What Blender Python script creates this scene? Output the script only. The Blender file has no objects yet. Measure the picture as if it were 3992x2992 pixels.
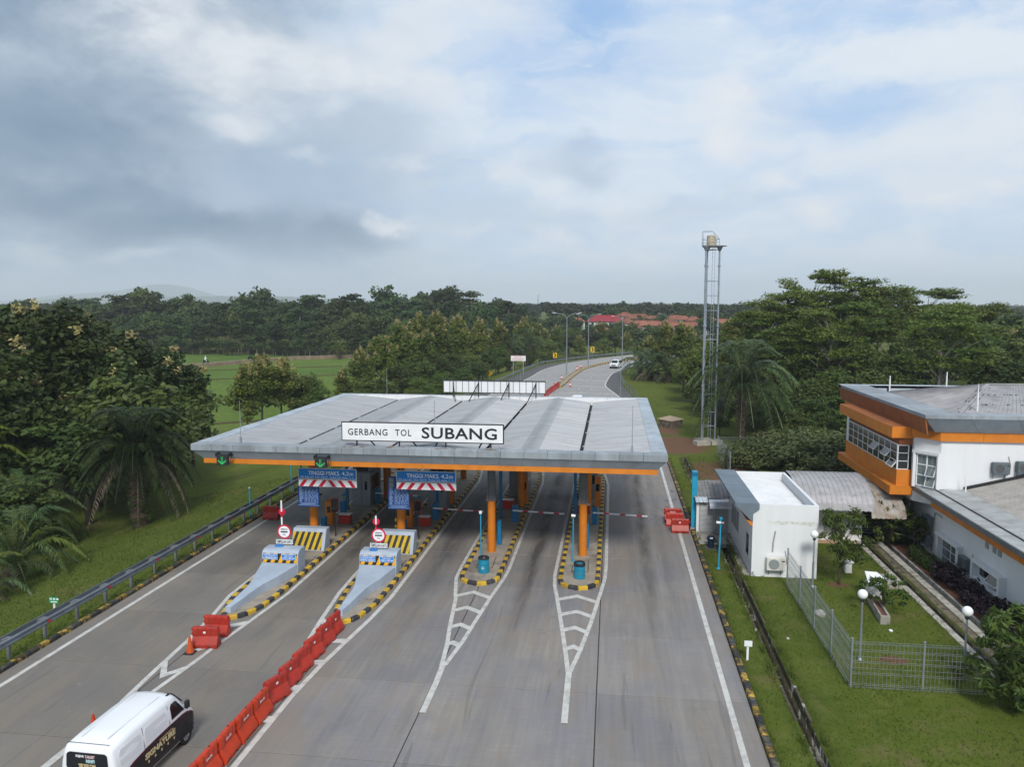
import bpy, bmesh, math, random
import numpy as np
from mathutils import Vector, Matrix

SC = bpy.context.scene
COL = SC.collection
R = math.radians

# ------------------------------------------------------------------ camera
cd = bpy.data.cameras.new('camera')
cam = bpy.data.objects.new('camera', cd)
COL.objects.link(cam)
cam.location = (0, 0, 14)
cam.rotation_euler = (R(90 - 5.80), 0, R(7.34))
cd.sensor_fit = 'HORIZONTAL'
cd.sensor_width = 36.0
cd.lens = 27.505
cd.clip_start = 0.3
cd.clip_end = 30000
SC.camera = cam

# ------------------------------------------------------------------ exposure
SC.view_settings.view_transform = 'Standard'
SC.view_settings.look = 'None'
SC.view_settings.gamma = 1.0
SC.view_settings.use_curve_mapping = False
SC.view_settings.exposure = 1.0
SC.render.engine = 'CYCLES'
SC.cycles.max_bounces = 6
SC.cycles.diffuse_bounces = 3
SC.cycles.glossy_bounces = 3
SC.cycles.transmission_bounces = 3
SC.cycles.transparent_max_bounces = 6
SC.cycles.volume_bounces = 2

# ------------------------------------------------------------------ sun
SUN_EL, SUN_AZ = 41.0, 172.0        # azimuth clockwise from +Y: behind the camera on the right
sd = bpy.data.lights.new('sun', 'SUN')
sun = bpy.data.objects.new('sun', sd)
COL.objects.link(sun)
sd.energy = 1.5
sd.angle = R(14)
sd.color = (1.0, 0.965, 0.91)
sun.rotation_euler = (R(90 - SUN_EL), 0, R(180 - SUN_AZ))
sun.location = (30, -30, 60)

# ------------------------------------------------------------------ world: daylight sky with broken cloud
W = bpy.data.worlds.new('World')
SC.world = W
W.use_nodes = True
nt = W.node_tree
nt.nodes.clear()
SKY_STRENGTH = 0.05        # exposure +1 doubles it on screen


class NT:
    """Small wrapper that makes node wiring readable."""
    def __init__(s, tree): s.t = tree
    def n(s, kind, **kw):
        nd = s.t.nodes.new(kind)
        for k, v in kw.items(): setattr(nd, k, v)
        return nd
    def put(s, sock, v):
        if isinstance(v, (int, float)): sock.default_value = v
        elif isinstance(v, (tuple, list)):
            if len(sock.default_value) == 4 and len(v) == 3: v = (*v, 1)
            sock.default_value = v
        else: s.t.links.new(v, sock)
    def math(s, op, a, b=0.0, c=None, clamp=False):
        nd = s.n('ShaderNodeMath', operation=op, use_clamp=clamp)
        s.put(nd.inputs[0], a); s.put(nd.inputs[1], b)
        if c is not None: s.put(nd.inputs[2], c)
        return nd.outputs[0]
    def vec(s, op, a, b=None):
        nd = s.n('ShaderNodeVectorMath', operation=op)
        s.put(nd.inputs[0], a)
        if b is not None: s.put(nd.inputs[1], b)
        return nd.outputs['Value'] if op in ('LENGTH', 'DOT_PRODUCT') else nd.outputs[0]
    def mapr(s, v, a, b, c=0.0, d=1.0, smooth=True):
        nd = s.n('ShaderNodeMapRange', interpolation_type='SMOOTHSTEP' if smooth else 'LINEAR', clamp=True)
        for i, x in enumerate((v, a, b, c, d)): s.put(nd.inputs[i], x)
        return nd.outputs[0]
    def noise(s, vec, scale, detail=5, rough=.55, dist=0.0, dim='3D'):
        nd = s.n('ShaderNodeTexNoise', noise_dimensions=dim)
        if vec is not None: s.put(nd.inputs['Vector'], vec)
        nd.inputs['Scale'].default_value = scale
        nd.inputs['Detail'].default_value = detail
        nd.inputs['Roughness'].default_value = rough
        nd.inputs['Distortion'].default_value = dist
        return nd.outputs['Fac'], nd.outputs['Color']
    def mix(s, f, a, b, blend='MIX'):
        nd = s.n('ShaderNodeMix', data_type='RGBA', blend_type=blend)
        s.put(nd.inputs[0], f); s.put(nd.inputs[6], a); s.put(nd.inputs[7], b)
        return nd.outputs[2]
    def xyz(s, v):
        nd = s.n('ShaderNodeSeparateXYZ'); s.put(nd.inputs[0], v)
        return nd.outputs
    def comb(s, x, y, z):
        nd = s.n('ShaderNodeCombineXYZ')
        for i, q in enumerate((x, y, z)): s.put(nd.inputs[i], q)
        return nd.outputs[0]
    def scalev(s, v, sc):
        return s.vec('MULTIPLY', v, sc)


g = NT(nt)
tc = g.n('ShaderNodeTexCoord').outputs['Generated']
dirv = g.vec('NORMALIZE', tc)
dx, dy, dz = g.xyz(dirv)
sky = g.n('ShaderNodeTexSky', sky_type='NISHITA')
sky.sun_disc = False
sky.sun_elevation = R(SUN_EL)
sky.sun_rotation = R(SUN_AZ)
sky.air_density = 1.0
sky.dust_density = 2.0
sky.ozone_density = 1.2
az = g.math('ARCTAN2', dx, dy)
el = g.math('ARCSINE', dz)
sp = g.comb(az, el, 0.0)
_, wc = g.noise(g.scalev(sp, (1, 1.5, 1)), 7.0, 9, .62)
warp = g.vec('SUBTRACT', wc, (.5, .5, .5))
_, wc2 = g.noise(sp, 2.0, 4, .55)
warp2 = g.vec('SUBTRACT', wc2, (.5, .5, .5))
spw = g.vec('ADD', sp, g.scalev(warp, (.16, .11, 0)))            # ragged, for small puffs
spw2 = g.vec('ADD', spw, g.scalev(warp2, (.34, .17, 0)))         # broad billows
fine, _ = g.noise(g.scalev(sp, (1, 1.9, 1)), 9.0, 10, .60, .25)
wisp, _ = g.noise(g.vec('ADD', g.scalev(sp, (1, 3.4, 1)), g.scalev(warp, (.25, .25, 0))), 3.6, 9, .62, .5)
big, _ = g.noise(g.scalev(sp, (1, 2.2, 1)), 2.4, 8, .58, .35)


def blob(lon, lat, rx, ry, inner=.02, src=None):
    """soft cloud patch standing at a given azimuth / elevation (degrees)"""
    mp = g.n('ShaderNodeMapping', vector_type='TEXTURE')
    g.put(mp.inputs[0], spw if src is None else src)
    mp.inputs[1].default_value = (R(lon), R(lat), 0)
    mp.inputs[3].default_value = (R(rx), R(ry), 1)
    return g.mapr(g.vec('LENGTH', mp.outputs[0]), inner, 1.0, 1.0, 0.0)


def blobs(lst, src=None):
    acc = None
    for b in lst:
        o = blob(*b[:4], src=src)
        if len(b) > 4: o = g.math('MULTIPLY', o, b[4])
        acc = o if acc is None else g.math('MAXIMUM', acc, o)
    return acc


def lin(r, gg, b):
    f = lambda c: ((c / 255 + .055) / 1.055) ** 2.4 if c > 10 else c / 255 / 12.92
    return tuple(f(c) / (2 * SKY_STRENGTH) for c in (r, gg, b))


# thin bright veil on the right and behind, heavy grey bank on the left (west)
west = g.math('MULTIPLY', g.math('SINE', g.math('ADD', az, R(9))), -1.0)
bank = g.mapr(g.math('ADD', west, g.math('MULTIPLY', g.math('SUBTRACT', big, .5), .55)), -.04, .40)
blue = g.mix(.25, lin(158, 197, 244), g.scalev(sky.outputs[0], (1.5, 1.5, 1.5)))
cover = g.mapr(wisp, .30, .60)
veil = g.mix(cover, lin(192, 217, 246), lin(229, 238, 247))
hole = blobs([(-3.5, 20.5, 13, 10, 1.0), (20, 21, 20, 4.5, .85), (15, 13.5, 12, 2.8, .6), (75, 40, 30, 14, .8), (140, 35, 40, 16, .8), (-150, 50, 45, 15, .6)], spw2)
veil = g.mix(g.math('MULTIPLY', hole, g.mapr(wisp, .70, .38, .35, 1.0)), veil, blue)
grey = g.mix(g.mapr(fine, .30, .70), lin(143, 164, 187), lin(183, 199, 216))
col = g.mix(bank, veil, grey)
mid = blobs([(-19, 9.5, 14, 6.5, .8), (-4.5, 10.4, 6.5, 1.9, .6), (-9, 6.5, 10, 2.4, .4), (3, 6.2, 9, 2, .3)], spw2)
col = g.mix(mid, col, lin(170, 191, 215))
dark = blobs([(-37, 11, 12, 5.5, .75), (-28, 5.4, 14, 2.7, 1.0), (-20, 4.9, 9, 2.0, .8), (-36, 6.6, 14, 2.6, .8), (-65, 14, 22, 8, .8), (-40, 18, 12, 3.5, .45), (-30, 12, 8, 2.6, .35)], spw2)
col = g.mix(g.math('MULTIPLY', dark, g.mapr(big, .22, .55, .6, 1.0)), col, lin(114, 141, 168))
broad = blobs([(-29.5, 18.2, 8.5, 3.4), (-23.5, 16.2, 9, 2.9), (-17, 15.4, 9, 2.6), (-12, 21.0, 12, 3.2, .7), (-24, 13.2, 5, 2.0, .8), (-15, 17.6, 9, 1.6, .5), (9, 12.5, 7, 6, .45), (18, 9, 14, 6, .5), (60, 12, 12, 5), (100, 25, 20, 8), (-100, 30, 20, 8, .7), (170, 22, 18, 7)], spw2)
col = g.mix(g.math('MULTIPLY', broad, g.mapr(fine, .30, .60, .35, 1.0)), col, lin(232, 237, 243))
puff = blobs([(-14.6, 9.7, 2.3, 1.5, .75), (-20.8, 10.1, 2.6, 1.3, .6), (-16.2, 5.4, 3.0, .85), (-9.8, 5.2, 1.8, .5, .6), (-4.2, 4.4, 2.3, .8), (2.3, 3.5, 2.4, .75, .9), (7.9, 14.4, 3.6, 2.2), (7.3, 11.0, 2.6, 3.0), (10.4, 8.3, 3.2, 1.2), (13.6, 6.2, 2.6, 1.8), (20.4, 6.3, 3.6, 1.3), (23.5, 7.0, 2.8, 1.4), (-37.5, 3.4, 3.6, .8, .5), (-33, 3.2, 4.5, .8, .55), (-8.8, 9.4, 1.8, 1.0, .5)])
col = g.mix(g.math('MULTIPLY', puff, g.mapr(fine, .26, .58, .15, .85)), col, lin(238, 241, 245))
# pale band of air low over the horizon
col = g.mix(g.mapr(el, R(-1), R(6), .75, 0.0), col, g.mix(bank, lin(213, 225, 239), lin(184, 200, 217)))
bgn = g.n('ShaderNodeBackground')
g.put(bgn.inputs[0], col)
bgn.inputs[1].default_value = SKY_STRENGTH
out = g.n('ShaderNodeOutputWorld')
nt.links.new(bgn.outputs[0], out.inputs[0])
W.cycles.sampling_method = 'MANUAL'
W.cycles.sample_map_resolution = 512

# ================================================================== helpers
class MB:
    """collects shapes and links them as ONE mesh object; coordinates are world, off is the parent's place"""
    def __init__(s, off=(0, 0, 0)):
        s.v = []; s.f = []; s.m = []; s.off = off; s.mi = 0
    def face(s, pts):
        i = len(s.v); s.v += [tuple(p) for p in pts]
        s.f.append(tuple(range(i, i + len(pts)))); s.m.append(s.mi); return s
    def raw(s, vs, fs):
        i = len(s.v); s.v += [tuple(p) for p in vs]
        for f in fs: s.f.append(tuple(a + i for a in f)); s.m.append(s.mi)
        return s
    def box(s, x0, x1, y0, y1, z0, z1):
        vs = [(x0, y0, z0), (x1, y0, z0), (x1, y1, z0), (x0, y1, z0), (x0, y0, z1), (x1, y0, z1), (x1, y1, z1), (x0, y1, z1)]
        return s.raw(vs, [(0, 3, 2, 1), (4, 5, 6, 7), (0, 1, 5, 4), (1, 2, 6, 5), (2, 3, 7, 6), (3, 0, 4, 7)])
    def rbox(s, c, size, rz=0.0):
        """box by centre of its base, turned about z"""
        hx, hy = size[0] / 2, size[1] / 2
        cs, sn = math.cos(rz), math.sin(rz)
        vs = []
        for z in (c[2], c[2] + size[2]):
            for a, b in ((-hx, -hy), (hx, -hy), (hx, hy), (-hx, hy)):
                vs.append((c[0] + a * cs - b * sn, c[1] + a * sn + b * cs, z))
        return s.raw(vs, [(0, 3, 2, 1), (4, 5, 6, 7), (0, 1, 5, 4), (1, 2, 6, 5), (2, 3, 7, 6), (3, 0, 4, 7)])
    def beam(s, p, q, w, h=None):
        h = w if h is None else h
        p, q = Vector(p), Vector(q); d = (q - p).normalized()
        up = Vector((0, 0, 1)) if abs(d.z) < .95 else Vector((0, 1, 0))
        a = d.cross(up).normalized(); b = a.cross(d).normalized()
        vs = []
        for c in (p, q):
            for i, j in ((-1, -1), (1, -1), (1, 1), (-1, 1)): vs.append(c + a * (i * w / 2) + b * (j * h / 2))
        return s.raw(vs, [(0, 3, 2, 1), (4, 5, 6, 7), (0, 1, 5, 4), (1, 2, 6, 5), (2, 3, 7, 6), (3, 0, 4, 7)])
    def tube(s, pts, rad, n=8, cap=True):
        """round tube through points; rad one number or one per point"""
        pts = [Vector(p) for p in pts]
        if not isinstance(rad, (list, tuple)): rad = [rad] * len(pts)
        rings = []
        ref = None
        for i, p in enumerate(pts):
            d = (pts[min(i + 1, len(pts) - 1)] - pts[max(i - 1, 0)]).normalized()
            if ref is None: ref = Vector((0, 1, 0)) if abs(d.y) < .9 else Vector((1, 0, 0))
            a = d.cross(ref).normalized(); b = d.cross(a).normalized(); ref = a.cross(d)
            rings.append([p + (a * math.cos(2 * math.pi * k / n) + b * math.sin(2 * math.pi * k / n)) * rad[i] for k in range(n)])
        vs = [v for r in rings for v in r]; fs = []
        for i in range(len(rings) - 1):
            for k in range(n):
                fs.append((i * n + k, (i + 1) * n + k, (i + 1) * n + (k + 1) % n, i * n + (k + 1) % n))
        if cap:
            fs.append(tuple(range(n))); fs.append(tuple(reversed(range(len(vs) - n, len(vs)))))
        return s.raw(vs, fs)
    def lathe(s, c, prof, n=16):
        """prof: (radius, z) pairs from bottom to top"""
        vs = []; fs = []
        for r, z in prof:
            for k in range(n):
                a = 2 * math.pi * k / n
                vs.append((c[0] + r * math.cos(a), c[1] + r * math.sin(a), c[2] + z))
        for i in range(len(prof) - 1):
            for k in range(n):
                fs.append((i * n + k, i * n + (k + 1) % n, (i + 1) * n + (k + 1) % n, (i + 1) * n + k))
        fs.append(tuple(reversed(range(n)))); fs.append(tuple(range(len(vs) - n, len(vs))))
        return s.raw(vs, fs)
    def prism(s, poly, z0, z1):
        n = len(poly)
        vs = [(p[0], p[1], z0) for p in poly] + [(p[0], p[1], z1) for p in poly]
        fs = [tuple(reversed(range(n))), tuple(range(n, 2 * n))]
        fs += [(i, (i + 1) % n, n + (i + 1) % n, n + i) for i in range(n)]
        return s.raw(vs, fs)
    def extr(s, prof, axis, a0, a1):
        """extrude a closed 2-D profile along x (prof = y,z) or y (prof = x,z)"""
        n = len(prof)
        f = (lambda p, a: (a, p[0], p[1])) if axis == 'x' else (lambda p, a: (p[0], a, p[1]))
        vs = [f(p, a0) for p in prof] + [f(p, a1) for p in prof]
        fs = [tuple(range(n)), tuple(reversed(range(n, 2 * n)))]
        fs += [(i, n + i, n + (i + 1) % n, (i + 1) % n) for i in range(n)]
        return s.raw(vs, fs)
    def loft(s, rings, cap=True, closed=True):
        n = len(rings[0]); vs = [p for r in rings for p in r]; fs = []
        for i in range(len(rings) - 1):
            for k in range(n if closed else n - 1):
                fs.append((i * n + k, i * n + (k + 1) % n, (i + 1) * n + (k + 1) % n, (i + 1) * n + k))
        if cap:
            fs.append(tuple(reversed(range(n)))); fs.append(tuple(range(len(vs) - n, len(vs))))
        return s.raw(vs, fs)
    def mesh(s, name, mats, smooth=False, bevel=0.0, fix=True, seg=1):
        me = bpy.data.meshes.new(name)
        o = s.off
        me.from_pydata([(v[0] - o[0], v[1] - o[1], v[2] - o[2]) for v in s.v], [], s.f)
        if not isinstance(mats, (list, tuple)): mats = [mats]
        for m in mats: me.materials.append(m)
        me.polygons.foreach_set('material_index', s.m)
        if fix or bevel:
            bm = bmesh.new(); bm.from_mesh(me)
            if fix: bmesh.ops.recalc_face_normals(bm, faces=bm.faces)
            if bevel:
                ed = [e for e in bm.edges if len(e.link_faces) == 2 and e.calc_face_angle(0) > .5]
                bmesh.ops.bevel(bm, geom=ed, offset=bevel, segments=seg, profile=.6, affect='EDGES', clamp_overlap=True)
            bm.to_mesh(me); bm.free()
        if smooth: me.polygons.foreach_set('use_smooth', [True] * len(me.polygons))
        me.update()
        return me
    def build(s, name, mats, parent=None, **kw):
        ob = bpy.data.objects.new(name, s.mesh(name, mats, **kw))
        COL.objects.link(ob)
        if parent is not None: ob.parent = parent
        else: ob.location = s.off
        return ob


def tag(o, label, cat, group=None, kind=None):
    o['label'] = label; o['category'] = cat
    if group: o['group'] = group
    if kind: o['kind'] = kind
    return o


def thing(name, label, cat, loc=(0, 0, 0), group=None, rz=0.0):
    o = bpy.data.objects.new(name, None)
    COL.objects.link(o)
    o.location = loc; o.rotation_euler = (0, 0, rz); o.empty_display_size = .2
    return tag(o, label, cat, group)


def structure(name, parent=None):
    o = bpy.data.objects.new(name, None); COL.objects.link(o); o['kind'] = 'structure'
    if parent: o.parent = parent
    return o


def inst(name, mesh, parent=None, loc=(0, 0, 0), rot=(0, 0, 0), scale=(1, 1, 1)):
    o = bpy.data.objects.new(name, mesh); COL.objects.link(o)
    o.location = loc; o.rotation_euler = rot; o.scale = scale
    if parent is not None: o.parent = parent
    return o


def dup(root, loc, rz=0.0, label=None, group=None, scale=None):
    r = root.copy(); COL.objects.link(r)
    r.location = loc; r.rotation_euler = (0, 0, rz)
    if label: r['label'] = label
    if group: r['group'] = group
    if scale: r.scale = scale if isinstance(scale, (tuple, list)) else (scale,) * 3
    for ch in list(root.children):
        c = ch.copy(); COL.objects.link(c); c.parent = r
        for gg in list(ch.children):
            d = gg.copy(); COL.objects.link(d); d.parent = c
    return r


# ------------------------------------------------------------------ lettering
def text_mesh(txt, size=1.0, mat=None, bold=0.0, space=1.0, width=None, depth=.004, align='CENTER', height=None):
    """flat lettering in the x-z plane facing -y, centred on its own middle"""
    cu = bpy.data.curves.new('lettering', 'FONT')
    cu.body = txt; cu.size = size; cu.align_x = align; cu.space_character = space
    cu.extrude = depth; cu.offset = bold; cu.resolution_u = 3; cu.space_line = 1.0
    tmp = bpy.data.objects.new('lettering', cu); COL.objects.link(tmp)
    bpy.context.view_layer.update()
    me = bpy.data.meshes.new_from_object(tmp.evaluated_get(bpy.context.evaluated_depsgraph_get()))
    bpy.data.objects.remove(tmp); bpy.data.curves.remove(cu)
    n = len(me.vertices); a = np.zeros(n * 3, 'f'); me.vertices.foreach_get('co', a); a = a.reshape(-1, 3)
    if n:
        lo, hi = a.min(0), a.max(0); c = (lo + hi) / 2
        sx = width / (hi[0] - lo[0]) if width else 1.0
        sy = height / (hi[1] - lo[1]) if height else (min(sx, 1.0) if width and sx < 1 else 1.0)
        b = np.stack([(a[:, 0] - c[0]) * sx, -(a[:, 2]), (a[:, 1] - c[1]) * sy], 1)
        me.vertices.foreach_set('co', b.astype('f').ravel())
    me.materials.clear()
    if mat: me.materials.append(mat)
    me.update()
    return me


def letter(txt, loc, parent, mat, off=(0, 0, 0), rot=(0, 0, 0), name='lettering', **kw):
    return inst(name, text_mesh(txt, mat=mat, **kw), parent, (loc[0] - off[0], loc[1] - off[1], loc[2] - off[2]), rot)


# ------------------------------------------------------------------ materials
def M(name, col, col2=None, rough=.7, scale=2.0, stretch=(1, 1, 1), lo=.38, hi=.62, bump=0.0, bscale=30.0, metal=0.0, spec=.3,
      rand=0.0, dirt=None, dscale=.7, dlo=.52, dhi=.75, damt=.7, local=False, detail=6):
    m = bpy.data.materials.new(name); m.use_nodes = True
    t = NT(m.node_tree); b = m.node_tree.nodes['Principled BSDF']
    if local: pos = t.n('ShaderNodeTexCoord').outputs['Object']
    else: pos = t.n('ShaderNodeNewGeometry').outputs['Position']
    c = col
    if col2 is not None:
        nf, _ = t.noise(t.scalev(pos, stretch), scale, detail, .6)
        c = t.mix(t.mapr(nf, lo, hi), col, col2)
    if dirt is not None:
        nf, _ = t.noise(pos, dscale, 8, .65, .4)
        c = t.mix(t.mapr(nf, dlo, dhi, 0, damt), c, dirt)
    if rand:
        oi = t.n('ShaderNodeObjectInfo').outputs['Random']
        hs = t.n('ShaderNodeHueSaturation')
        t.put(hs.inputs['Color'], c)
        t.put(hs.inputs['Value'], t.mapr(oi, 0, 1, 1 - rand, 1 + rand, smooth=False))
        c = hs.outputs[0]
    t.put(b.inputs['Base Color'], c)
    b.inputs['Roughness'].default_value = rough
    b.inputs['Metallic'].default_value = metal
    b.inputs['Specular IOR Level'].default_value = spec
    if bump:
        nf, _ = t.noise(pos, bscale, 4, .6)
        bp = t.n('ShaderNodeBump'); bp.inputs['Strength'].default_value = bump; bp.inputs['Distance'].default_value = .02
        t.put(bp.inputs['Height'], nf); m.node_tree.links.new(bp.outputs[0], b.inputs['Normal'])
    return m


def leafmat(name, dark, light, trans=.25, rough=.55, rand=.18, hue=.02, dry=None):
    m = bpy.data.materials.new(name); m.use_nodes = True
    t = NT(m.node_tree); m.node_tree.nodes.clear()
    at = t.n('ShaderNodeAttribute', attribute_name='tint').outputs['Fac']
    c = t.mix(at, dark, light)
    if dry:
        dn, _ = t.noise(t.n('ShaderNodeNewGeometry').outputs['Position'], .30, 8, .68)
        c = t.mix(t.mapr(dn, .53, .70, 0, .75), c, dry)
        d2, _ = t.noise(t.n('ShaderNodeNewGeometry').outputs['Position'], 1.3, 6, .7)
        c = t.mix(t.mapr(d2, .40, .66, 0, .45), c, (.045, .075, .012))
    oi = t.n('ShaderNodeObjectInfo').outputs['Random']
    hs = t.n('ShaderNodeHueSaturation'); t.put(hs.inputs['Color'], c)
    t.put(hs.inputs['Value'], t.mapr(oi, 0, 1, 1 - rand, 1 + rand, smooth=False))
    t.put(hs.inputs['Hue'], t.mapr(t.math('FRACT', t.math('MULTIPLY', oi, 7.31)), 0, 1, .5 - hue, .5 + hue, smooth=False))
    b = t.n('ShaderNodeBsdfPrincipled'); t.put(b.inputs['Base Color'], hs.outputs[0])
    b.inputs['Roughness'].default_value = rough; b.inputs['Specular IOR Level'].default_value = .25
    tr = t.n('ShaderNodeBsdfTranslucent'); t.put(tr.inputs[0], hs.outputs[0])
    mx = t.n('ShaderNodeMixShader'); mx.inputs[0].default_value = trans
    m.node_tree.links.new(b.outputs[0], mx.inputs[1]); m.node_tree.links.new(tr.outputs[0], mx.inputs[2])
    o = t.n('ShaderNodeOutputMaterial'); m.node_tree.links.new(mx.outputs[0], o.inputs[0])
    return m


def glow(name, col, s):
    m = bpy.data.materials.new(name); m.use_nodes = True
    b = m.node_tree.nodes['Principled BSDF']
    b.inputs['Base Color'].default_value = (*col, 1); b.inputs['Emission Color'].default_value = (*col, 1); b.inputs['Emission Strength'].default_value = s
    return m


WHITE_WALL = M('white_render', (.76, .77, .78), (.70, .71, .715), rough=.8, scale=1.0, stretch=(2.5, 2.5, .35), lo=.15, hi=.9, dirt=(.56, .55, .52), dscale=.8, dlo=.62, dhi=.82, damt=.35, bump=.06)
WHITE_PAINT = M('white_sign_paint', (.80, .81, .82), (.75, .76, .77), rough=.4, scale=2)
BLACK_PAINT = M('black_sign_paint', (.02, .022, .03), rough=.45)
ROAD_PAINT = M('road_marking_paint', (.57, .555, .525), (.42, .41, .385), rough=.75, scale=2.5, lo=.4, hi=.7, dirt=(.28, .27, .26), dscale=5, dlo=.58, dhi=.72, damt=.75)
YELLOW_KERB = M('yellow_kerb_paint', (.62, .40, .03), (.50, .31, .04), rough=.7, scale=4, dirt=(.13, .10, .06), dscale=6, dlo=.54, dhi=.66, damt=.65, rand=.15)
BLACK_KERB = M('black_kerb_paint', (.035, .037, .045), (.055, .055, .06), rough=.7, scale=4, dirt=(.16, .13, .09), dscale=5, dlo=.55, dhi=.7, damt=.7, rand=.25)
YELLOW_WORN = M('worn_yellow_kerb_paint', (.46, .29, .04), (.24, .16, .05), rough=.85, scale=6, lo=.40, hi=.56, dirt=(.040, .036, .026), dscale=3.2, dlo=.45, dhi=.55, damt=.92, rand=.3)
BLACK_WORN = M('worn_black_kerb_paint', (.032, .034, .038), (.05, .05, .045), rough=.8, scale=6, dirt=(.11, .10, .06), dscale=4, dlo=.48, dhi=.6, damt=.8, rand=.4)
ISLAND_TOP = M('island_concrete', (.36, .31, .25), (.28, .25, .21), rough=.85, scale=1.2, dirt=(.10, .09, .085), dscale=.5, dlo=.5, dhi=.72, damt=.8, bump=.1)
ORANGE = M('orange_cladding', (.66, .215, .022), (.58, .185, .02), rough=.5, scale=1.5, dirt=(.33, .12, .03), dscale=1.0, dlo=.58, dhi=.78, damt=.5, rand=.05)
ORANGE_COL = M('orange_column_paint', (.62, .19, .015), (.56, .17, .015), rough=.45, scale=2)
OVERHANG = M('slate_overhang_panel', (.155, .195, .23), (.135, .17, .20), rough=.5, scale=1.0, dirt=(.10, .12, .13), dscale=1.2, dlo=.55, rand=.08)
GREY_CLAD = M('grey_blue_cladding', (.33, .385, .435), (.285, .335, .38), rough=.45, scale=1.0, dirt=(.20, .22, .235), dscale=1.0, dlo=.54, dhi=.78, damt=.5, rand=.07)
COPING = M('weathered_coping', (.30, .335, .365), (.225, .25, .27), rough=.5, scale=.8, stretch=(2.2, 1, .5), lo=.3, hi=.7, dirt=(.15, .14, .125), dscale=1.3, dlo=.52, dhi=.75, damt=.6, rand=.13)
COPING_SIDE = M('pale_blue_coping', (.40, .45, .495), (.34, .385, .43), rough=.45, scale=2, dirt=(.17, .17, .16), dscale=2, dlo=.54, dhi=.74, damt=.6, rand=.12)
ROOF = M('zinc_roof_sheet', (.325, .34, .362), (.285, .30, .32), rough=.5, scale=.35, stretch=(1, 5, 1), dirt=(.22, .218, .215), dscale=.9, dlo=.52, dhi=.75, damt=.55, metal=.15, rand=.03)
RIDGE = M('grey_ridge_cap', (.265, .275, .285), (.225, .235, .245), rough=.6, scale=1.2, dirt=(.18, .175, .17), dscale=1.5, dlo=.55, dhi=.75)
DARKGUT = M('black_gutter', (.025, .025, .028), rough=.7)
SOFFIT = M('soffit_sheet', (.30, .31, .32), rough=.8)
GALV = M('galvanised_steel', (.36, .40, .44), (.29, .325, .36), rough=.45, scale=1.5, metal=.55, dirt=(.20, .19, .17), dscale=2, dlo=.58, dhi=.75, damt=.5)
STEELGREY = M('grey_steel_paint', (.16, .17, .175), (.13, .14, .145), rough=.55)
DARKSTEEL = M('dark_steel', (.035, .037, .04), rough=.5, metal=.3)
BULLNOSE = M('grey_blue_concrete_paint', (.41, .475, .56), (.36, .42, .50), rough=.7, scale=.9, dirt=(.22, .24, .27), dscale=1.1, dlo=.55, dhi=.78, damt=.55, bump=.1)
SIGNBLUE = M('blue_sign_face', (.006, .20, .60), (.006, .185, .56), rough=.35)
TARIFBLUE = M('navy_board_face', (.006, .045, .20), (.006, .038, .17), rough=.4)
SIGNRED = M('red_sign_face', (.56, .012, .045), rough=.4)
STRIPEYEL = M('yellow_stripe_paint', (.62, .42, .01), (.52, .35, .01), rough=.5, scale=5)
STRIPEORG = M('amber_stripe_paint', (.72, .37, .01), rough=.5)
STRIPEBLK = M('black_stripe_paint', (.022, .02, .026), rough=.5)
CABBLUE = M('blue_cabinet_paint', (.01, .16, .34), (.01, .14, .30), rough=.45)
CYAN = M('cyan_pole_paint', (.02, .32, .50), (.02, .28, .44), rough=.4)
TEAL = M('teal_drum_paint', (.015, .235, .36), (.012, .20, .31), rough=.4, scale=3)
REDBOX = M('red_box_paint', (.46, .035, .012), (.40, .03, .012), rough=.55)
WATERRED = M('red_barrier_plastic', (.42, .034, .020), (.35, .028, .018), rough=.42, scale=3, dirt=(.30, .05, .03), dscale=2.5, dlo=.5, dhi=.7, rand=.15, local=True)
WATERORG = M('orange_red_barrier_plastic', (.56, .052, .016), (.48, .044, .016), rough=.4, scale=3, dirt=(.38, .06, .025), dscale=2.5, dlo=.55, dhi=.75, rand=.12, local=True)
CONEORG = M('orange_cone_plastic', (.62, .10, .015), (.50, .08, .02), rough=.5)
BOOTHGREY = M('grey_booth_steel', (.27, .30, .31), (.24, .265, .275), rough=.5)
GLASS = M('dark_glass', (.012, .015, .018), rough=.08, spec=.6)
PALEGLASS = M('curtained_glass', (.20, .23, .22), (.12, .145, .145), rough=.12, spec=.6, scale=2.5, stretch=(1, 3, .3))
WINFRAME = M('white_window_frame', (.72, .73, .73), rough=.45)
ALUFRAME = M('grey_aluminium', (.36, .38, .39), rough=.4, metal=.4)
LOUVRE = M('louvre_slat_grey', (.40, .41, .41), (.34, .35, .35), rough=.5)
CONCRETE = M('weathered_concrete', (.40, .37, .32), (.31, .29, .25), rough=.9, scale=2, dirt=(.13, .11, .08), dscale=1.3, dlo=.5, dhi=.7, damt=.8, bump=.25)
DRAINWALL = M('mossy_drain_wall', (.105, .09, .055), (.052, .050, .026), rough=.95, scale=5, dirt=(.40, .39, .35), dscale=1.1, dlo=.565, dhi=.60, damt=.95, bump=.4)
BERM = M('rough_berm_mortar', (.20, .165, .12), (.13, .105, .075), rough=.95, scale=3, dirt=(.055, .05, .035), dscale=2, dlo=.5, dhi=.62, damt=.8, bump=.6, bscale=9)
PALEKERB = M('pale_garden_kerb', (.46, .44, .39), (.36, .34, .30), rough=.9, scale=3, dirt=(.14, .12, .08), dscale=2, dlo=.5, dhi=.62, damt=.75, bump=.3)
DRAINBED = M('drain_bed', (.13, .125, .11), (.10, .095, .08), rough=.9, scale=2)
SOILM = M('red_soil', (.19, .08, .045), (.14, .065, .04), rough=.95, scale=5, bump=.4)
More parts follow.
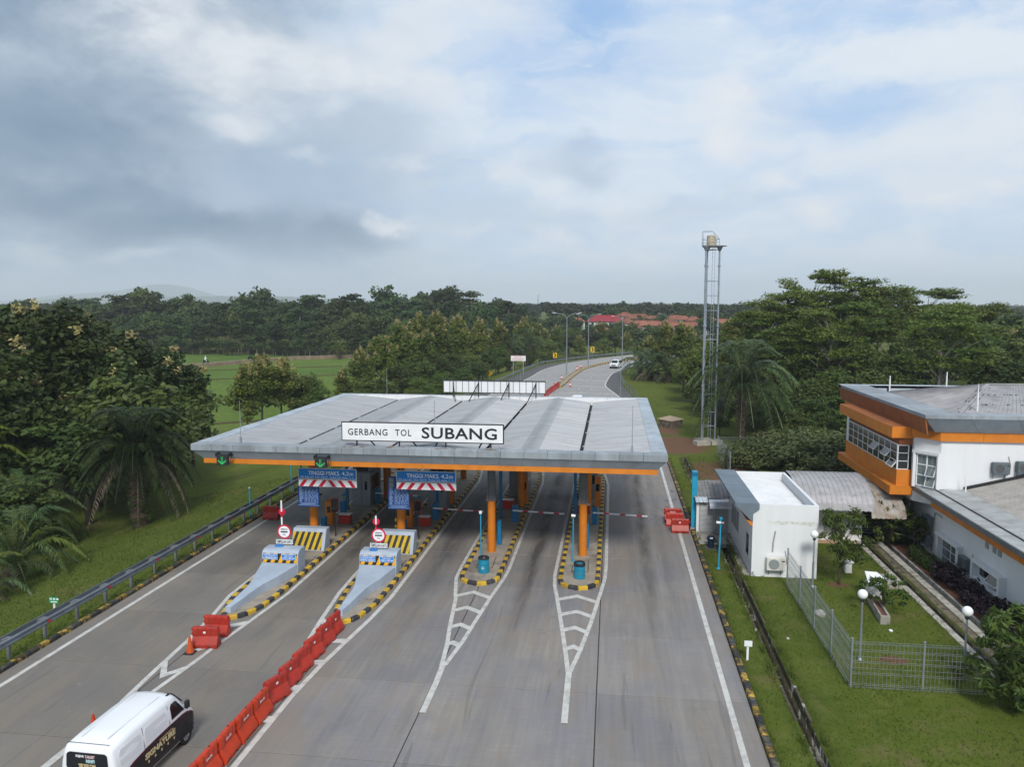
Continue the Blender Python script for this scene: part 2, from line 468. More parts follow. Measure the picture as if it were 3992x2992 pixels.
BARK = M('pale_bark', (.22, .19, .15), (.13, .11, .09), rough=.9, scale=3, stretch=(1, 1, .3), bump=.3, local=True)
DARKBARK = M('dark_bark', (.085, .065, .045), (.05, .04, .03), rough=.9, scale=3, local=True)
PALMBARK = M('palm_stem', (.10, .065, .045), (.055, .04, .03), rough=.95, scale=6, bump=.6, local=True)
RAILM = M('dull_galvanised_rail', (.20, .23, .265), (.16, .185, .21), rough=.5, scale=1.5, metal=.3, dirt=(.11, .11, .10), dscale=2, dlo=.55, dhi=.75, damt=.5)
PALEBARK = M('pale_stem_bark', (.36, .32, .26), (.24, .21, .17), rough=.9, scale=3, stretch=(1, 1, .3), local=True)
TEAKLEAF = leafmat('teak_leaf', (.048, .078, .013), (.160, .190, .030), .28)
TEAKDARK = leafmat('dark_teak_leaf', (.017, .033, .009), (.066, .092, .019), .2)
BLOSSOM = leafmat('teak_flower', (.27, .225, .085), (.46, .40, .18), .2, .8, .1, .005)
ALBLEAF = leafmat('feathery_leaf', (.050, .086, .014), (.180, .225, .034), .30)
DARKLEAF = leafmat('dark_leaf', (.027, .052, .013), (.088, .122, .024), .22)
FORESTLEAF = leafmat('forest_leaf', (.015, .036, .012), (.076, .112, .026), .2, rand=.38, hue=.03)
LIMELEAF = leafmat('light_green_leaf', (.045, .085, .014), (.135, .185, .035), .28)
MANGOLEAF = leafmat('mango_leaf', (.035, .065, .014), (.12, .165, .035), .25, .45)
PURPLELEAF = leafmat('purple_leaf', (.012, .007, .012), (.045, .022, .034), .1, .5, .1, .01)
GREYLEAF = leafmat('grey_green_leaf', (.048, .066, .020), (.145, .165, .058), .2)
PALMDARK = leafmat('dark_palm_leaflet', (.015, .032, .010), (.045, .066, .020), .18, .5, .2)
PALMLEAF = leafmat('palm_leaflet', (.032, .066, .022), (.115, .165, .058), .22, .4, .2)
DRYLEAF = leafmat('dry_palm_leaflet', (.09, .075, .05), (.20, .17, .12), .15, .8, .15)
BANANALEAF = leafmat('yellow_green_leaf', (.06, .10, .012), (.20, .24, .045), .3, .4, .2)
GRASSBLADE = leafmat('grass_blade', (.062, .100, .014), (.150, .185, .034), .3, .7, 0, 0, dry=(.19, .16, .065))
ROOFTILE = M('clay_roof_tile', (.27, .105, .065), (.19, .075, .05), rough=.85, scale=.6, dirt=(.13, .06, .045), dscale=.5, dlo=.5, dhi=.72, rand=.25)
REDROOF = M('crimson_metal_roof', (.27, .022, .03), (.23, .02, .028), rough=.5)
HOUSEWALL = M('pale_house_render', (.62, .62, .60), (.52, .51, .48), rough=.85, rand=.12)

# ================================================================== ground
def cr(pts, n=6):
    """Catmull-Rom through points"""
    P = [Vector((*p, 0)) if len(p) == 2 else Vector(p) for p in pts]
    o = []
    for i in range(len(P) - 1):
        p0, p1, p2, p3 = P[max(i - 1, 0)], P[i], P[i + 1], P[min(i + 2, len(P) - 1)]
        for k in range(n):
            t = k / n
            o.append(.5 * ((2 * p1) + (p2 - p0) * t + (2 * p0 - 5 * p1 + 4 * p2 - p3) * t * t + (3 * p1 - p0 - 3 * p2 + p3) * t ** 3))
    o.append(P[-1])
    return o


EDGE_L = [(-23.1, 70), (-22.4, 95), (-21.3, 118), (-19.6, 143), (-18.4, 159), (-16.0, 179), (-11, 190.5), (-5.8, 201), (.2, 211), (6, 220.5), (14, 234), (24, 252), (34, 272)]
MEDIAN = [(-10.2, 70), (-10.15, 95), (-10.0, 118), (-8.75, 136), (-7.9, 152), (-6.6, 167), (-4.2, 178), (-1.0, 187.5), (4, 198), (9.5, 209), (17.5, 224), (28, 243), (38, 264)]
EDGE_R = [(5.0, 70), (4.2, 95), (3.1, 119), (1.9, 134), (1.4, 149), (1.9, 161), (3.4, 173), (6, 182), (11, 192.5), (16.5, 203), (24.5, 217.5), (35, 236), (45, 257)]
LINE_L = [(-22.1, 70), (-20.2, 105), (-16, 143.5), (-14.7, 165.7), (-12, 180.5), (-8.5, 192), (-3, 203), (3.65, 212.5), (10, 223), (19, 238), (29, 257)]
LINE_R = [(4.1, 70), (2.2, 105), (1.0, 119), (-1.0, 133), (-1.05, 142), (0.0, 159), (2.0, 168), (4.6, 178), (9.6, 188), (15, 198.5), (23, 213), (33.5, 232)]
ly = np.array([p[1] for p in EDGE_L]); lx = np.array([p[0] for p in EDGE_L])
ry = np.array([p[1] for p in EDGE_R]); rx = np.array([p[0] for p in EDGE_R])


def sm(t):
    t = np.clip(t, 0, 1); return t * t * (3 - 2 * t)


def ground_h(x, y):
    x = np.asarray(x, float); y = np.asarray(y, float)
    xl = np.interp(y, ly, lx); xr = np.interp(y, ry, rx)
    xl = np.where(y > 272, 34 + (y - 272) * .5, xl)
    drop = 2.15 * sm((xl - 1.4 - x) / 12.5)
    z = np.where(x < xl, -.05 - drop, -.3)
    ro = x - xr
    zr = np.where(y < 73, .08, -.06) + .10 * np.sin(x * .31 + 1) * np.cos(y * .23) * sm((y - 72) / 12) * sm((ro - 2) / 6)
    zr = zr + 1.0 * sm((x - 14) / 30) * sm((y - 85) / 40)
    z = np.where(ro > 0.02, zr, z)
    z = np.where(y > 300, -2.2 + .0 * x, z)
    z = np.where((y > 275) & (y <= 300), z * (1 - sm((y - 275) / 25)) - 2.2 * sm((y - 275) / 25), z)
    far = sm((y - 300) / 500)
    z = z + far * 1.5 + 3.0 * sm((y - 225) / 300) * sm((-30 - x) / 40)
    # open drains beside the lawn and beside the office
    z = np.where((x > 6.305) & (x < 6.695) & (y < 71.9), -.55, z)
    z = np.where((x > 14.605) & (x < 14.895) & (y > 19) & (y < 47.2), -.55, z)
    z = np.where((x > 15.765) & (x < 16.055) & (y > 19) & (y < 47.2), -.22, z)
    return z


def gh(x, y):
    return float(ground_h(np.array([x]), np.array([y]))[0])


gx = sorted(set([-9000, -5000, -3000, -1800, -1100, -700, -450, -300, -200, -150, -120, -100, -85, -75] + list(np.arange(-66, -24, 1.5)) + [-23.9, -23.4, -23.1, -22.9]
                + list(np.arange(-22, 4.9, 1.5)) + [4.9, 5.01, 5.04, 5.6, 6.30, 6.31, 6.69, 6.70] + list(np.arange(7.4, 14.4, 1.0)) + [14.60, 14.61, 14.89, 14.90, 15.4, 15.76, 15.77, 16.05, 16.06]
                + list(np.arange(17, 60, 1.5)) + [64, 70, 80, 95, 115, 140, 170, 210, 270, 350, 500, 750, 1200, 2000, 3200, 5000, 9000]))
gy = sorted(set([-60, -20, 0, 8, 14] + list(np.arange(18, 130, 1.5)) + [46.9, 47.15, 47.25, 71.85, 71.95, 72.5, 73.5] + list(np.arange(130, 300, 2.5)) + [310, 330, 360, 400, 450, 520, 600, 700, 850, 1100, 1500, 2200, 3200, 4500, 6500, 9000]))
GX, GY = np.meshgrid(np.array(gx), np.array(gy))
GZ = ground_h(GX, GY)
nx, ny = len(gx), len(gy)
gv = np.stack([GX.ravel(), GY.ravel(), GZ.ravel()], 1)
idx = np.arange(nx * ny).reshape(ny, nx)
gf = np.stack([idx[:-1, :-1].ravel(), idx[:-1, 1:].ravel(), idx[1:, 1:].ravel(), idx[1:, :-1].ravel()], 1)


def np_mesh(name, v, f, mats, mi=None, tint=None, smooth=False):
    """mesh from numpy arrays: v (n,3), f (m,k) with k corners each"""
    me = bpy.data.meshes.new(name)
    v = np.ascontiguousarray(v, 'f'); f = np.ascontiguousarray(f, 'i')
    k = f.shape[1]
    me.vertices.add(len(v)); me.vertices.foreach_set('co', v.ravel())
    me.loops.add(f.size); me.loops.foreach_set('vertex_index', f.ravel())
    me.polygons.add(len(f)); me.polygons.foreach_set('loop_start', np.arange(0, f.size, k, dtype='i'))
    for m in (mats if isinstance(mats, (list, tuple)) else [mats]): me.materials.append(m)
    if mi is not None: me.polygons.foreach_set('material_index', np.ascontiguousarray(mi, 'i'))
    if smooth: me.polygons.foreach_set('use_smooth', np.ones(len(f), bool))
    me.update(calc_edges=True); me.validate()
    if tint is not None:
        a = me.attributes.new('tint', 'FLOAT', 'FACE'); a.data.foreach_set('value', np.ascontiguousarray(tint, 'f'))
    return me


def ground_material():
    m = bpy.data.materials.new('grass_ground'); m.use_nodes = True
    t = NT(m.node_tree); b = m.node_tree.nodes['Principled BSDF']
    pos = t.n('ShaderNodeNewGeometry').outputs['Position']
    x, y, z = t.xyz(pos)
    n1, _ = t.noise(pos, .11, 6, .6); n2, _ = t.noise(pos, 1.1, 8, .7); n3, _ = t.noise(pos, 14, 4, .7)
    c = t.mix(t.mapr(n1, .35, .65), (.076, .110, .016), (.112, .146, .022))
    c = t.mix(t.mapr(n2, .42, .72, 0, .6), c, (.160, .172, .042))
    c = t.mix(t.mapr(n3, .3, .7, 0, .55), c, (.060, .075, .012))
    dry, _ = t.noise(pos, .30, 8, .68)
    c = t.mix(t.mapr(dry, .53, .70, 0, .8), c, (.165, .135, .06))
    # bare red earth: by the water tower, along the drain, and planting pits in the lawn
    spots = [(6.6, 79, 4.2, 6.5), (9.0, 66, 3.6, 5.5), (6.2, 88, 1.6, 4), (11.1, 31.1, .75, .5), (11.3, 39.5, .7, .45), (9.4, 58, 1.2, 3), (13.5, 64.5, 2.2, 1.0)]
    acc = None
    for sx, sy, rx_, ry_ in spots:
        d = t.vec('LENGTH', t.comb(t.math('DIVIDE', t.math('SUBTRACT', x, sx), rx_), t.math('DIVIDE', t.math('SUBTRACT', y, sy), ry_), 0))
        o = t.mapr(d, .35, 1.15, 1.0, 0.0)
        acc = o if acc is None else t.math('MAXIMUM', acc, o)
    e = t.mapr(t.math('ADD', acc, t.math('MULTIPLY', t.math('SUBTRACT', n2, .5), 2.6)), .45, .60)
    e = t.math('MULTIPLY', e, t.mapr(acc, 0.02, .2))
    c = t.mix(e, c, t.mix(n3, (.185, .098, .06), (.125, .072, .045)))
    # mud in the beds of the drains
    c = t.mix(t.mapr(z, -.30, -.45), c, t.mix(n2, (.045, .042, .02), (.03, .036, .014))) if False else c
    t.put(b.inputs['Base Color'], c)
    b.inputs['Roughness'].default_value = .95; b.inputs['Specular IOR Level'].default_value = .1
    bp = t.n('ShaderNodeBump'); bp.inputs['Strength'].default_value = .5; bp.inputs['Distance'].default_value = .08
    t.put(bp.inputs['Height'], t.math('ADD', n3, t.math('MULTIPLY', n2, 1.5))); m.node_tree.links.new(bp.outputs[0], b.inputs['Normal'])
    return m


GRASS = ground_material()
fc = gv[gf].mean(1)
mi = np.zeros(len(gf), int)
mi[(fc[:, 0] > 6.30) & (fc[:, 0] < 6.70) & (fc[:, 1] < 72)] = 1
mi[(fc[:, 0] > 14.6) & (fc[:, 0] < 14.9) & (fc[:, 1] > 19) & (fc[:, 1] < 47.2)] = 1
mi[(fc[:, 0] > 15.76) & (fc[:, 0] < 16.06) & (fc[:, 1] > 19) & (fc[:, 1] < 47.2)] = 2
ground = inst('ground', np_mesh('ground', gv, gf, [GRASS, DRAINWALL, DRAINBED], mi))
ground['kind'] = 'structure'

# ------------------------------------------------------------------ concrete plaza, slab by slab
def pave_material(name, stripes):
    m = bpy.data.materials.new(name); m.use_nodes = True
    t = NT(m.node_tree); b = m.node_tree.nodes['Principled BSDF']
    pos = t.n('ShaderNodeNewGeometry').outputs['Position']
    x, y, z = t.xyz(pos)
    n1, _ = t.noise(pos, .22, 7, .62); n2, _ = t.noise(t.scalev(pos, (5.0, .22, 1)), 1.0, 6, .65); n3, _ = t.noise(t.scalev(pos, (.5, 9, 1)), 1.6, 4, .6)
    n4, _ = t.noise(pos, 2.3, 8, .7); n5, _ = t.noise(pos, 45, 3, .7)
    c = t.mix(t.mapr(n1, .36, .64), (.232, .222, .232), (.305, .278, .250)) if stripes else t.mix(t.mapr(n1, .36, .64), (.33, .322, .32), (.40, .385, .36))
    if stripes:
        c = t.mix(t.mapr(x, -9, -13.5), c, t.mix(t.mapr(n1, .36, .64), (.185, .166, .143), (.232, .204, .170)))
    c = t.mix(t.mapr(n2, .34, .66, 0, .42), c, (.165, .160, .165))
    c = t.mix(t.mapr(n3, .42, .68, 0, .26), c, (.16, .155, .15))
    c = t.mix(t.mapr(n4, .55, .74, 0, .35), c, (.34, .315, .285))
    if stripes:
        acc = None
        for xc, s_, a in [(-20.3, 1.0, .5), (-14.4, .62, .85), (-9.2, .75, .7), (-4.1, .42, 1.0), (-3.1, .25, .35), (1.95, .36, .8), (1.2, .3, .3), (3.0, .3, .35), (-7.9, .3, .3)]:
            q = t.math('DIVIDE', t.math('SUBTRACT', x, xc), s_)
            e = t.math('MULTIPLY', t.math('EXPONENT', t.math('MULTIPLY', t.math('MULTIPLY', q, q), -1.0)), a)
            acc = e if acc is None else t.math('MAXIMUM', acc, e)
        wob, _ = t.noise(t.scalev(pos, (1.2, .16, 1)), 1.3, 6, .6)
        wear = t.math('MULTIPLY', t.mapr(y, 29, 45, .18, 1.0), t.mapr(y, 61, 70, 1.0, .5))
        acc = t.math('MULTIPLY', t.math('MULTIPLY', acc, wear), t.mapr(wob, .30, .60, .35, 1.1))
        c = t.mix(t.math('MINIMUM', acc, .88), c, (.052, .048, .046))
        # oil drips and damp patches in the right-hand lane
        sp, _ = t.noise(t.scalev(pos, (1, .55, 1)), 1.5, 5, .6, .6)
        area = t.math('MULTIPLY', t.mapr(x, .2, .9), t.math('MULTIPLY', t.mapr(y, 48, 54), t.mapr(y, 66, 61)))
        c = t.mix(t.math('MULTIPLY', t.mapr(sp, .60, .63), t.math('MULTIPLY', area, .7)), c, (.075, .085, .10))
        sp2, _ = t.noise(pos, .9, 6, .7, .3)
        c = t.mix(t.mapr(sp2, .67, .72, 0, .45), c, (.09, .085, .08))
        # brown dust and worn grey patches
        br, _ = t.noise(t.scalev(pos, (1.1, .35, 1)), .55, 8, .68, .5)
        c = t.mix(t.mapr(br, .45, .66, 0, .62), c, (.240, .200, .158))
        gr_, _ = t.noise(t.scalev(pos, (1.6, .30, 1)), .6, 8, .66, .3)
        c = t.mix(t.mapr(gr_, .54, .74, 0, .38), c, (.13, .128, .135))
        # tyre scuffs
        sc, _ = t.noise(t.scalev(pos, (2.2, .12, 1)), 1.0, 3, .5, .8)
        c = t.mix(t.mapr(sc, .64, .70, 0, .35), c, (.10, .098, .095))
    c = t.mix(t.mapr(n5, .3, .7, 0, .16), c, (.12, .115, .11))
    oi = t.n('ShaderNodeObjectInfo').outputs['Random']
    hs = t.n('ShaderNodeHueSaturation'); t.put(hs.inputs['Color'], c); t.put(hs.inputs['Value'], t.mapr(oi, 0, 1, .93, 1.06, smooth=False))
    t.put(b.inputs['Base Color'], hs.outputs[0])
    t.put(b.inputs['Roughness'], t.mapr(n1, .3, .7, .62, .85)); b.inputs['Specular IOR Level'].default_value = .3
    bp = t.n('ShaderNodeBump'); bp.inputs['Strength'].default_value = .18; bp.inputs['Distance'].default_value = .02
    t.put(bp.inputs['Height'], n5); m.node_tree.links.new(bp.outputs[0], b.inputs['Normal'])
    return m


PAVE = pave_material('toll_plaza_concrete', True)
ROADC = pave_material('road_concrete', False)
ASPH = M('shoulder_asphalt', (.115, .112, .112), (.085, .083, .084), rough=.9, scale=1, dirt=(.18, .165, .14), dscale=.4)
JOINT = M('joint_filler', (.055, .05, .045), rough=.9)
plaza = structure('toll_plaza')
SX = [-22.95, -16.95, -11.45, -6.45, -.42, 4.93]
SY = [6.8] + [11.9 + 5.08 * k for k in range(14)]
mb = MB(); mb.box(-22.96, 4.94, 6.7, SY[-1], -.28, -.03)
mb.build('joint_bed', JOINT, plaza)
rs = random.Random(4)
for i in range(5):
    for j in range(len(SY) - 1):
        mb = MB(); mb.box(SX[i] + .02, SX[i + 1] - .02, SY[j] + .02, SY[j + 1] - .02, -.2, rs.uniform(-.003, 0))
        mb.build('concrete_slab', PAVE, plaza, bevel=.008)

# far road: pale concrete carriageways, dark shoulders
road = structure('road')
el_, er_, me_ = cr(EDGE_L), cr(EDGE_R), cr(MEDIAN)
mb = MB()
n = len(el_)
yend = SY[-1]
for k in range(n - 1):
    a, b, c_, d = el_[k], er_[k], er_[k + 1], el_[k + 1]
    if k == 0: continue
    mb.face([(a.x, a.y, -.002), (b.x, b.y, -.002), (c_.x, c_.y, -.002), (d.x, d.y, -.002)])
mb.face([(-22.96, yend + .01, -.002), (4.94, yend + .01, -.002), (er_[1].x, er_[1].y, -.002), (el_[1].x, el_[1].y, -.002)]) if el_[1].y > yend else None
mb.build('carriageway', ROADC, road)


def ribbon(mb, pts, w, z, y0=-1e9, y1=1e9, off=0.0):
    for k in range(len(pts) - 1):
        p, q = pts[k], pts[k + 1]
        if p.y < y0 or q.y > y1: continue
        def sd(i):
            t = (pts[min(i + 1, len(pts) - 1)] - pts[max(i - 1, 0)]).normalized()
            return Vector((t.y, -t.x, 0))
        s0, s1 = sd(k), sd(k + 1)
        a = p + s0 * (off - w / 2); b = p + s0 * (off + w / 2); c = q + s1 * (off + w / 2); d = q + s1 * (off - w / 2)
        mb.face([(a.x, a.y, z), (b.x, b.y, z), (c.x, c.y, z), (d.x, d.y, z)])


ll, lr = cr(LINE_L), cr(LINE_R)


def between(A, B, z):
    """sheet between two polylines matched by y"""
    ys = np.arange(96, 206, 2.0)
    f = lambda L, y: float(np.interp(y, [p.y for p in L], [p.x for p in L]))
    m_ = MB()
    for y0, y1 in zip(ys[:-1], ys[1:]):
        m_.face([(f(A, y0), y0, z), (f(B, y0), y0, z), (f(B, y1), y1, z), (f(A, y1), y1, z)])
    return m_


between(lr, er_, .002).build('shoulder_strip', ASPH, road)
between(el_, ll, .002).build('shoulder_strip', ASPH, road)
mb = MB(); ribbon(mb, ll, .24, .006, 79); mb.build('edge_line', ROAD_PAINT, road)
mb = MB(); ribbon(mb, lr, .24, .006, 79); mb.build('edge_line', ROAD_PAINT, road)
for (xa, ya, xb, yb) in [(-8.7, 113.5, 1.6, 112.3), (-8.3, 123.4, .5, 122.5), (-7.6, 133.8, -1.0, 132.7), (-7.2, 145.1, -1.1, 143.2), (-6.5, 156.9, -.6, 155.1), (-4.3, 171.2, 2.1, 168.6)]:
    mb = MB(); d = .2; mb.face([(xa, ya - d, .006), (xb, yb - d, .006), (xb, yb + d, .006), (xa, ya + d, .006)]); mb.build('crossing_line', ROAD_PAINT, road)
for y0 in (118, 128.5, 139.5, 150.5, 163, 176):
    xc = float(np.interp(y0, [p.y for p in me_], [p.x for p in me_])) + 3.9
    mb = MB(); mb.box(xc - .07, xc + .07, y0, y0 + 1.7, .004, .008); mb.build('lane_dash', ROAD_PAINT, road)

# ------------------------------------------------------------------ painted markings of the plaza
def stripe(pts, w, name='lane_line', z=.004):
    w *= 1.18
    m_ = MB(); P = [Vector((p[0], p[1], 0)) for p in pts]
    ribbon(m_, P, w, z)
    return m_.build(name, ROAD_PAINT, plaza)


stripe([(4.22, 7), (4.22, 40), (4.23, 82)], .17)
stripe([(-22.2, 7), (-22.2, 40), (-22.2, 82)], .17)
# islands 3 and 4: outline, tail and chevrons
stripe([(-6.33, 25.0), (-6.34, 27.2), (-6.40, 28.9)], .19, z=.016)
stripe([(-6.44, 28.55), (-6.63, 30.5), (-6.88, 32.2), (-7.28, 35.5), (-7.42, 36.1), (-7.82, 38.3), (-7.88, 40), (-7.88, 60), (-7.55, 64), (-6.9, 68)], .15)
stripe([(-6.32, 28.6), (-6.06, 30.6), (-5.66, 35.7), (-5.36, 38.6), (-5.3, 40), (-5.3, 60), (-5.6, 64), (-6.3, 68)], .15, z=.008)
stripe([(-1.45, 24.95), (-1.49, 27.7), (-1.5, 28.9)], .19, z=.016)
stripe([(-1.52, 28.5), (-1.70, 30.1), (-2.0, 32.5), (-2.50, 36.3), (-2.72, 37.8), (-2.82, 39.3), (-2.82, 60), (-2.5, 64), (-1.8, 68)], .15)
stripe([(-1.47, 28.6), (-1.15, 30.6), (-.80, 33.4), (-.42, 37.2), (-.24, 39.2), (-.2, 41), (-.2, 60), (-.5, 64), (-1.2, 68)], .15, z=.008)


def chevron(apex, left, right, w=.40):
    m_ = MB(); z = .012
    ax, ay = apex
    for (px, py) in (left, right):
        m_.face([(ax, ay - w, z), (px, py - w * .5, z), (px, py + w * .5, z), (ax, ay, z)])
    m_.build('chevron_marking', ROAD_PAINT, plaza, fix=True)


for xc, yy, hl, hr in [(-6.58, 36.6, .72, .86), (-6.55, 34.65, .52, .72), (-6.47, 32.7, .40, .52), (-6.43, 30.85, .22, .30)]:
    chevron((xc, yy), (xc - hl, yy - .75 * hl - .25), (xc + hr, yy - .72 * hr - .2))
for xc, yy, hl, hr in [(-1.54, 36.7, .88, .94), (-1.47, 34.8, .72, .72), (-1.48, 33.0, .52, .5), (-1.43, 31.1, .32, .27)]:
    chevron((xc, yy), (xc - hl, yy - .5 * hl - .3), (xc + hr, yy - .6 * hr - .3))
# islands 1 and 2: long pointed tails
stripe([(-17.05, 24.4), (-17.28, 27.0), (-17.45, 29.4), (-17.75, 32.0), (-18.18, 34.5), (-18.25, 38), (-18.25, 60), (-17.8, 64), (-16.9, 69)], .16)
stripe([(-16.75, 24.2), (-16.40, 24.9), (-16.15, 27.4), (-16.02, 29.3), (-15.75, 32.1), (-15.5, 35), (-15.48, 40), (-15.48, 60), (-15.9, 64), (-16.8, 69)], .16, z=.008)
stripe([(-16.95, 18.0), (-16.92, 22.0), (-16.9, 24.6)], .22, z=.012)
for yy, l, r in [(31.6, -17.6, -15.85), (29.35, -17.4, -16.05), (27.2, -17.2, -16.2), (24.95, -17.0, -16.42)]:
    xc = (l + r) / 2
    m_ = MB(); z = .014
    m_.face([(xc, yy - 1.05, z), (l, yy - .1, z), (l, yy + .35, z), (xc, yy - .55, z)]); m_.face([(xc, yy - 1.05, z), (r, yy - .35, z), (r, yy + .1, z), (xc, yy - .55, z)])
    m_.build('chevron_marking', ROAD_PAINT, plaza)
stripe([(-11.95, 16), (-11.97, 22), (-12.02, 25.7), (-12.4, 29.6), (-12.72, 32.2), (-13.05, 35.5), (-13.13, 38), (-13.13, 60), (-12.7, 64), (-11.9, 69)], .16)
stripe([(-11.25, 16), (-11.25, 25.5), (-11.1, 28), (-10.88, 30), (-10.58, 32.6), (-10.38, 35.2), (-10.36, 40), (-10.36, 60), (-10.8, 64), (-11.7, 69)], .17, z=.008)
for yy in (24.0, 26.2, 28.3, 30.3):
    xr_ = float(np.interp(yy, [25.5, 28, 30, 32.6], [-11.25, -11.1, -10.88, -10.6]))
    m_ = MB(); m_.face([(xr_, yy - .28, .012), (xr_, yy + .15, .012), (xr_ - .62, yy + .05, .012), (xr_ - .62, yy - .32, .012)]); m_.build('chevron_marking', ROAD_PAINT, plaza)
m_ = MB(); m_.face([(-12.65, 32.0, .012), (-12.3, 31.4, .012), (-12.1, 31.7, .012), (-12.62, 32.4, .012)]); m_.build('chevron_marking', ROAD_PAINT, plaza)

# ------------------------------------------------------------------ kerb stones
def stone_mesh(name, mat, w=.23, h=.36):
    m_ = MB(); m_.box(-.485, .485, -w / 2, w / 2, -h / 2, h / 2)
    return m_.mesh(name, mat, bevel=.03)


STONES = {('y', 0): stone_mesh('kerb_stone', YELLOW_KERB), ('b', 0): stone_mesh('kerb_stone', BLACK_KERB), ('y', 1): stone_mesh('kerb_stone', YELLOW_WORN), ('b', 1): stone_mesh('kerb_stone', BLACK_WORN)}


def kerb_run(pts, parent, step, worn, off=(0, 0, 0), ztop=.15, close=False, rnd=random.Random(2), start=0):
    """alternating painted stones along a polyline"""
    P = [Vector((p[0], p[1], 0)) for p in pts]
    L = [0]
    for a, b in zip(P[:-1], P[1:]): L.append(L[-1] + (b - a).length)
    n_ = max(2, 2 * round(L[-1] / step / 2)); st = L[-1] / n_
    def at(s_):
        for i in range(len(L) - 1):
            if s_ <= L[i + 1] + 1e-6: return P[i] + (P[i + 1] - P[i]) * ((s_ - L[i]) / max(L[i + 1] - L[i], 1e-6))
        return P[-1]
    for k in range(n_):
        a, b = at(k * st), at((k + 1) * st); c = (a + b) / 2
        o = inst('kerb_stone', STONES[('yb'[(k + start) % 2], worn)], parent, (c.x - off[0], c.y - off[1], ztop - .18 - off[2] + rnd.uniform(-.008, .008)), (rnd.uniform(-.02, .02) * worn, 0, math.atan2(b.y - a.y, b.x - a.x) + rnd.uniform(-.02, .02) * worn), ((b - a).length, 1, 1))


kerb = structure('kerb'); kerb_run([(5.05, 13), (5.05, 74)], kerb, .62, 1, start=1)
kerb = structure('kerb'); kerb_run([(-23.07, 16), (-23.07, 62)], kerb, .65, 1)
kerb = structure('kerb')
mpts = [p for p in me_ if 130 < p.y < 226]
for sgn in (-.5, .5):
    q = []
    for k, p in enumerate(mpts):
        d = (mpts[min(k + 1, len(mpts) - 1)] - mpts[max(k - 1, 0)]).normalized()
        q.append((p.x + d.y * sgn, p.y - d.x * sgn))
    kerb_run(q, kerb, .95, 0, ztop=.22)
mb = MB(); ribbon(mb, mpts, .8, .12); mb.build('median_top', ISLAND_TOP, kerb)

# ------------------------------------------------------------------ traffic islands
ISL = []


def island(xc, right, left, label):
    loc = (xc, 36, 0)
    t = thing('traffic_island', label, 'traffic island', loc, 'toll lane islands')
    outline = right + list(reversed(left))
    top = MB(loc); top.prism(outline, -.02, .125); top.build('pavement_top', ISLAND_TOP, t)
    kerb_run(outline + [outline[0]], t, .5, 0 if xc > -8 else 0, off=loc, ztop=.17)
    ISL.append(t)
    return t


def arc(xc, y, rx_, ry_, a0, a1, n_=9):
    return [(xc + rx_ * math.cos(R(a)), y + ry_ * math.sin(R(a))) for a in np.linspace(a0, a1, n_)]


island(-16.8, [(-16.95, 31.75), (-16.35, 32.0), (-15.97, 33.2), (-15.85, 35), (-15.83, 38), (-15.83, 62), (-16.2, 64.5)], [(-17.2, 32.0), (-17.75, 33.8), (-17.88, 36), (-17.9, 38), (-17.9, 62), (-17.5, 64.5)], 'toll island with pointed striped kerb, farthest left, carrying a grey concrete crash nose')
island(-11.7, [(-11.75, 31.9), (-11.2, 32.3), (-10.85, 34), (-10.75, 37), (-10.73, 40), (-10.73, 62), (-11.1, 64.5)], [(-12.0, 32.0), (-12.42, 33.5), (-12.75, 36), (-12.8, 38), (-12.8, 62), (-12.4, 64.5)], 'toll island with pointed striped kerb where the long red barrier row ends')
for xc, lab in ((-6.6, 'round-nosed toll island left of the right-most one, black-lidded drum with white emblem on it'), (-1.55, 'round-nosed toll island beside the right-hand lane, blue drum and orange column on it')):
    island(xc, arc(xc, 38.4, .93, 1.0, -90, 0) + [(xc + .95, 40), (xc + .95, 62), (xc + .6, 64.5)], arc(xc, 38.4, .93, 1.0, -100, -180) + [(xc - .95, 40), (xc - .95, 62), (xc - .6, 64.5)], lab)

# ================================================================== toll canopy
CL = (-9.8, 39.0, 0)
can = thing('toll_canopy', 'wide toll gate canopy with folded grey metal roof and orange band', 'toll canopy', CL)
X0, X1, Y0, Y1 = -22.45, 2.80, 38.95, 63.1
ZT = 6.52
# coping: front, back and sides in panels
NP = 21
rs = random.Random(7)
for k in range(NP):
    a = X0 + (X1 - X0) * k / NP; b = X0 + (X1 - X0) * (k + 1) / NP
    m_ = MB(CL); m_.box(a + .006, b - .006, Y0, Y0 + .75, 6.17, ZT + rs.uniform(-.004, .004)); m_.build('coping_panel', COPING, can, bevel=.012)
    m_ = MB(CL); m_.box(a + .006, b - .006, Y1 - .35, Y1, 6.17, ZT + .01 + rs.uniform(-.004, .004)); m_.build('coping_panel', COPING_SIDE, can, bevel=.012)
NS = 18
for k in range(NS):
    a = Y0 + .76 + (Y1 - .36 - Y0 - .76) * k / NS; b = Y0 + .76 + (Y1 - .36 - Y0 - .76) * (k + 1) / NS
    for xa, xb in ((X0, X0 + .8), (X1 - .8, X1)):
        m_ = MB(CL); m_.box(xa, xb, a + .018, b - .018, 6.17, ZT + rs.uniform(-.012, .012)); m_.build('coping_panel', COPING_SIDE, can, bevel=.012)
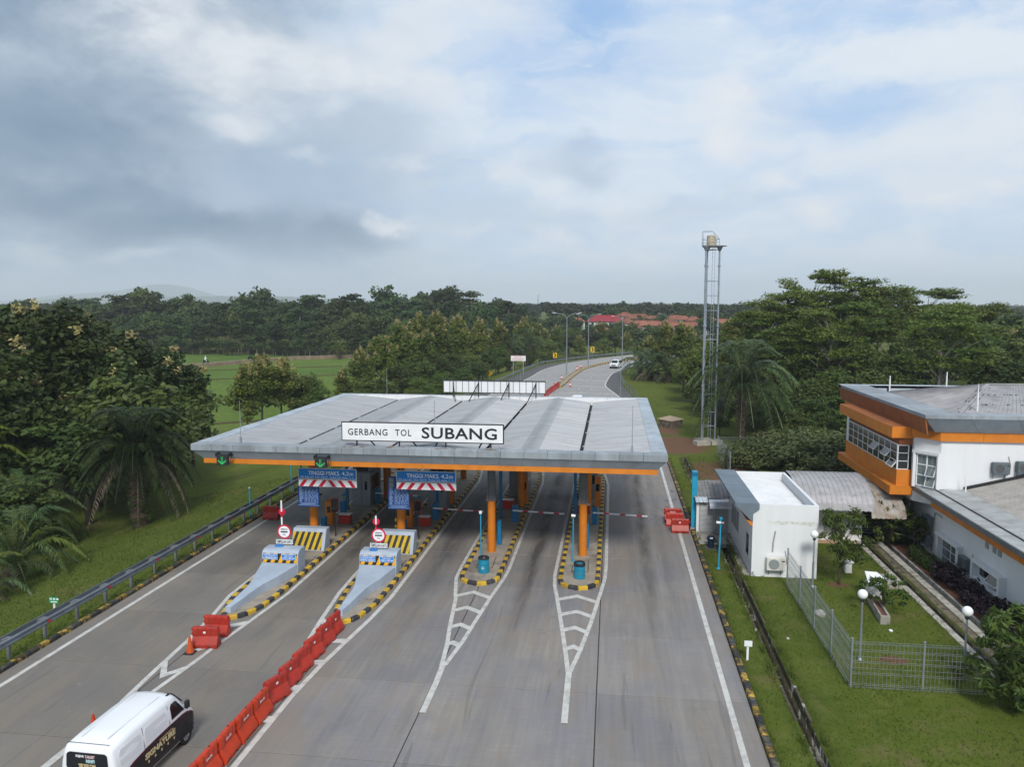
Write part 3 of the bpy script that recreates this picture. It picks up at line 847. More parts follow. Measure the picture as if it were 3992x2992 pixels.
# sloping grey fascia and orange band, panel by panel
def fascia(p, q, inx, iny, name, z0, z1, in0, in1, mat, n_, th=.04):
    for k in range(n_):
        t0, t1 = k / n_, (k + 1) / n_
        a = Vector(p).lerp(Vector(q), t0); b = Vector(p).lerp(Vector(q), t1)
        d = (b - a).normalized() * .006; a = a + d; b = b - d
        # shrink the ends towards the middle so corners mitre
        def pt(c, ins, z, tt):
            mid = (Vector(p) + Vector(q)) / 2
            L = (Vector(q) - Vector(p)).length
            s_ = (c - mid) * (1 - 2 * ins / L)
            r = mid + s_
            return (r.x + inx * ins, r.y + iny * ins, z)
        m_ = MB(CL)
        vs = [pt(a, in1, z1, t0), pt(b, in1, z1, t1), pt(b, in0, z0, t1), pt(a, in0, z0, t0)]
        vi = [pt(a, in1 + th, z1, t0), pt(b, in1 + th, z1, t1), pt(b, in0 + th, z0, t1), pt(a, in0 + th, z0, t0)]
        m_.raw(vs + vi, [(0, 1, 2, 3), (7, 6, 5, 4), (0, 4, 5, 1), (1, 5, 6, 2), (2, 6, 7, 3), (3, 7, 4, 0)])
        m_.build(name, mat, can)


SIDES = [((X0, Y0, 0), (X1, Y0, 0), 0, 1, NP), ((X1, Y0, 0), (X1, Y1, 0), -1, 0, 20), ((X1, Y1, 0), (X0, Y1, 0), 0, -1, NP), ((X0, Y1, 0), (X0, Y0, 0), 1, 0, 20)]
for p, q, ix, iy, n_ in SIDES:
    fascia(p, q, ix, iy, 'fascia_panel', 5.68, 6.17, .46, .06, GREY_CLAD, n_)
    fascia(p, q, ix, iy, 'orange_band_panel', 5.41, 5.676, .47, .47, ORANGE, n_ // 2)
m_ = MB(CL); m_.box(X0 + .55, X1 - .55, Y0 + .55, Y1 - .55, 5.42, 5.46); m_.build('soffit', SOFFIT, can)
# dark recess under the roof edge so the rim reads as a box
# folded roof: ridges and valleys run along y, ribs run down the slopes
XE = [X0 + .8, -17.5, -14.85, -12.1, -9.5, -6.75, -4.25, -1.6, X1 - .8]
ZE = [6.46, 6.10, 6.44, 6.10, 6.44, 6.10, 6.44, 6.10, 6.46]
YA, YB = Y0 + .76, Y1 - .37
per = .30
nr = int((YB - YA) / per)
for i in range(8):
    xa, xb, za, zb = XE[i], XE[i + 1], ZE[i], ZE[i + 1]
    ga = .10 if ZE[i] < 6.2 else 0.0; gb = .10 if ZE[i + 1] < 6.2 else 0.0
    xa += ga; xb -= gb
    ys = []; hs_ = []
    for k in range(nr):
        y = YA + (YB - YA) * k / nr
        w = (YB - YA) / nr
        ys += [y, y + w * .62, y + w * .70, y + w * .90]; hs_ += [0, 0, .048, .048]
    ys.append(YB); hs_.append(0)
    vs = []; fs = []
    NXS = 5
    rr = random.Random(i)
    jit = [rr.uniform(-.006, .006) for _ in ys]
    for s_ in range(NXS):
        t_ = s_ / (NXS - 1)
        x = xa + (xb - xa) * t_; z = za + (zb - za) * t_
        for k, (y, h) in enumerate(zip(ys, hs_)): vs.append((x, y, z + h + jit[k]))
    n1 = len(ys)
    for s_ in range(NXS - 1):
        for k in range(n1 - 1): fs.append((s_ * n1 + k, (s_ + 1) * n1 + k, (s_ + 1) * n1 + k + 1, s_ * n1 + k + 1))
    m_ = MB(CL); m_.raw(vs, fs); m_.build('roof_sheet', ROOF, can, fix=False)
for x in (-14.85, -9.5, -4.25):
    nn = 8
    for k in range(nn):
        ya = YA + .1 + (YB - YA - .2) * k / nn; yb = YA + .1 + (YB - YA - .2) * (k + 1) / nn
        m_ = MB(CL); m_.loft([[(x - .48, y, 6.405), (x, y, 6.485), (x + .48, y, 6.405), (x + .48, y, 6.385), (x - .48, y, 6.385)] for y in (ya, yb - .006)]); m_.build('ridge_cap', RIDGE, can)
for x in (-17.5, -12.1, -6.75, -1.6):
    m_ = MB(CL)
    m_.box(x - .13, x + .13, YA + 1.8, YB - .02, 5.86, 5.90); m_.box(x - .14, x - .11, YA + 1.8, YB - .02, 5.86, 6.10); m_.box(x + .11, x + .14, YA + 1.8, YB - .02, 5.86, 6.10)
    m_.build('gutter', DARKGUT, can)
    for k in range(4):
        y = 42.8 + k * 4.6
        m_ = MB(CL); m_.box(x + .02, x + .22, y, y + .12, 6.14, 6.18); m_.build('gutter_bracket', COPING_SIDE, can)
# pale inner upstand at the back and front edges (shows as triangles in the folds)
UPST = M('pale_upstand_sheet', (.80, .80, .80), (.74, .74, .74), rough=.6, dirt=(.4, .38, .35), dscale=1)
for k in range(10):
    a = X0 + .8 + (X1 - X0 - 1.6) * k / 10; b = X0 + .8 + (X1 - X0 - 1.6) * (k + 1) / 10
    m_ = MB(CL); m_.box(a + .01, b - .01, Y1 - .40, Y1 - .36, 5.9, 6.50); m_.build('upstand_panel', UPST, can)
m_ = MB(CL); m_.box(X0 + .8, X1 - .8, Y0 + .715, Y0 + .755, 5.6, 6.44); m_.build('front_upstand', UPST, can)
m_ = MB(CL); m_.box(X0 + .76, X0 + .8, Y0 + .8, Y1 - .4, 5.6, 6.46); m_.build('side_upstand', UPST, can)
m_ = MB(CL); m_.box(X1 - .8, X1 - .76, Y0 + .8, Y1 - .4, 5.6, 6.46); m_.build('side_upstand', UPST, can)
# lightning rods
for (x, y, z0, h) in [(-20.0, 39.8, 6.5, 2.3), (1.05, 39.9, 6.5, 2.35), (-9.55, 41.2, 6.3, 2.5), (-18.6, 62.9, 6.2, 2.5), (-7.4, 62.8, 6.2, 2.3), (.65, 62.9, 6.2, 2.6)]:
    m_ = MB(CL); m_.tube([(x, y, z0), (x, y, z0 + h)], [.022, .012], 6); m_.box(x - .05, x + .05, y - .05, y + .05, z0 - .05, z0 + .28)
    m_.build('lightning_rod', GALV, can)
# columns
for (x, y, r, zo) in [(-17.25, 43.0, .24, 5.42), (-12.0, 43.0, .24, 5.42), (-6.62, 42.4, .22, 3.05), (-1.5, 42.4, .22, 3.05), (-16.0, 53.8, .27, 5.42), (-11.1, 52.6, .27, 5.42), (-6.15, 52.6, .24, 5.42), (-1.55, 52.2, .24, 5.42), (-16.8, 60.5, .24, 5.42), (-11.7, 60.5, .24, 5.42), (-6.6, 60.5, .24, 5.42), (-1.55, 60.5, .24, 5.42)]:
    m_ = MB(CL); m_.tube([(x, y, .12), (x, y, zo)], r, 20); co = m_.build('column', ORANGE_COL, can, smooth=False)
    if zo < 5:
        s_ = MB(CL); s_.box(x - .2, x + .2, y - .03, y + .03, zo, 5.42); s_.box(x - .2, x - .17, y - .17, y + .17, zo, 5.42); s_.box(x + .17, x + .2, y - .17, y + .17, zo, 5.42)
        s_.raw([(x - .26, y - .2, zo), (x - .2, y - .2, zo), (x - .2, y - .2, zo + .55), (x - .26, y + .2, zo), (x - .2, y + .2, zo), (x - .2, y + .2, zo + .55)], [(0, 1, 2), (3, 5, 4), (0, 3, 4, 1), (1, 4, 5, 2), (2, 5, 3, 0)])
        s_.raw([(x + .26, y - .2, zo), (x + .2, y - .2, zo), (x + .2, y - .2, zo + .55), (x + .26, y + .2, zo), (x + .2, y + .2, zo), (x + .2, y + .2, zo + .55)], [(0, 1, 2), (3, 5, 4), (0, 3, 4, 1), (1, 4, 5, 2), (2, 5, 3, 0)])
        s_.build('steel_column', STEELGREY, can)
# roof beams under the soffit
for y in (42.4, 47.5, 52.6, 57.7, 60.5):
    m_ = MB(CL); m_.box(X0 + .6, X1 - .6, y - .09, y + .09, 5.2, 5.42); m_.build('roof_beam', STEELGREY, can)

# ------------------------------------------------------------------ name sign on the roof edge
SL = (-9.87, 39.6, 6.52)
sg = thing('gate_name_sign', 'long white sign board reading GERBANG TOL SUBANG on front roof edge', 'sign', SL)
m_ = MB(SL); m_.box(-14.23, -5.51, 39.56, 39.62, 6.77, 7.81); m_.build('sign_border', BLACK_PAINT, sg, bevel=.03)
m_ = MB(SL); m_.box(-14.17, -5.57, 39.545, 39.556, 6.83, 7.75); m_.build('sign_face', WHITE_PAINT, sg)
letter('GERBANG', (-12.78, 39.538, 7.27), sg, BLACK_PAINT, SL, size=.5, width=2.15, height=.35, bold=.004, space=1.15)
letter('TOL', (-10.85, 39.538, 7.27), sg, BLACK_PAINT, SL, size=.5, width=.88, height=.35, bold=.004, space=1.2)
letter('SUBANG', (-7.87, 39.538, 7.29), sg, BLACK_PAINT, SL, size=.8, width=3.98, height=.60, bold=.014, space=1.05)
for x in (-13.42, -11.1, -8.6, -6.22):
    m_ = MB(SL); m_.box(x - .035, x + .035, 39.63, 39.70, 6.50, 7.75); m_.build('post', DARKSTEEL, sg)
    m_ = MB(SL); m_.beam((x + (.75 if x < -9 else -.75), 40.4, 6.40), (x, 39.67, 7.6), .06); m_.build('brace', DARKSTEEL, sg)
RUST = M('rust_stain', (.30, .15, .06), (.22, .12, .06), rough=.9, scale=6)
rr = random.Random(31)
for x in (-13.42, -11.1, -8.6, -6.22):
    m_ = MB(CL)
    for k in range(5):
        cx_ = x + rr.uniform(-.5, .5); cy_ = 39.2 + rr.uniform(-.1, .35)
        m_.face([(cx_ + rr.uniform(.06, .2) * math.cos(a), cy_ + rr.uniform(.03, .09) * math.sin(a), 6.531 + .0015 * k) for a in np.linspace(0, 6.283, 9)[:-1]])
    m_.build('rust_stain', RUST, can)
SL = (-9.5, 62.6, 6.52)
sg = thing('sign_board', 'white sign board seen from its back with dark frame bars on rear roof edge', 'sign', SL)
m_ = MB(SL); m_.box(-13.72, -5.34, 62.62, 62.66, 6.82, 7.78); m_.build('sign_face', WHITE_PAINT, sg)
fr = []
for a, b in (((-13.73, 62.58, 7.79), (-5.33, 62.58, 7.79)), ((-13.73, 62.58, 6.79), (-5.33, 62.58, 6.79))):
    m_ = MB(SL); m_.beam(a, b, .06); m_.build('frame_rail', DARKSTEEL, sg)
for k in range(17):
    x = -13.72 + 8.38 * k / 16
    m_ = MB(SL); m_.box(x - .016, x + .016, 62.57, 62.60, 6.82, 7.76); m_.build('frame_bar', DARKSTEEL, sg)
for k, x in enumerate((-12.9, -10.8, -8.3, -6.1)):
    m_ = MB(SL); m_.box(x - .04, x + .04, 62.48, 62.55, 6.45, 7.7); m_.build('post', DARKSTEEL, sg)
    m_ = MB(SL); m_.beam((x + (.45 if k == 0 else -.55), 61.1, 6.25), (x, 62.5, 7.6), .06); m_.build('brace', DARKSTEEL, sg)

# ------------------------------------------------------------------ lane signals with green arrows
GREEN = glow('green_led', (.03, .55, .14), .55)
for x, lab in ((-20.55, 'black lane signal with green down arrow at the left end of the orange band'), (-15.1, 'black lane signal with green down arrow above the blue height limit sign')):
    L = (x, 38.8, 5.42)
    t = thing('lane_signal', lab, 'lane signal', L, 'lane signals on the canopy')
    m_ = MB(L); m_.box(x - .31, x + .31, 38.70, 38.90, 5.45, 6.02); m_.build('housing', DARKSTEEL, t, bevel=.012)
    m_ = MB(L)
    m_.box(x - .38, x - .33, 38.72, 39.2, 5.9, 6.08); m_.box(x + .33, x + .38, 38.72, 39.2, 5.9, 6.08); m_.beam((x - .34, 39.2, 6.0), (x - .34, 38.85, 5.5), .03); m_.beam((x + .34, 39.2, 6.0), (x + .34, 38.85, 5.5), .03)
    m_.build('bracket', DARKSTEEL, t)
    m_ = MB(L)
    pts = [(dx_, 5.90 - .052 * k) for k in range(8) for dx_ in (-.035, .035)]
    for k in range(6):
        for s_ in (-1, 1): pts += [(s_ * (.03 + .036 * k), 5.52 + .030 * k), (s_ * (.03 + .036 * k), 5.575 + .030 * k)]
    for a, z in pts: m_.box(x + a - .011, x + a + .011, 38.688, 38.699, z - .011, z + .011)
    m_.build('arrow', GREEN, t)

# ------------------------------------------------------------------ height limit signs
for xa, xb, lab in ((-17.30, -13.94, 'left blue TINGGI MAKS height sign over red chevron board'), (-11.68, -8.35, 'right blue TINGGI MAKS height sign over red chevron board')):
    xc = (xa + xb) / 2; L = (xc, 41.0, 3.88)
    t = thing('height_limit_sign', lab, 'sign', L, 'height limit signs under the canopy')
    m_ = MB(L); m_.box(xa, xb, 41.0, 41.04, 4.32, 4.92); m_.build('sign_border', WHITE_PAINT, t, bevel=.02)
    m_ = MB(L); m_.box(xa + .035, xb - .035, 40.99, 40.998, 4.355, 4.885); m_.build('sign_face', SIGNBLUE, t)
    letter('TINGGI', (xc - .62, 40.985, 4.66), t, WHITE_PAINT, L, size=.3, width=.92, height=.235, bold=.004)
    letter('MAKS.', (xc + .35, 40.985, 4.66), t, WHITE_PAINT, L, size=.3, width=.80, height=.235, bold=.004)
    letter('4,2', (xc + 1.05, 40.985, 4.65), t, WHITE_PAINT, L, size=.3, width=.42, height=.25, bold=.004)
    letter('m', (xc + 1.40, 40.985, 4.625), t, WHITE_PAINT, L, size=.3, width=.20, height=.155, bold=.004)
    letter('PP No 55 Thn 2012  Pasal 54 Ayat 1. c', (xc, 40.985, 4.43), t, WHITE_PAINT, L, size=.1, width=3.05, height=.085, bold=.001)
    m_ = MB(L); m_.box(xa + .01, xb + .01, 41.0, 41.035, 3.88, 4.28); m_.build('chevron_board', WHITE_PAINT, t, bevel=.01)
    for k, x in enumerate((-1.42, -.86, -.30, .30, .86, 1.42)):
        s_ = 1 if x > 0 else -1
        m_ = MB(L); u = x - s_ * .17; v = x + s_ * .11; w = .115
        m_.face([(xc + v - w, 40.995, 3.895), (xc + v + w, 40.995, 3.895), (xc + u + w, 40.995, 4.265), (xc + u - w, 40.995, 4.265)]); m_.build('red_stripe', SIGNRED, t)
    for x in (xa + .15, xb - .15):
        m_ = MB(L); m_.box(x - .03, x + .03, 41.05, 41.1, 3.88, 5.42); m_.build('hanger', DARKSTEEL, t)

# ------------------------------------------------------------------ island equipment
def stripes_on(m_mb_parent, L, quad, n_, slant, m1, m2, name='stripe'):
    """slanted bands on a quad given as bottom-left, bottom-right, top-right, top-left"""
    bl, br, tr, tl = [Vector(p) for p in quad]
    def at(u, v): return bl.lerp(br, u).lerp(tl.lerp(tr, u), v)
    k = -slant
    step = 1.0 / n_
    i = 0
    while k < 1.0:
        u0, u1 = k, k + step
        # clip a band whose top is shifted by slant
        poly = [(u0, 0), (u1, 0), (u1 + slant, 1), (u0 + slant, 1)]
        def clip(P, c, keep):
            o = []
            for a, b in zip(P, P[1:] + P[:1]):
                ia, ib = keep(a[0], c), keep(b[0], c)
                if ia: o.append(a)
                if ia != ib:
                    tt = (c - a[0]) / (b[0] - a[0]); o.append((c, a[1] + tt * (b[1] - a[1])))
            return o
        poly = clip(poly, 0, lambda x, c: x >= c) if poly else poly
        poly = clip(poly, 1, lambda x, c: x <= c) if len(poly) > 2 else poly
        if len(poly) > 2:
            m_ = MB(L); m_.face([at(*p) for p in poly]); m_.build(name, m1 if i % 2 == 0 else m2, m_mb_parent)
        i += 1; k += step


for dx_, dy, lab1, lab2, t1, t2 in ((0.0, 0.0, 'grey concrete crash nose with 1 KENDARAAN plate on the left toll island', 'grey concrete block with yellow black stripes behind the 1 KENDARAAN crash nose', ('1 KARTU HANYA UNTUK', '1 KENDARAAN'), None),
                                    (5.13, 0.3, 'grey concrete crash nose with KARTU CUKUP plate where the red barrier row ends', 'grey concrete block with yellow black stripes behind the KARTU CUKUP crash nose', ('PASTIKAN SALDO', 'KARTU CUKUP'), None)):
    L = (-16.9 + dx_, 37 + dy, .12)
    t = thing('crash_nose', lab1, 'crash barrier', L, 'concrete crash noses on the islands')
    def rg(y, xl, xr, z): return [(xl + dx_, y + dy, .1), (xr + dx_, y + dy, .1), (xr + dx_ - .02, y + dy, z - .03), (xr + dx_ - .06, y + dy, z), (xl + dx_ + .06, y + dy, z), (xl + dx_ + .02, y + dy, z - .03)]
    m_ = MB(L)
    m_.loft([rg(32.15, -17.22, -16.92, .42), rg(33.0, -17.22, -16.80, .47), rg(34.3, -17.25, -16.66, .54), rg(34.9, -17.33, -16.56, .56), rg(35.9, -17.58, -16.28, .60), rg(37.42, -17.92, -15.98, .66)])
    m_.extr([(a_ + dy, b_) for a_, b_ in [(37.40, .1), (37.50, .66), (37.56, 1.14), (37.72, 1.26), (37.86, 1.30), (38.45, 1.30), (38.45, .1)]], 'x', -17.93 + dx_, -15.97 + dx_)
    m_.build('nose_body', BULLNOSE, t)
    q = [(-17.90 + dx_, 37.478 + dy, .665), (-16.02 + dx_, 37.478 + dy, .665), (-16.02 + dx_, 37.542 + dy, 1.14), (-17.90 + dx_, 37.542 + dy, 1.14)]
    stripes_on(t, L, q, 9, .10, STRIPEBLK, STRIPEORG)
    for (cx_, w_, lines, nm) in ((-17.47 + dx_, .80, t1, 'sign_plate'), (-16.46 + dx_, .78, ('Call Center', '( 0260 ) 7600 600'), 'sign_plate')):
        yy = 37.49 + dy
        m_ = MB(L); m_.box(cx_ - w_ / 2, cx_ + w_ / 2, yy - .012, yy, .83, 1.13); m_.build(nm, WHITE_PAINT, t)
        m_ = MB(L); m_.box(cx_ - w_ / 2 + .018, cx_ + w_ / 2 - .018, yy - .017, yy - .0125, .848, 1.112); m_.build('sign_face', SIGNBLUE, t)
        letter(lines[0], (cx_, yy - .024, 1.045), t, WHITE_PAINT, L, size=.1, width=w_ * (.80 if 'KARTU H' in lines[0] or 'PAST' in lines[0] else .6), height=.075, bold=.001)
        letter(lines[1], (cx_, yy - .024, .925), t, WHITE_PAINT, L, size=.1, width=w_ * .86, height=.10, bold=.002)
    # second block
    L = (-17.0 + dx_, 41.6, .12)
    t = thing('striped_block', lab2, 'concrete block', L, 'striped concrete blocks on the islands')
    m_ = MB(L); m_.extr([(41.25, .1), (41.75, 1.26), (42.25, 1.26), (42.25, .1)], 'x', -17.98 + dx_, -16.02 + dx_); m_.build('block_body', BULLNOSE, t, bevel=.02)
    q = [(-17.94 + dx_, 41.262, .16), (-16.2 + dx_, 41.262, .16), (-16.2 + dx_, 41.655, 1.08), (-17.94 + dx_, 41.655, 1.08)]
    stripes_on(t, L, q, 10, .14, STRIPEYEL, STRIPEBLK)

for dx_, pz, lab in ((0.0, 3.70, 'red ringed GERBANG TOL sign with taller white pole on the left crash nose'), (5.13, 3.05, 'red ringed GERBANG TOL sign with shorter white pole on the KARTU CUKUP nose')):
    L = (-17.1 + dx_, 38.2, 1.3)
    t = thing('stop_sign', lab, 'sign', L, 'round toll gate signs on the crash noses')
    x = -17.22 + dx_
    for k in range(8):
        za = 1.3 + (pz - 1.3) * k / 8; zb = 1.3 + (pz - 1.3) * (k + 1) / 8
        m_ = MB(L); m_.tube([(x, 38.5, za), (x, 38.5, zb)], .045, 10); m_.build('pole_band', SIGNRED if k in (5,) else WHITE_PAINT, t)
    m_ = MB(L); zc = pz - .62 if dx_ == 0 else pz - .32
    m_.raw([(x + .19 * math.cos(a), 38.53 + e, zc + .19 * math.sin(a)) for e in (0, .02) for a in np.linspace(0, 2 * math.pi, 25)[:-1]], [tuple(range(24)), tuple(range(47, 23, -1))] + [(k, k + 24, (k + 1) % 24 + 24, (k + 1) % 24) for k in range(24)]); m_.build('red_disc', SIGNRED, t)
    xc, zc = -17.06 + dx_, 2.04
    for r, y, mt, nm in ((.385, 38.40, SIGNRED, 'sign_ring'), (.305, 38.392, WHITE_PAINT, 'sign_face')):
        m_ = MB(L); a_ = np.linspace(0, 2 * math.pi, 33)[:-1]
        m_.raw([(xc + r * math.cos(a), y + e, zc + r * math.sin(a)) for e in (0, .012 if nm == 'sign_ring' else .006) for a in a_], [tuple(range(32)), tuple(range(63, 31, -1))] + [(k, k + 32, (k + 1) % 32 + 32, (k + 1) % 32) for k in range(32)]); m_.build(nm, mt, t)
    m_ = MB(L); m_.box(xc - .19, xc + .19, 38.383, 38.39, zc - .035, zc + .035); m_.build('bar', BLACK_PAINT, t, bevel=.003)
    letter('GERBANG', (xc, 38.385, zc + .14), t, BLACK_PAINT, L, size=.1, width=.38, height=.075)
    letter('TOL', (xc, 38.385, zc - .14), t, BLACK_PAINT, L, size=.1, width=.16, height=.075)
    m_ = MB(L); m_.box(xc - .48, xc + .48, 38.40, 38.425, 1.37, 1.64); m_.build('plate_border', BLACK_PAINT, t)
    m_ = MB(L); m_.box(xc - .465, xc + .465, 38.392, 38.398, 1.385, 1.625); m_.build('plate_face', WHITE_PAINT, t)
    letter('TEMPELKAN KARTU', (xc, 38.386, 1.505), t, BLACK_PAINT, L, size=.1, width=.88, height=.165, bold=.001)
    m_ = MB(L); m_.box(xc - .42, xc - .02, 38.1, 38.36, 1.3, 1.355); m_.build('card_reader', SIGNBLUE, t)

# tariff boards on the columns
TLINE = M('pale_blue_print', (.35, .48, .66), rough=.5)
for (xa, xb, z0, z1, lab) in ((-17.55, -16.31, 2.58, 3.86, 'navy tariff board of fine print on left orange column, under left height sign'), (-12.31, -11.08, 2.60, 4.45, 'taller navy tariff board with small pictures on orange column, under right height sign')):
    L = ((xa + xb) / 2, 41.5, z0)
    t = thing('tariff_board', lab, 'sign', L, 'navy tariff boards')
    m_ = MB(L); m_.box(xa, xb, 41.5, 41.56, z0, z1); m_.build('sign_face', TARIFBLUE, t, bevel=.008)
    m_ = MB(L)
    z = z0 + .30; rr = random.Random(3)
    while z < min(z1 - .1, 3.8):
        m_.box(xa + .08, xa + .08 + rr.uniform(.14, .26), 41.494, 41.499, z, z + .022)
        xx = xa + .40
        while xx < xb - .14:
            w = rr.uniform(.07, .17); m_.box(xx, min(xx + w, xb - .07), 41.494, 41.499, z, z + .02); xx += w + .05
        z += .068
    m_.box(xa + .07, xb - .07, 41.494, 41.499, z0 + .22, z0 + .235); m_.box(xa + .16, xb - .2, 41.494, 41.499, z0 + .16, z0 + .18); m_.box(xa + .01, xb - .01, 41.494, 41.499, z0 + .085, z0 + .105)
    m_.build('printed_line', TLINE, t, fix=False)
    m_ = MB(L)
    m_.box(xa + .35, xa + .358, 41.493, 41.498, z0 + .28, min(z1, 3.8) - .1); m_.build('table_rule', TLINE, t)
    m_ = MB(L); m_.box(xb - .08, xb - .072, 41.493, 41.498, z0 + .28, min(z1, 3.8) - .1); m_.build('table_rule', TLINE, t)
    if z1 > 4:
        for a, b in ((4.16, 4.38), (3.86, 4.12)):
            m_ = MB(L); m_.box(xa + .07, xa + .34, 41.494, 41.499, a, b); m_.build('picture', PALEGLASS, t)
    m_ = MB(L); m_.box((xa + xb) / 2 - .3, (xa + xb) / 2 + .3, 41.56, 42.8, z0 + .4, z0 + .48); m_.build('bracket', DARKSTEEL, t)


def eq(name, label, cat, x, y, group=None):
    return thing(name, label, cat, (x, y, .125), group), (x, y, .125)


WHERE = ['on the far-left island', 'on the island ending the red barrier row', 'on the island with black-lidded drum', 'on the island beside the right-hand lane']
XC = [-16.8, -11.7, -6.6, -1.55]
for i, xc in enumerate(XC):
    w = WHERE[i]
    ent = i < 2
    dx_ = xc + 16.8
    # toll booth
    by = 51.2 if ent else 55.0
    bx = -17.05 + dx_ if i == 0 else xc
    t, L = eq('toll_booth', 'grey toll booth with dark windows ' + w, 'toll booth', bx, by + 1.2, 'toll booths under the canopy')
    m_ = MB(L); m_.box(bx - .7, bx + .62, by, by + 2.5, .125, 2.45); m_.build('booth_wall', BOOTHGREY, t, bevel=.03)
    m_ = MB(L); m_.box(bx - .76, bx + .68, by - .06, by + 2.56, 2.45, 2.55); m_.build('booth_roof', STEELGREY, t)
    m_ = MB(L); m_.box(bx - .02, bx + .0, by - .012, by + .002, .15, 2.43); m_.build('door_joint', DARKSTEEL, t)
    m_ = MB(L); m_.box(bx + .22, bx + .40, by - .014, by - .002, 1.25, 1.85); m_.build('slot_window', GLASS, t)
    for sx in (-1, 1):
        m_ = MB(L); xs = bx - .71 if sx < 0 else bx + .61
        m_.box(xs, xs + .02, by + .35, by + 1.9, 1.15, 2.15); m_.build('side_window', GLASS, t)
        m_ = MB(L); xs = bx - .73 if sx < 0 else bx + .62
        m_.box(xs, xs + .03, by + .3, by + 1.95, 1.08, 1.15); m_.build('window_sill', ALUFRAME, t)
    m_ = MB(L); m_.box(bx - .45, bx + .35, by + .1, by + .42, 2.55, 3.1); m_.build('air_conditioner', DARKSTEEL, t)
    m_ = MB(L); m_.lathe((bx - .12, by + .08, 2.82), [(.001, 0), (.2, 0), (.2, .02), (.001, .02)], 16); ac = None
    # boom barrier
    bx2, by2, arm = [(-16.15, 52.0, 3.0), (-11.24, 48.5, 3.3), (-6.08, 48.6, 3.3), (-.99, 48.7, 3.4)][i]
    t, L = eq('boom_barrier', 'blue barrier with lowered red-white arm ' + w, 'boom barrier', bx2, by2, 'lane boom barriers')
    m_ = MB(L); m_.box(bx2 - .17, bx2 + .17, by2 - .17, by2 + .2, .125, 1.14); m_.extr([(bx2 - .17, 1.14), (bx2 + .17, 1.14), (bx2 + .12, 1.2), (bx2 - .12, 1.2)], 'y', by2 - .17, by2 + .2); m_.build('cabinet', CABBLUE, t, bevel=.012)
    nb = 10
    for k in range(nb):
        m_ = MB(L); xa = bx2 - .12 + arm * k / nb; xb = bx2 - .12 + arm * (k + 1) / nb
        m_.box(xa, xb, by2 - .24, by2 - .19, .86 - .012 * k, .95 - .012 * k); m_.build('arm_band', SIGNRED if k % 3 == 2 else WHITE_PAINT, t)
    # red box
    rx_, ry_ = [(-16.73, 46.9), (-11.62, 47.0), (-6.95, 51.9), (-1.75, 51.2)][i]
    t, L = eq('red_box', 'red steel box with white top edge ' + w, 'box', rx_, ry_, 'red boxes on the islands')
    m_ = MB(L); m_.box(rx_ - .38, rx_ + .38, ry_ - .22, ry_ + .22, .125, .70); m_.build('box_body', REDBOX, t, bevel=.01)
    m_ = MB(L); m_.box(rx_ - .385, rx_ + .385, ry_ - .225, ry_ + .225, .70, .735); m_.build('box_lid', WHITE_PAINT, t)
    # tall blue sign post reaching the roof
    px, py = [(-17.75, 50.2), (-11.55, 50.4), (-7.1, 49.4), (-2.3, 50.2)][i]
    t, L = eq('blue_post', 'dark blue post up to the canopy roof ' + w, 'post', px, py, 'blue posts under the canopy')
    m_ = MB(L); m_.box(px - .09, px + .09, py - .09, py + .09, .15, 5.2); m_.build('shaft', CABBLUE, t, bevel=.01)
    m_ = MB(L); m_.box(px - .16, px + .16, py - .16, py + .16, .125, .15); m_.build('base_plate', DARKSTEEL, t)
    if ent:
        bx = -17.64 + dx_
        t, L = eq('blue_cabinet', 'short blue cabinet beside the orange kiosk ' + w, 'cabinet', bx, 45.6, 'short blue cabinets')
        m_ = MB(L); m_.box(bx - .15, bx + .15, 45.45, 45.75, .125, .85); m_.build('cabinet_body', CABBLUE, t, bevel=.012); m_ = MB(L); m_.box(bx - .11, bx + .11, 45.438, 45.449, .25, .75); m_.build('cabinet_door', CABBLUE, t)
        t, L = eq('orange_kiosk', 'tall orange ticket kiosk behind the column ' + w, 'kiosk', bx + .02, 46.6, 'orange ticket kiosks')
        m_ = MB(L); m_.box(bx - .2, bx + .26, 46.35, 46.9, .125, 1.62); m_.extr([(46.35, 1.62), (46.9, 1.62), (46.9, 1.72)], 'x', bx - .2, bx + .26); m_.build('kiosk_body', ORANGE_COL, t, bevel=.012)
        m_ = MB(L); m_.box(bx - .08, bx + .14, 46.338, 46.349, .9, 1.3); m_.build('kiosk_screen', GLASS, t)
        sx, sy = -16.36 + dx_, 44.1
        t, L = eq('display_sign', 'black red-sided display on pole ' + w, 'display', sx, sy, 'lane displays')
        m_ = MB(L); m_.tube([(sx, sy, .125), (sx, sy, 2.2)], .035, 8); m_.build('pole', DARKSTEEL, t)
        m_ = MB(L); m_.box(sx - .22, sx + .18, sy - .08, sy + .12, 1.62, 2.42); m_.build('casing', REDBOX, t, bevel=.01)
        m_ = MB(L); m_.box(sx - .21, sx + .17, sy - .092, sy - .081, 1.64, 2.40); m_.build('screen', GLASS, t)
        sx, sy = -17.5 + dx_, 48.7
        t, L = eq('blue_reader', 'blue reader post with camera head ' + w, 'card reader', sx, sy, 'blue card reader posts')
        m_ = MB(L); m_.box(sx - .18, sx + .18, sy - .15, sy + .15, .125, 1.1); m_.build('cabinet_body', CABBLUE, t, bevel=.012)
        m_ = MB(L); m_.tube([(sx + .05, sy, 1.1), (sx + .05, sy, 1.5)], .03, 8); m_.build('stem', CABBLUE, t)
        m_ = MB(L); m_.box(sx - .05, sx + .17, sy - .1, sy + .1, 1.45, 1.55); m_.build('camera_head', CABBLUE, t)
        sx, sy = (-17.82 + dx_, 44.4)
        t, L = eq('bollard', ('black bollard ' if i == 0 else 'yellow and black banded bollard ') + w, 'bollard', sx, sy)
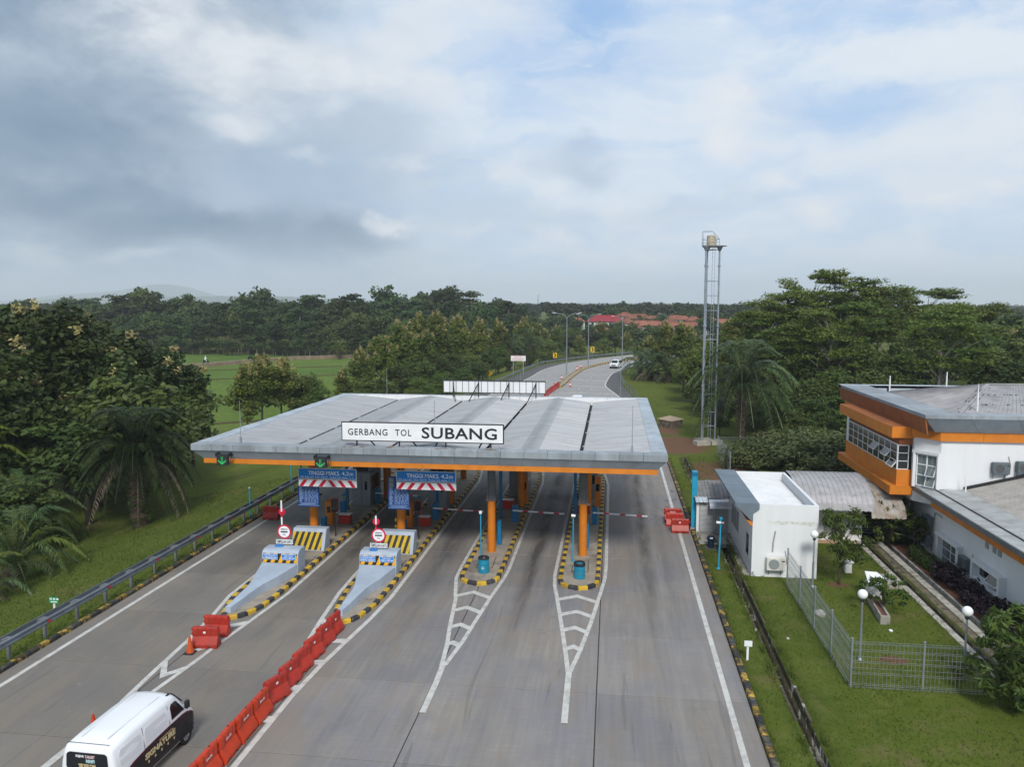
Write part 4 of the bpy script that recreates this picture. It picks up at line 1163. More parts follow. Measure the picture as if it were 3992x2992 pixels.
        for k in range(6):
            m_ = MB(L); m_.tube([(sx, sy, .125 + .19 * k), (sx, sy, .125 + .19 * (k + 1))], .055, 10); m_.build('band', STRIPEYEL if (k % 2 and i == 1) else BLACK_PAINT, t)
    else:
        sx, sy = xc + .15, 43.75
        t, L = eq('blue_cabinet', 'narrow blue cabinet behind the orange column ' + w, 'cabinet', sx, sy, 'narrow blue cabinets')
        m_ = MB(L); m_.box(sx - .02, sx + .2, sy - .14, sy + .14, .125, 1.55); m_.build('cabinet_body', CABBLUE, t, bevel=.012); m_ = MB(L); m_.box(sx + .02, sx + .16, sy - .151, sy - .141, .3, 1.4); m_.build('cabinet_door', CABBLUE, t)
        sx, sy = xc + .45, 52.4
        t, L = eq('orange_kiosk', 'tall dark orange kiosk behind the boom barrier ' + w, 'kiosk', sx, sy + .9, 'tall kiosks behind the barriers')
        m_ = MB(L); m_.box(sx + .0, sx + .4, sy + .6, sy + 1.2, .125, 2.2); m_.build('kiosk_body', ORANGE_COL, t, bevel=.012); m_ = MB(L); m_.box(sx + .08, sx + .32, sy + .588, sy + .599, 1.2, 1.7); m_.build('kiosk_screen', GLASS, t)
        sx, sy = xc + .62, 54.3
        t, L = eq('bollard', 'yellow and black banded bollard by the booth ' + w, 'bollard', sx, sy, None)
        for k in range(6):
            m_ = MB(L); m_.tube([(sx, sy, .125 + .2 * k), (sx, sy, .125 + .2 * (k + 1))], .05, 10); m_.build('band', STRIPEYEL if k % 2 else BLACK_PAINT, t)
        # drum bin
        sx, sy = [(-6.5, 38.95), (-1.53, 38.75)][i - 2]
        t, L = eq('drum_bin', ('teal drum bin with black lid and white emblem ' if i == 2 else 'teal drum bin lined with black bag ') + w, 'bin', sx, sy, 'teal drum bins')
        m_ = MB(L); m_.lathe((sx, sy, .125), [(.27, 0), (.285, .02), (.285, .24), (.297, .255), (.297, .275), (.285, .29), (.285, .50), (.297, .515), (.297, .535), (.285, .55), (.285, .74), (.28, .76)], 28); m_.build('drum', TEAL, t, smooth=False)
        m_ = MB(L); m_.lathe((sx, sy, .885), [(.292, -.03), (.297, 0), (.285, .05), (.23, .085), (.12, .10), (.001, .105)], 24) if i == 2 else m_.lathe((sx, sy, .885), [(.30, -.10), (.30, .0), (.285, .05), (.21, .03), (.12, -.03), (.001, -.05)], 24); m_.build('lid' if i == 2 else 'bin_bag', BLACK_PAINT, t, smooth=True)
        if i == 2: m_ = MB(L); m_.box(sx + .04, sx + .075, sy - .21, sy - .2, .93, 1.0); m_.build('lid_slot', WHITE_PAINT, t)
        m_ = MB(L)
        for k in range(16):
            a0, a1 = 2 * math.pi * k / 16, 2 * math.pi * (k + 1) / 16
            for ri, ro in ((.06, .072),): m_.face([(sx + ri * math.cos(a0), sy - .298, .44 + ri * math.sin(a0)), (sx + ro * math.cos(a0), sy - .298, .44 + ro * math.sin(a0)), (sx + ro * math.cos(a1), sy - .298, .44 + ro * math.sin(a1)), (sx + ri * math.cos(a1), sy - .298, .44 + ri * math.sin(a1))])
        m_.box(sx - .035, sx - .015, sy - .30, sy - .297, .41, .44); m_.box(sx - .005, sx + .012, sy - .30, sy - .297, .41, .465); m_.box(sx + .022, sx + .038, sy - .30, sy - .297, .41, .45)
        m_.build('emblem', WHITE_PAINT if i == 2 else PALEGLASS, t)
        # slim camera pole
        sx, sy = xc - .44, 41.25
        t, L = eq('camera_pole', 'slim cyan pole with small white camera ' + w, 'camera pole', sx, sy, 'slim cyan camera poles')
        m_ = MB(L); m_.tube([(sx, sy, .125), (sx, sy, 2.62)], .035, 8); m_.build('pole', CYAN, t)
        m_ = MB(L); m_.box(sx - .1, sx + .1, sy - .1, sy + .1, .125, .145); m_.build('base_plate', CYAN, t)
        m_ = MB(L); (m_.box(sx - .07, sx + .07, sy - .1, sy + .08, 2.60, 2.75) if i == 2 else m_.tube([(sx - .1, sy - .04, 2.68), (sx + .12, sy - .04, 2.66)], .075, 10)); m_.build('camera_head', WHITE_PAINT, t, bevel=.01 if i == 2 else 0)
    # inspection covers let into the island
    covers = [(xc + .12, 41.0, .5, .9), (xc + .0, 40.1, .8, .9)] if not ent else [(xc + .35, 39.6, .7, 1.2)]
    for (cx_, cy_, w_, l_) in covers:
        m_ = MB((xc, 36, 0))
        m_.box(cx_ - w_ / 2 - .04, cx_ + w_ / 2 + .04, cy_ - l_ / 2 - .04, cy_ + l_ / 2 + .04, .12, .1275); m_.build('cover_frame', DARKSTEEL, ISL[i])
        m_ = MB((xc, 36, 0)); m_.box(cx_ - w_ / 2, cx_ + w_ / 2, cy_ - l_ / 2, cy_ + l_ / 2, .12, .131); m_.build('inspection_cover', ISLAND_TOP, ISL[i])

# ================================================================== guardrails
def guardrail(path, label, step, refl=None, second=False, group='galvanised guardrails', zoff=0.0):
    """path: list of Vector; W-beam on posts"""
    L = (path[0].x, path[0].y, 0)
    t = thing('guardrail', label, 'guardrail', L, group)
    prof = [(.0, .60), (.045, .64), (.045, .69), (.0, .73), (.0, .76), (.045, .80), (.045, .86), (.0, .90)]
    prof = prof + [(d - .02, z) for d, z in reversed(prof)]
    rings = []
    for k, p in enumerate(path):
        d = (path[min(k + 1, len(path) - 1)] - path[max(k - 1, 0)]).normalized()
        s_ = Vector((d.y, -d.x, 0))
        rings.append([(p.x + s_.x * a, p.y + s_.y * a, z + zoff) for a, z in prof])
    m_ = MB(L); m_.loft(rings); m_.build('rail', RAILM, t)
    if second:
        r2 = []
        for k, p in enumerate(path):
            d = (path[min(k + 1, len(path) - 1)] - path[max(k - 1, 0)]).normalized(); s_ = Vector((d.y, -d.x, 0))
            r2.append([(p.x + s_.x * a, p.y + s_.y * a, z) for a, z in ((-.40, .62), (-.37, .62), (-.37, .90), (-.40, .90))])
        m_ = MB(L); m_.loft(r2); m_.build('rear_rail', RAILM, t)
    acc = 0.0; nxt = 0.0; k = 0
    for a, b in zip(path[:-1], path[1:]):
        seg = (b - a).length
        while nxt <= acc + seg:
            p = a + (b - a) * ((nxt - acc) / seg); d = (b - a).normalized(); an = math.atan2(d.y, d.x); s_ = Vector((d.y, -d.x, 0))
            q = p - s_ * .18
            m_ = MB(L); m_.rbox((q.x, q.y, -.4), (.10, .12, 1.26), an); q2 = p - s_ * .09; m_.rbox((q2.x, q2.y, .62), (.16, .15, .25), an)
            if second: q3 = p - s_ * .29; m_.rbox((q3.x, q3.y, .70), (.34, .2, .12), an)
            m_.build('post', STEELGREY, t)
            if refl and k % refl == 1:
                q = p + s_ * .055
                m_ = MB(L); m_.tube([(q.x, q.y, .72), (q.x + s_.x * .02, q.y + s_.y * .02, .72)], .07, 10); m_.build('reflector', SIGNRED, t)
            nxt += step; k += 1
        acc += seg
    return t


guardrail([Vector((-23.42, y, 0)) for y in np.arange(15, 79, 2.0)], 'long straight guardrail with red reflectors between left lane and grass slope', 2.0, 2, True)
pl = [p + Vector((.35, 0, 0)) for p in el_ if 98 < p.y < 262]
guardrail(pl, 'curving guardrail on outer side of far bend below the yellow chevron signs', 4.0)
pr = [p + Vector((.25, 0, 0)) for p in er_ if 94 < p.y < 232]
guardrail(pr, 'guardrail on inner side of the far bend beside the oil palms', 4.0)

# ================================================================== water-filled barriers
def barrier_body(name, mat):
    m_ = MB(); h = .52
    prof = [(-.25, .07), (-.25, .16), (-.11, .43), (-.085, .47), (-.085, .80), (-.06, .86), (.06, .86), (.085, .80), (.085, .47), (.11, .43), (.25, .16), (.25, .07)]
    m_.extr(prof, 'x', -h, h)
    for a, b in ((-h, -.30), (-.13, .13), (.30, h)): m_.box(a, b, -.245, .245, 0, .075)
    for x in (-.40, -.14, .14, .40):
        for s_ in (-1, 1):
            m_.extr([(s_ * .08, .50), (s_ * .105, .52), (s_ * .105, .78), (s_ * .08, .81)], 'x', x - .075, x + .075)
    m_.box(-h - .05, -h, -.06, .06, .5, .62); m_.box(-h - .05, -h, -.06, .06, .72, .82); m_.box(h, h + .05, -.06, .06, .60, .74)
    m_.lathe((-.3, 0, .855), [(.05, 0), (.05, .03), (.001, .03)], 10)
    return m_.mesh(name, mat, bevel=.014)


BB = {'red': barrier_body('barrier_body', WATERRED), 'org': barrier_body('barrier_body', WATERORG)}
m_ = MB(); m_.extr([(-.108, .60), (-.112, .60), (-.112, .68), (-.108, .68)], 'x', -.07, .03); BR = m_.mesh('reflector', WHITE_PAINT)
m_ = MB()
for k in range(5): m_.box(-.16 + .07 * k, -.125 + .07 * k, -.110, -.107, .60 + .01 * (k % 2), .68 - .012 * (k % 3))
BP = m_.mesh('stencil_mark', WHITE_PAINT)
m_ = MB(); m_.lathe((.2, 0, .0), [(.03, .855), (.03, .875), (.001, .875)], 8); BC = m_.mesh('filler_cap', BLACK_PAINT)


def barrier(x, y, rz, kind, label, group, mark=0, tilt=0.0):
    t = thing('water_barrier', label, 'water barrier', (x, y, .003), group, rz)
    inst('barrier_body', BB[kind], t); inst('filler_cap', BC, t)
    if mark == 1: inst('reflector', BR, t)
    if mark == 2: inst('stencil_mark', BP, t)
    return t


rs = random.Random(11)
ORD = ['first', 'second', 'third', 'fourth', 'fifth', 'sixth', 'seventh']
GRO = 'orange-red barriers in the long row beside the lane line'
ys = [24.0, 22.86, 21.72, 20.58, 19.44]
labs = ['bright orange-red barrier touching the last dark red one, fifth from the frame bottom', 'bright orange-red barrier with white stencil, second in line after the dark red barriers', 'bright orange-red barrier with white stencil, third in line after the dark red barriers',
        'bright orange-red barrier with white stencil, fourth in line after the dark red barriers', 'bright orange-red barrier cut by the lower picture edge']
for k, y in enumerate(ys): barrier(-11.72 - .02 * k, y, R(90 + rs.uniform(-3, 3)), 'org', labs[k], GRO, 2)
GRR = 'dark red barriers ending at the KARTU CUKUP crash nose'
labs = ['dark red barrier leaning beside the first bright orange-red one', 'dark red barrier, second in the staggered row from the orange-red ones', 'dark red barrier, third in the staggered row from the orange-red ones',
        'dark red barrier, fourth in the staggered row from the orange-red ones', 'dark red barrier, next to last before the KARTU CUKUP nose', 'dark red barrier against the tip of the KARTU CUKUP nose kerb']
for k, (y, a) in enumerate([(25.25, 72), (26.35, 80), (27.5, 82), (28.62, 79), (29.85, 80), (30.9, 84)]): barrier(-11.72 + .015 * k, y, R(a), 'red', labs[k], GRR, 1 if k != 2 else 0)
GP = 'pair of red barriers before the left island'
barrier(-16.5, 30.15, R(2), 'red', 'red barrier right in front of the left island kerb tip', GP, 0)
barrier(-16.38, 29.0, R(8), 'red', 'red barrier with white patch behind the small orange cone', GP, 1)
barrier(-22.0, 47.6, R(0), 'red', 'lone red barrier beside the left guardrail near the canopy', 'single red barriers', 0)
GS = 'three red barriers by the right kerb'
barrier(4.25, 47.95, R(1), 'red', 'red barrier with white label, front one of three by the blue pillar', GS, 1)
barrier(4.02, 49.3, R(-2), 'red', 'red barrier in the middle of the three by the blue pillar', GS, 0)
barrier(3.98, 50.4, R(2), 'red', 'rear red barrier of the three by the blue pillar', GS, 2)
for k in range(14):
    y = 117.2 + 1.15 * k
    x = float(np.interp(y, [p.y for p in me_], [p.x for p in me_]))
    barrier(x, y, R(88), 'red', 'small red barrier in the far line leading to the striped median', 'far red barriers leading to the striped median', 0)

# ================================================================== cones
def cone(x, y, label, s=1.0, orange_only=False):
    t = thing('traffic_cone', label, 'traffic cone', (x, y, .003), 'traffic cones'); t.scale = (s, s, s)
    m_ = MB(); m_.box(-.2, .2, -.2, .2, 0, .04); m_.build('cone_base', BLACK_PAINT if orange_only else CONEORG, t, bevel=.01)
    bands = [(.15, .04, .122, .22, 0), (.122, .22, .085, .42, 0 if orange_only else 1), (.085, .42, .035, .70, 0)]
    for r0, z0, r1, z1, w in bands:
        m_ = MB(); m_.tube([(0, 0, z0), (0, 0, z1)], [r0, r1], 14); m_.build('cone_band', WHITE_PAINT if w else (CONEORG if orange_only else SIGNRED if False else WATERORG), t)


cone(-16.72, 28.35, 'faded all-orange cone on dark base before the pair of red barriers', 1.0, True)
cone(-16.62, 22.3, 'red and white cone half hidden behind the white van', 1.0)
for x, y, lab in [(-9.75, 131, 'red and white cone left of the far red barrier line'), (-9.4, 145.5, 'red and white cone by the foot of the first street lamp'), (-7.1, 132.7, 'red and white cone right of the far red barrier line'), (-7.6, 166.6, 'orange cone leaning on the striped median below the second lamp'), (-6.9, 172.8, 'orange cone on the striped median beyond the leaning one')]:
    cone(x, y, lab, 1.25)

# ================================================================== drains
drain = structure('drain')
rs = random.Random(5)
y = 12.0
while y < 71.5:
    l = rs.uniform(1.0, 2.6)
    for xa, xb in ((6.20, 6.305), (6.695, 6.80)):
        if rs.random() < .93:
            m_ = MB(); m_.box(xa, xb, y + .02, min(y + l - .02, 71.8), -.5, .085 + rs.uniform(-.03, .05)); m_.build('drain_kerb', DRAINWALL, drain, bevel=.02)
    y += l
drain = structure('drain')
y = 19.0
while y < 47:
    l = rs.uniform(1.6, 2.6)
    y2 = min(y + l, 47.1)
    for nm, xa, xb, z1, mt in (('lawn_kerb', 14.30, 14.605, .12, PALEKERB), ('walkway_slab', 15.40, 15.765, .14, PALEKERB), ('garden_kerb', 16.055, 16.18, .13, PALEKERB)):
        m_ = MB(); m_.box(xa, xb, y + .008, y2 - .008, -.5, z1 + rs.uniform(-.008, .008)); m_.build(nm, mt, drain, bevel=.012)
    m_ = MB(); m_.extr([(14.895, -.5), (14.895, .03 + rs.uniform(-.03, .04)), (15.1, .13 + rs.uniform(-.04, .03)), (15.395, .08), (15.395, -.5)], 'y', y + .003, y2 - .003); m_.build('mortar_berm', BERM, drain, bevel=.03)
    y = y2
m_ = MB(); m_.prism([(6.82, 40.3), (7.19, 40.3), (7.19, 45.4), (6.82, 45.4)], -.1, .10); ap = m_.build('path', CONCRETE); ap['kind'] = 'structure'

# ================================================================== guardhouse
L = (8.8, 44.3, 0)
gh_ = thing('guardhouse', 'small white flat-roofed guardhouse with grey slanted overhang beside the lane', 'guardhouse', L)
m_ = MB(L)
m_.box(7.2, 10.42, 40.25, 40.41, -.2, 3.86); m_.box(10.26, 10.42, 40.41, 48.14, -.2, 3.86); m_.box(7.2, 10.42, 48.14, 48.3, -.2, 3.86)
m_.build('wall', WHITE_WALL, gh_)
LW = M('shaded_side_render', (.60, .61, .62), (.54, .55, .56), rough=.85, scale=2, bump=.2, dirt=(.36, .35, .34), dscale=1)
m_ = MB(L); m_.box(7.203, 7.36, 40.41, 48.14, -.2, 3.3); m_.build('side_wall', WHITE_WALL, gh_)
WROOF = M('white_roof_sheet', (.66, .675, .69), (.60, .615, .63), rough=.5, scale=1, dirt=(.42, .43, .44), dscale=1.2, dlo=.55)
NRB = 22
for k in range(NRB):
    ya = 40.42 + 7.7 * k / NRB; yb = 40.42 + 7.7 * (k + 1) / NRB
    m_ = MB(L); pr_ = [(7.36, 3.62), (10.25, 3.28)]
    m_.raw([(7.36, ya, 3.62), (10.25, ya, 3.28), (10.25, ya + .18, 3.28), (7.36, ya + .18, 3.62), (7.36, ya + .24, 3.70), (10.25, ya + .24, 3.36), (10.25, yb - .04, 3.36), (7.36, yb - .04, 3.70), (7.36, yb, 3.62), (10.25, yb, 3.28)],
           [(0, 1, 2, 3), (3, 2, 5, 4), (4, 5, 6, 7), (7, 6, 9, 8)]); m_.build('roof_sheet', WROOF, gh_, fix=False)
m_ = MB(L); m_.box(10.18, 10.25, 40.42, 48.1, 3.22, 3.30); m_.build('gutter', DARKGUT, gh_)
NPN = 6
for k in range(NPN):
    ya = 40.15 + 8.3 * k / NPN; yb = 40.15 + 8.3 * (k + 1) / NPN - .02
    m_ = MB(L); m_.extr([(6.28, 3.84), (6.30, 3.93), (7.50, 3.90), (7.50, 3.62), (7.195, 3.40), (7.195, 3.02), (7.10, 3.02)], 'y', ya, yb); m_.build('overhang_panel', OVERHANG, gh_)
m_ = MB(L); m_.extr([(6.9, 3.02), (7.10, 2.99), (7.16, 3.0), (7.19, 2.75), (7.10, 2.75)], 'y', 40.2, 48.4); m_.build('orange_band', ORANGE, gh_)
def wall_window_x(L, par, x, y0, y1, z0, z1, nc, nrw, glass, fw=.05, out=-1, open_=(), depth=.05):
    """window lying in a wall that faces -x (out=-1)"""
    xo = x + out * .03
    fr = MB(L); t_ = fw
    fr.box(min(x, xo), max(x, xo), y0 - t_, y1 + t_, z1, z1 + t_); fr.box(min(x, xo), max(x, xo), y0 - t_, y1 + t_, z0 - t_, z0); fr.box(min(x, xo), max(x, xo), y0 - t_, y0, z0, z1); fr.box(min(x, xo), max(x, xo), y1, y1 + t_, z0, z1)
    for c in range(1, nc):
        yy = y0 + (y1 - y0) * c / nc; fr.box(min(x, xo), max(x, xo), yy - t_ / 2, yy + t_ / 2, z0, z1)
    w = fr.build('window', WINFRAME, par)
    wl = (0, 0, 0)
    for c in range(nc):
        for r_ in range(nrw):
            ya = y0 + (y1 - y0) * c / nc + (t_ / 2 if c else 0) + .003; yb = y0 + (y1 - y0) * (c + 1) / nc - (t_ / 2 if c < nc - 1 else 0) - .003
            za = z0 + (z1 - z0) * r_ / nrw + .018; zb = z0 + (z1 - z0) * (r_ + 1) / nrw - .018
            m_ = MB(L)
            if (c, r_) in open_:
                o_ = out * .28
                m_.raw([(x + o_, ya, za + .06), (x + o_, yb, za + .06), (x + out * .01, yb, zb), (x + out * .01, ya, zb), (x + o_ + .02, ya, za + .05), (x + o_ + .02, yb, za + .05), (x + .015, yb, zb - .01), (x + .015, ya, zb - .01)], [(0, 1, 2, 3), (7, 6, 5, 4), (0, 4, 5, 1), (1, 5, 6, 2), (2, 6, 7, 3), (3, 7, 4, 0)])
                m_.build('open_pane', glass, w)
                f2 = MB(L)
                for a, b in (((x + o_, ya, za + .06), (x + o_, yb, za + .06)), ((x + o_, ya, za + .06), (x, ya, zb)), ((x + o_, yb, za + .06), (x, yb, zb)), ((x, ya, zb), (x, yb, zb))): f2.beam(a, b, .045)
                f2.build('sash', WINFRAME, w)
                d_ = MB(L); d_.box(x + .02, x + .03, ya, yb, za, zb); d_.build('dark_opening', GLASS, w)
            else:
                m_.box(min(x, x + out * .012), max(x, x + out * .012), ya, yb, za, zb); m_.build('pane', glass, w)
    for r_ in range(1, nrw):
        zz = z0 + (z1 - z0) * r_ / nrw
        m_ = MB(L); m_.box(min(x, xo) - .001, max(x, xo), y0, y1, zz - .017, zz + .017); m_.build('glazing_bar', WINFRAME, w)
    return w


wall_window_x(L, gh_, 7.2, 44.4, 47.0, 1.05, 2.25, 3, 1, GLASS)
wall_window_x(L, gh_, 7.2, 41.05, 41.95, .85, 2.0, 1, 1, GLASS, .09)
for k in range(3):
    for j in range(9):
        m_ = MB(L); ya = 44.45 + .867 * k; m_.box(7.155, 7.185, ya, ya + .76, 1.12 + .125 * j, 1.16 + .125 * j); m_.build('louvre_slat', LOUVRE, gh_)
# damp stain and patched pipe chase on the front wall are wear of the render itself
STAIN = M('patched_render', (.55, .55, .50), (.64, .64, .60), rough=.9, scale=6, dirt=(.72, .72, .70), dscale=3, dlo=.4, dhi=.6, damt=.9)
m_ = MB(L); pts = []
rr = random.Random(9)
tp = [(7.85 + .2 * k, 3.02 + rr.uniform(-.03, .03)) for k in range(13)]; bt = [(7.85 + .2 * k, 2.86 + rr.uniform(-.05, .03)) for k in range(13)]
m_.raw([(a, 40.247, b) for a, b in tp] + [(a, 40.247, b) for a, b in bt], [(k, k + 1, 14 + k, 13 + k) for k in range(12)]); m_.build('repair_patch', STAIN, gh_)
m_ = MB(L); m_.tube([(8.22, 40.22, 1.42), (8.24, 40.22, 1.9), (8.33, 40.22, 2.5)], .035, 8); m_.build('pipe', CONCRETE, gh_)
m_ = MB(L); m_.tube([(7.25, 40.2, .1), (7.25, 40.2, .32), (7.33, 40.12, .34)], .018, 6); m_.build('tap', GALV, gh_)

# louvred annex and slab
L = (6.2, 48.8, 0)
an = thing('louvred_shed', 'small shed with grey louvre doors and ribbed roof beside the guardhouse', 'shed', L)
m_ = MB(L); m_.box(5.2, 7.19, 47.78, 50.0, -.2, 2.0); m_.build('wall', WHITE_WALL, an)
for a, b in ((5.36, 6.24), (6.27, 7.1)):
    dr = MB(L); dr.box(a, b, 47.735, 47.775, .12, .18); dr.box(a, b, 47.735, 47.775, 1.94, 2.0); dr.box(a, a + .05, 47.735, 47.775, .18, 1.94); dr.box(b - .05, b, 47.735, 47.775, .18, 1.94)
    d_ = dr.build('louvre_door', ALUFRAME, an)
    bk = MB(L); bk.box(a + .05, b - .05, 47.765, 47.775, .18, 1.94); bk.build('door_backing', DARKGUT, d_)
    for k in range(22):
        z = .20 + .079 * k
        s_ = MB(L); s_.raw([(a + .05, 47.735, z), (b - .05, 47.735, z), (b - .05, 47.762, z + .05), (a + .05, 47.762, z + .05), (a + .05, 47.741, z - .008), (b - .05, 47.741, z - .008), (b - .05, 47.764, z + .042), (a + .05, 47.764, z + .042)], [(0, 1, 2, 3), (7, 6, 5, 4), (0, 4, 5, 1), (1, 5, 6, 2), (2, 6, 7, 3), (3, 7, 4, 0)]); s_.build('louvre_slat', LOUVRE, d_)
m_ = MB(L); m_.box(6.21, 6.235, 47.70, 47.735, .95, 1.1); m_.build('padlock', DARKSTEEL, an)
BROOF = M('dull_ribbed_sheet', (.25, .24, .24), (.20, .19, .19), rough=.6, metal=.2, dirt=(.15, .12, .10), dscale=1.5)
SHINY = M('bright_ribbed_sheet', (.62, .66, .70), (.54, .58, .62), rough=.35, metal=.4)
def ribbed(L, par, name, mat, x0, x1, pts, per=.22, lift=.03):
    """sheet whose ribs run along the profile pts (y,z), ribs spaced in x"""
    n_ = max(2, int((x1 - x0) / per)); xs = []; hs = []
    for k in range(n_):
        a = x0 + (x1 - x0) * k / n_; w = (x1 - x0) / n_
        xs += [a, a + w * .68, a + w * .76, a + w * .92]; hs += [0, 0, lift, lift]
    xs.append(x1); hs.append(0)
    vs = [(x, p[0], p[1] + h) for p in pts for x, h in zip(xs, hs)]; nn = len(xs)
    fs = [(i * nn + k, i * nn + k + 1, (i + 1) * nn + k + 1, (i + 1) * nn + k) for i in range(len(pts) - 1) for k in range(nn - 1)]
    m_ = MB(L); m_.raw(vs, fs); return m_.build(name, mat, par, fix=False)


ribbed(L, an, 'roof_sheet', BROOF, 5.05, 5.95, [(48.0, 2.20), (50.2, 2.80)])
ribbed(L, an, 'roof_sheet', BROOF, 5.9, 7.2, [(47.9, 2.21), (50.2, 2.83)])
ribbed(L, an, 'roof_sheet', SHINY, 5.12, 5.85, [(47.45, 2.05), (48.05, 2.24)])
ribbed(L, an, 'awning', SHINY, 5.9, 7.18, [(47.05, 1.78), (47.08, 1.92), (47.18, 2.04), (47.38, 2.13), (47.75, 2.18)], .12, .02)
m_ = MB(); m_.box(5.08, 7.19, 45.4, 47.77, -.1, .135); sl = m_.build('pavement', PALEKERB, bevel=.015); sl['kind'] = 'structure'

L = (5.1, 48.38, 0)
t = thing('blue_pillar', 'bright blue square pillar beside the louvred shed and three red barriers', 'post', L)
m_ = MB(L); m_.box(4.94, 5.28, 48.22, 48.55, .25, 3.78); m_.build('shaft', CYAN, t, bevel=.015)
m_ = MB(L); m_.box(4.90, 5.32, 48.18, 48.59, 0, .25); m_.build('concrete_base', CONCRETE, t, bevel=.02)
m_ = MB(L); m_.box(4.95, 5.27, 48.205, 48.219, 3.5, 3.7); m_.build('cap_plate', CABBLUE, t)

L = (5.73, 44.8, .1)
t = thing('wheelie_bin', 'dark navy dome-lidded litter bin on grass before the louvred shed', 'bin', L)
NAVY = M('navy_bin_plastic', (.012, .026, .06), (.015, .03, .07), rough=.45)
m_ = MB(L); m_.lathe((5.73, 44.8, .1), [(.17, 0), (.21, .44), (.235, .46), (.235, .50)], 16); m_.build('bin_body', NAVY, t)
m_ = MB(L); m_.lathe((5.73, 44.8, .6), [(.24, 0), (.225, .09), (.17, .18), (.08, .22), (.001, .23)], 16); m_.build('bin_lid', NAVY, t, smooth=True)
m_ = MB(L); m_.face([(5.65, 44.565, .67), (5.80, 44.565, .67), (5.80, 44.60, .75), (5.73, 44.585, .71), (5.65, 44.60, .75)]); m_.build('lid_mark', WHITE_PAINT, t)
m_ = MB(L); m_.box(5.4, 6.05, 44.3, 45.1, .03, .11); m_.build('base_slab', DRAINBED, t)

L = (5.69, 41.2, .06)
t = thing('camera_pole', 'tall bright cyan pole with white camera on the grass strip', 'camera pole', L)
m_ = MB(L); m_.tube([(5.69, 41.2, .06), (5.72, 41.2, 1.4), (5.75, 41.2, 2.82)], .045, 10); m_.build('pole', CYAN, t)
m_ = MB(L); m_.tube([(5.5, 41.12, 2.60), (5.72, 41.15, 2.58)], .07, 10); m_.build('camera_head', WHITE_PAINT, t)
m_ = MB(L); m_.tube([(5.74, 41.15, 2.56), (5.90, 41.12, 2.58)], .06, 10); m_.build('camera_head', GALV, t)
m_ = MB(L); m_.lathe((5.69, 41.2, .06), [(.12, 0), (.12, .04), (.05, .1)], 10); m_.build('base_plate', CYAN, t)
m_ = MB(L); m_.box(5.68, 5.83, 41.15, 41.25, 2.78, 2.86); m_.build('bracket', CYAN, t)
for (x, y, h, lab) in ((-23.6, 47.9, 1.95, 'short cyan pole with white cap behind the left guardrail, nearer one'), (-23.75, 55.0, 2.1, 'cyan pole behind the left guardrail under the orange band, farther one')):
    L = (x, y, -.1)
    t = thing('cyan_pole', lab, 'pole', L, 'cyan poles by the left guardrail')
    m_ = MB(L); m_.tube([(x, y, -.3), (x, y, h)], .045, 8); m_.build('pole', CYAN, t)
    m_ = MB(L); m_.lathe((x, y, .55), [(.07, 0), (.08, .1), (.05, .16)], 10); m_.build('white_collar', WHITE_PAINT, t)
    m_ = MB(L); m_.lathe((x, y, h), [(.055, 0), (.055, .04), (.001, .06)], 8); m_.build('pole_cap', WHITE_PAINT, t)
L = (-24.6, 30.9, -.1)
t = thing('kilometre_sign', 'small green plate on white post behind the left guardrail', 'sign', L)
GSIGN = M('green_sign_face', (.02, .30, .13), rough=.5)
m_ = MB(L); m_.box(-24.64, -24.56, 30.87, 30.93, -.3, .75); m_.build('post', WHITE_PAINT, t)
m_ = MB(L); m_.box(-24.80, -24.36, 30.84, 30.86, .70, .98); m_.build('sign_face', GSIGN, t)
m_ = MB(L)
for k in range(3): m_.box(-24.76 + .16 * k, -24.66 + .16 * k, 30.835, 30.839, .87, .94)
m_.box(-24.72, -24.42, 30.835, 30.839, .75, .80); m_.build('printed_line', WHITE_PAINT, t)
L = (5.40, 30.4, .06)
t = thing('plate_sign', 'blank white square plate on short white post in grass strip', 'sign', L)
m_ = MB(L); m_.box(5.36, 5.44, 30.38, 30.43, .0, .72); m_.build('post', WHITE_PAINT, t)
m_ = MB(L); m_.box(5.26, 5.56, 30.34, 30.375, .66, .88); m_.build('sign_face', WHITE_PAINT, t)

# globe lamps
WHITEGLOBE = M('opal_globe', (.86, .87, .88), rough=.25, spec=.5)
for x, y, lab in ((9.93, 39.0, 'white globe lamp close to the guardhouse front wall'), (9.77, 30.95, 'white globe lamp inside the fence corner nearest the planter'), (13.05, 29.65, 'white globe lamp between the fence and the office drain')):
    L = (x, y, .06); t = thing('globe_lamp', lab, 'garden lamp', L, 'white globe garden lamps')
    m_ = MB(L); m_.tube([(x, y, .0), (x, y, 1.35)], .055, 10); m_.build('pole', GALV, t)
    m_ = MB(L); m_.tube([(x, y, 1.35), (x, y, 2.50)], .038, 10); m_.build('upper_pole', GALV, t)
    m_ = MB(L); m_.lathe((x, y, 2.45), [(.04, 0), (.09, .06), (.09, .09)], 12); m_.build('collar', DARKSTEEL, t)
    bm = bmesh.new(); bmesh.ops.create_uvsphere(bm, u_segments=20, v_segments=12, radius=.19); me = bpy.data.meshes.new('globe'); bm.to_mesh(me); bm.free()
    me.materials.append(WHITEGLOBE); me.polygons.foreach_set('use_smooth', [True] * len(me.polygons)); inst('globe', me, t, (0, 0, 2.70))
    m_ = MB(L); m_.lathe((x, y, 0), [(.1, 0), (.1, .12), (.06, .2)], 10); m_.build('pole_foot', GALV, t)

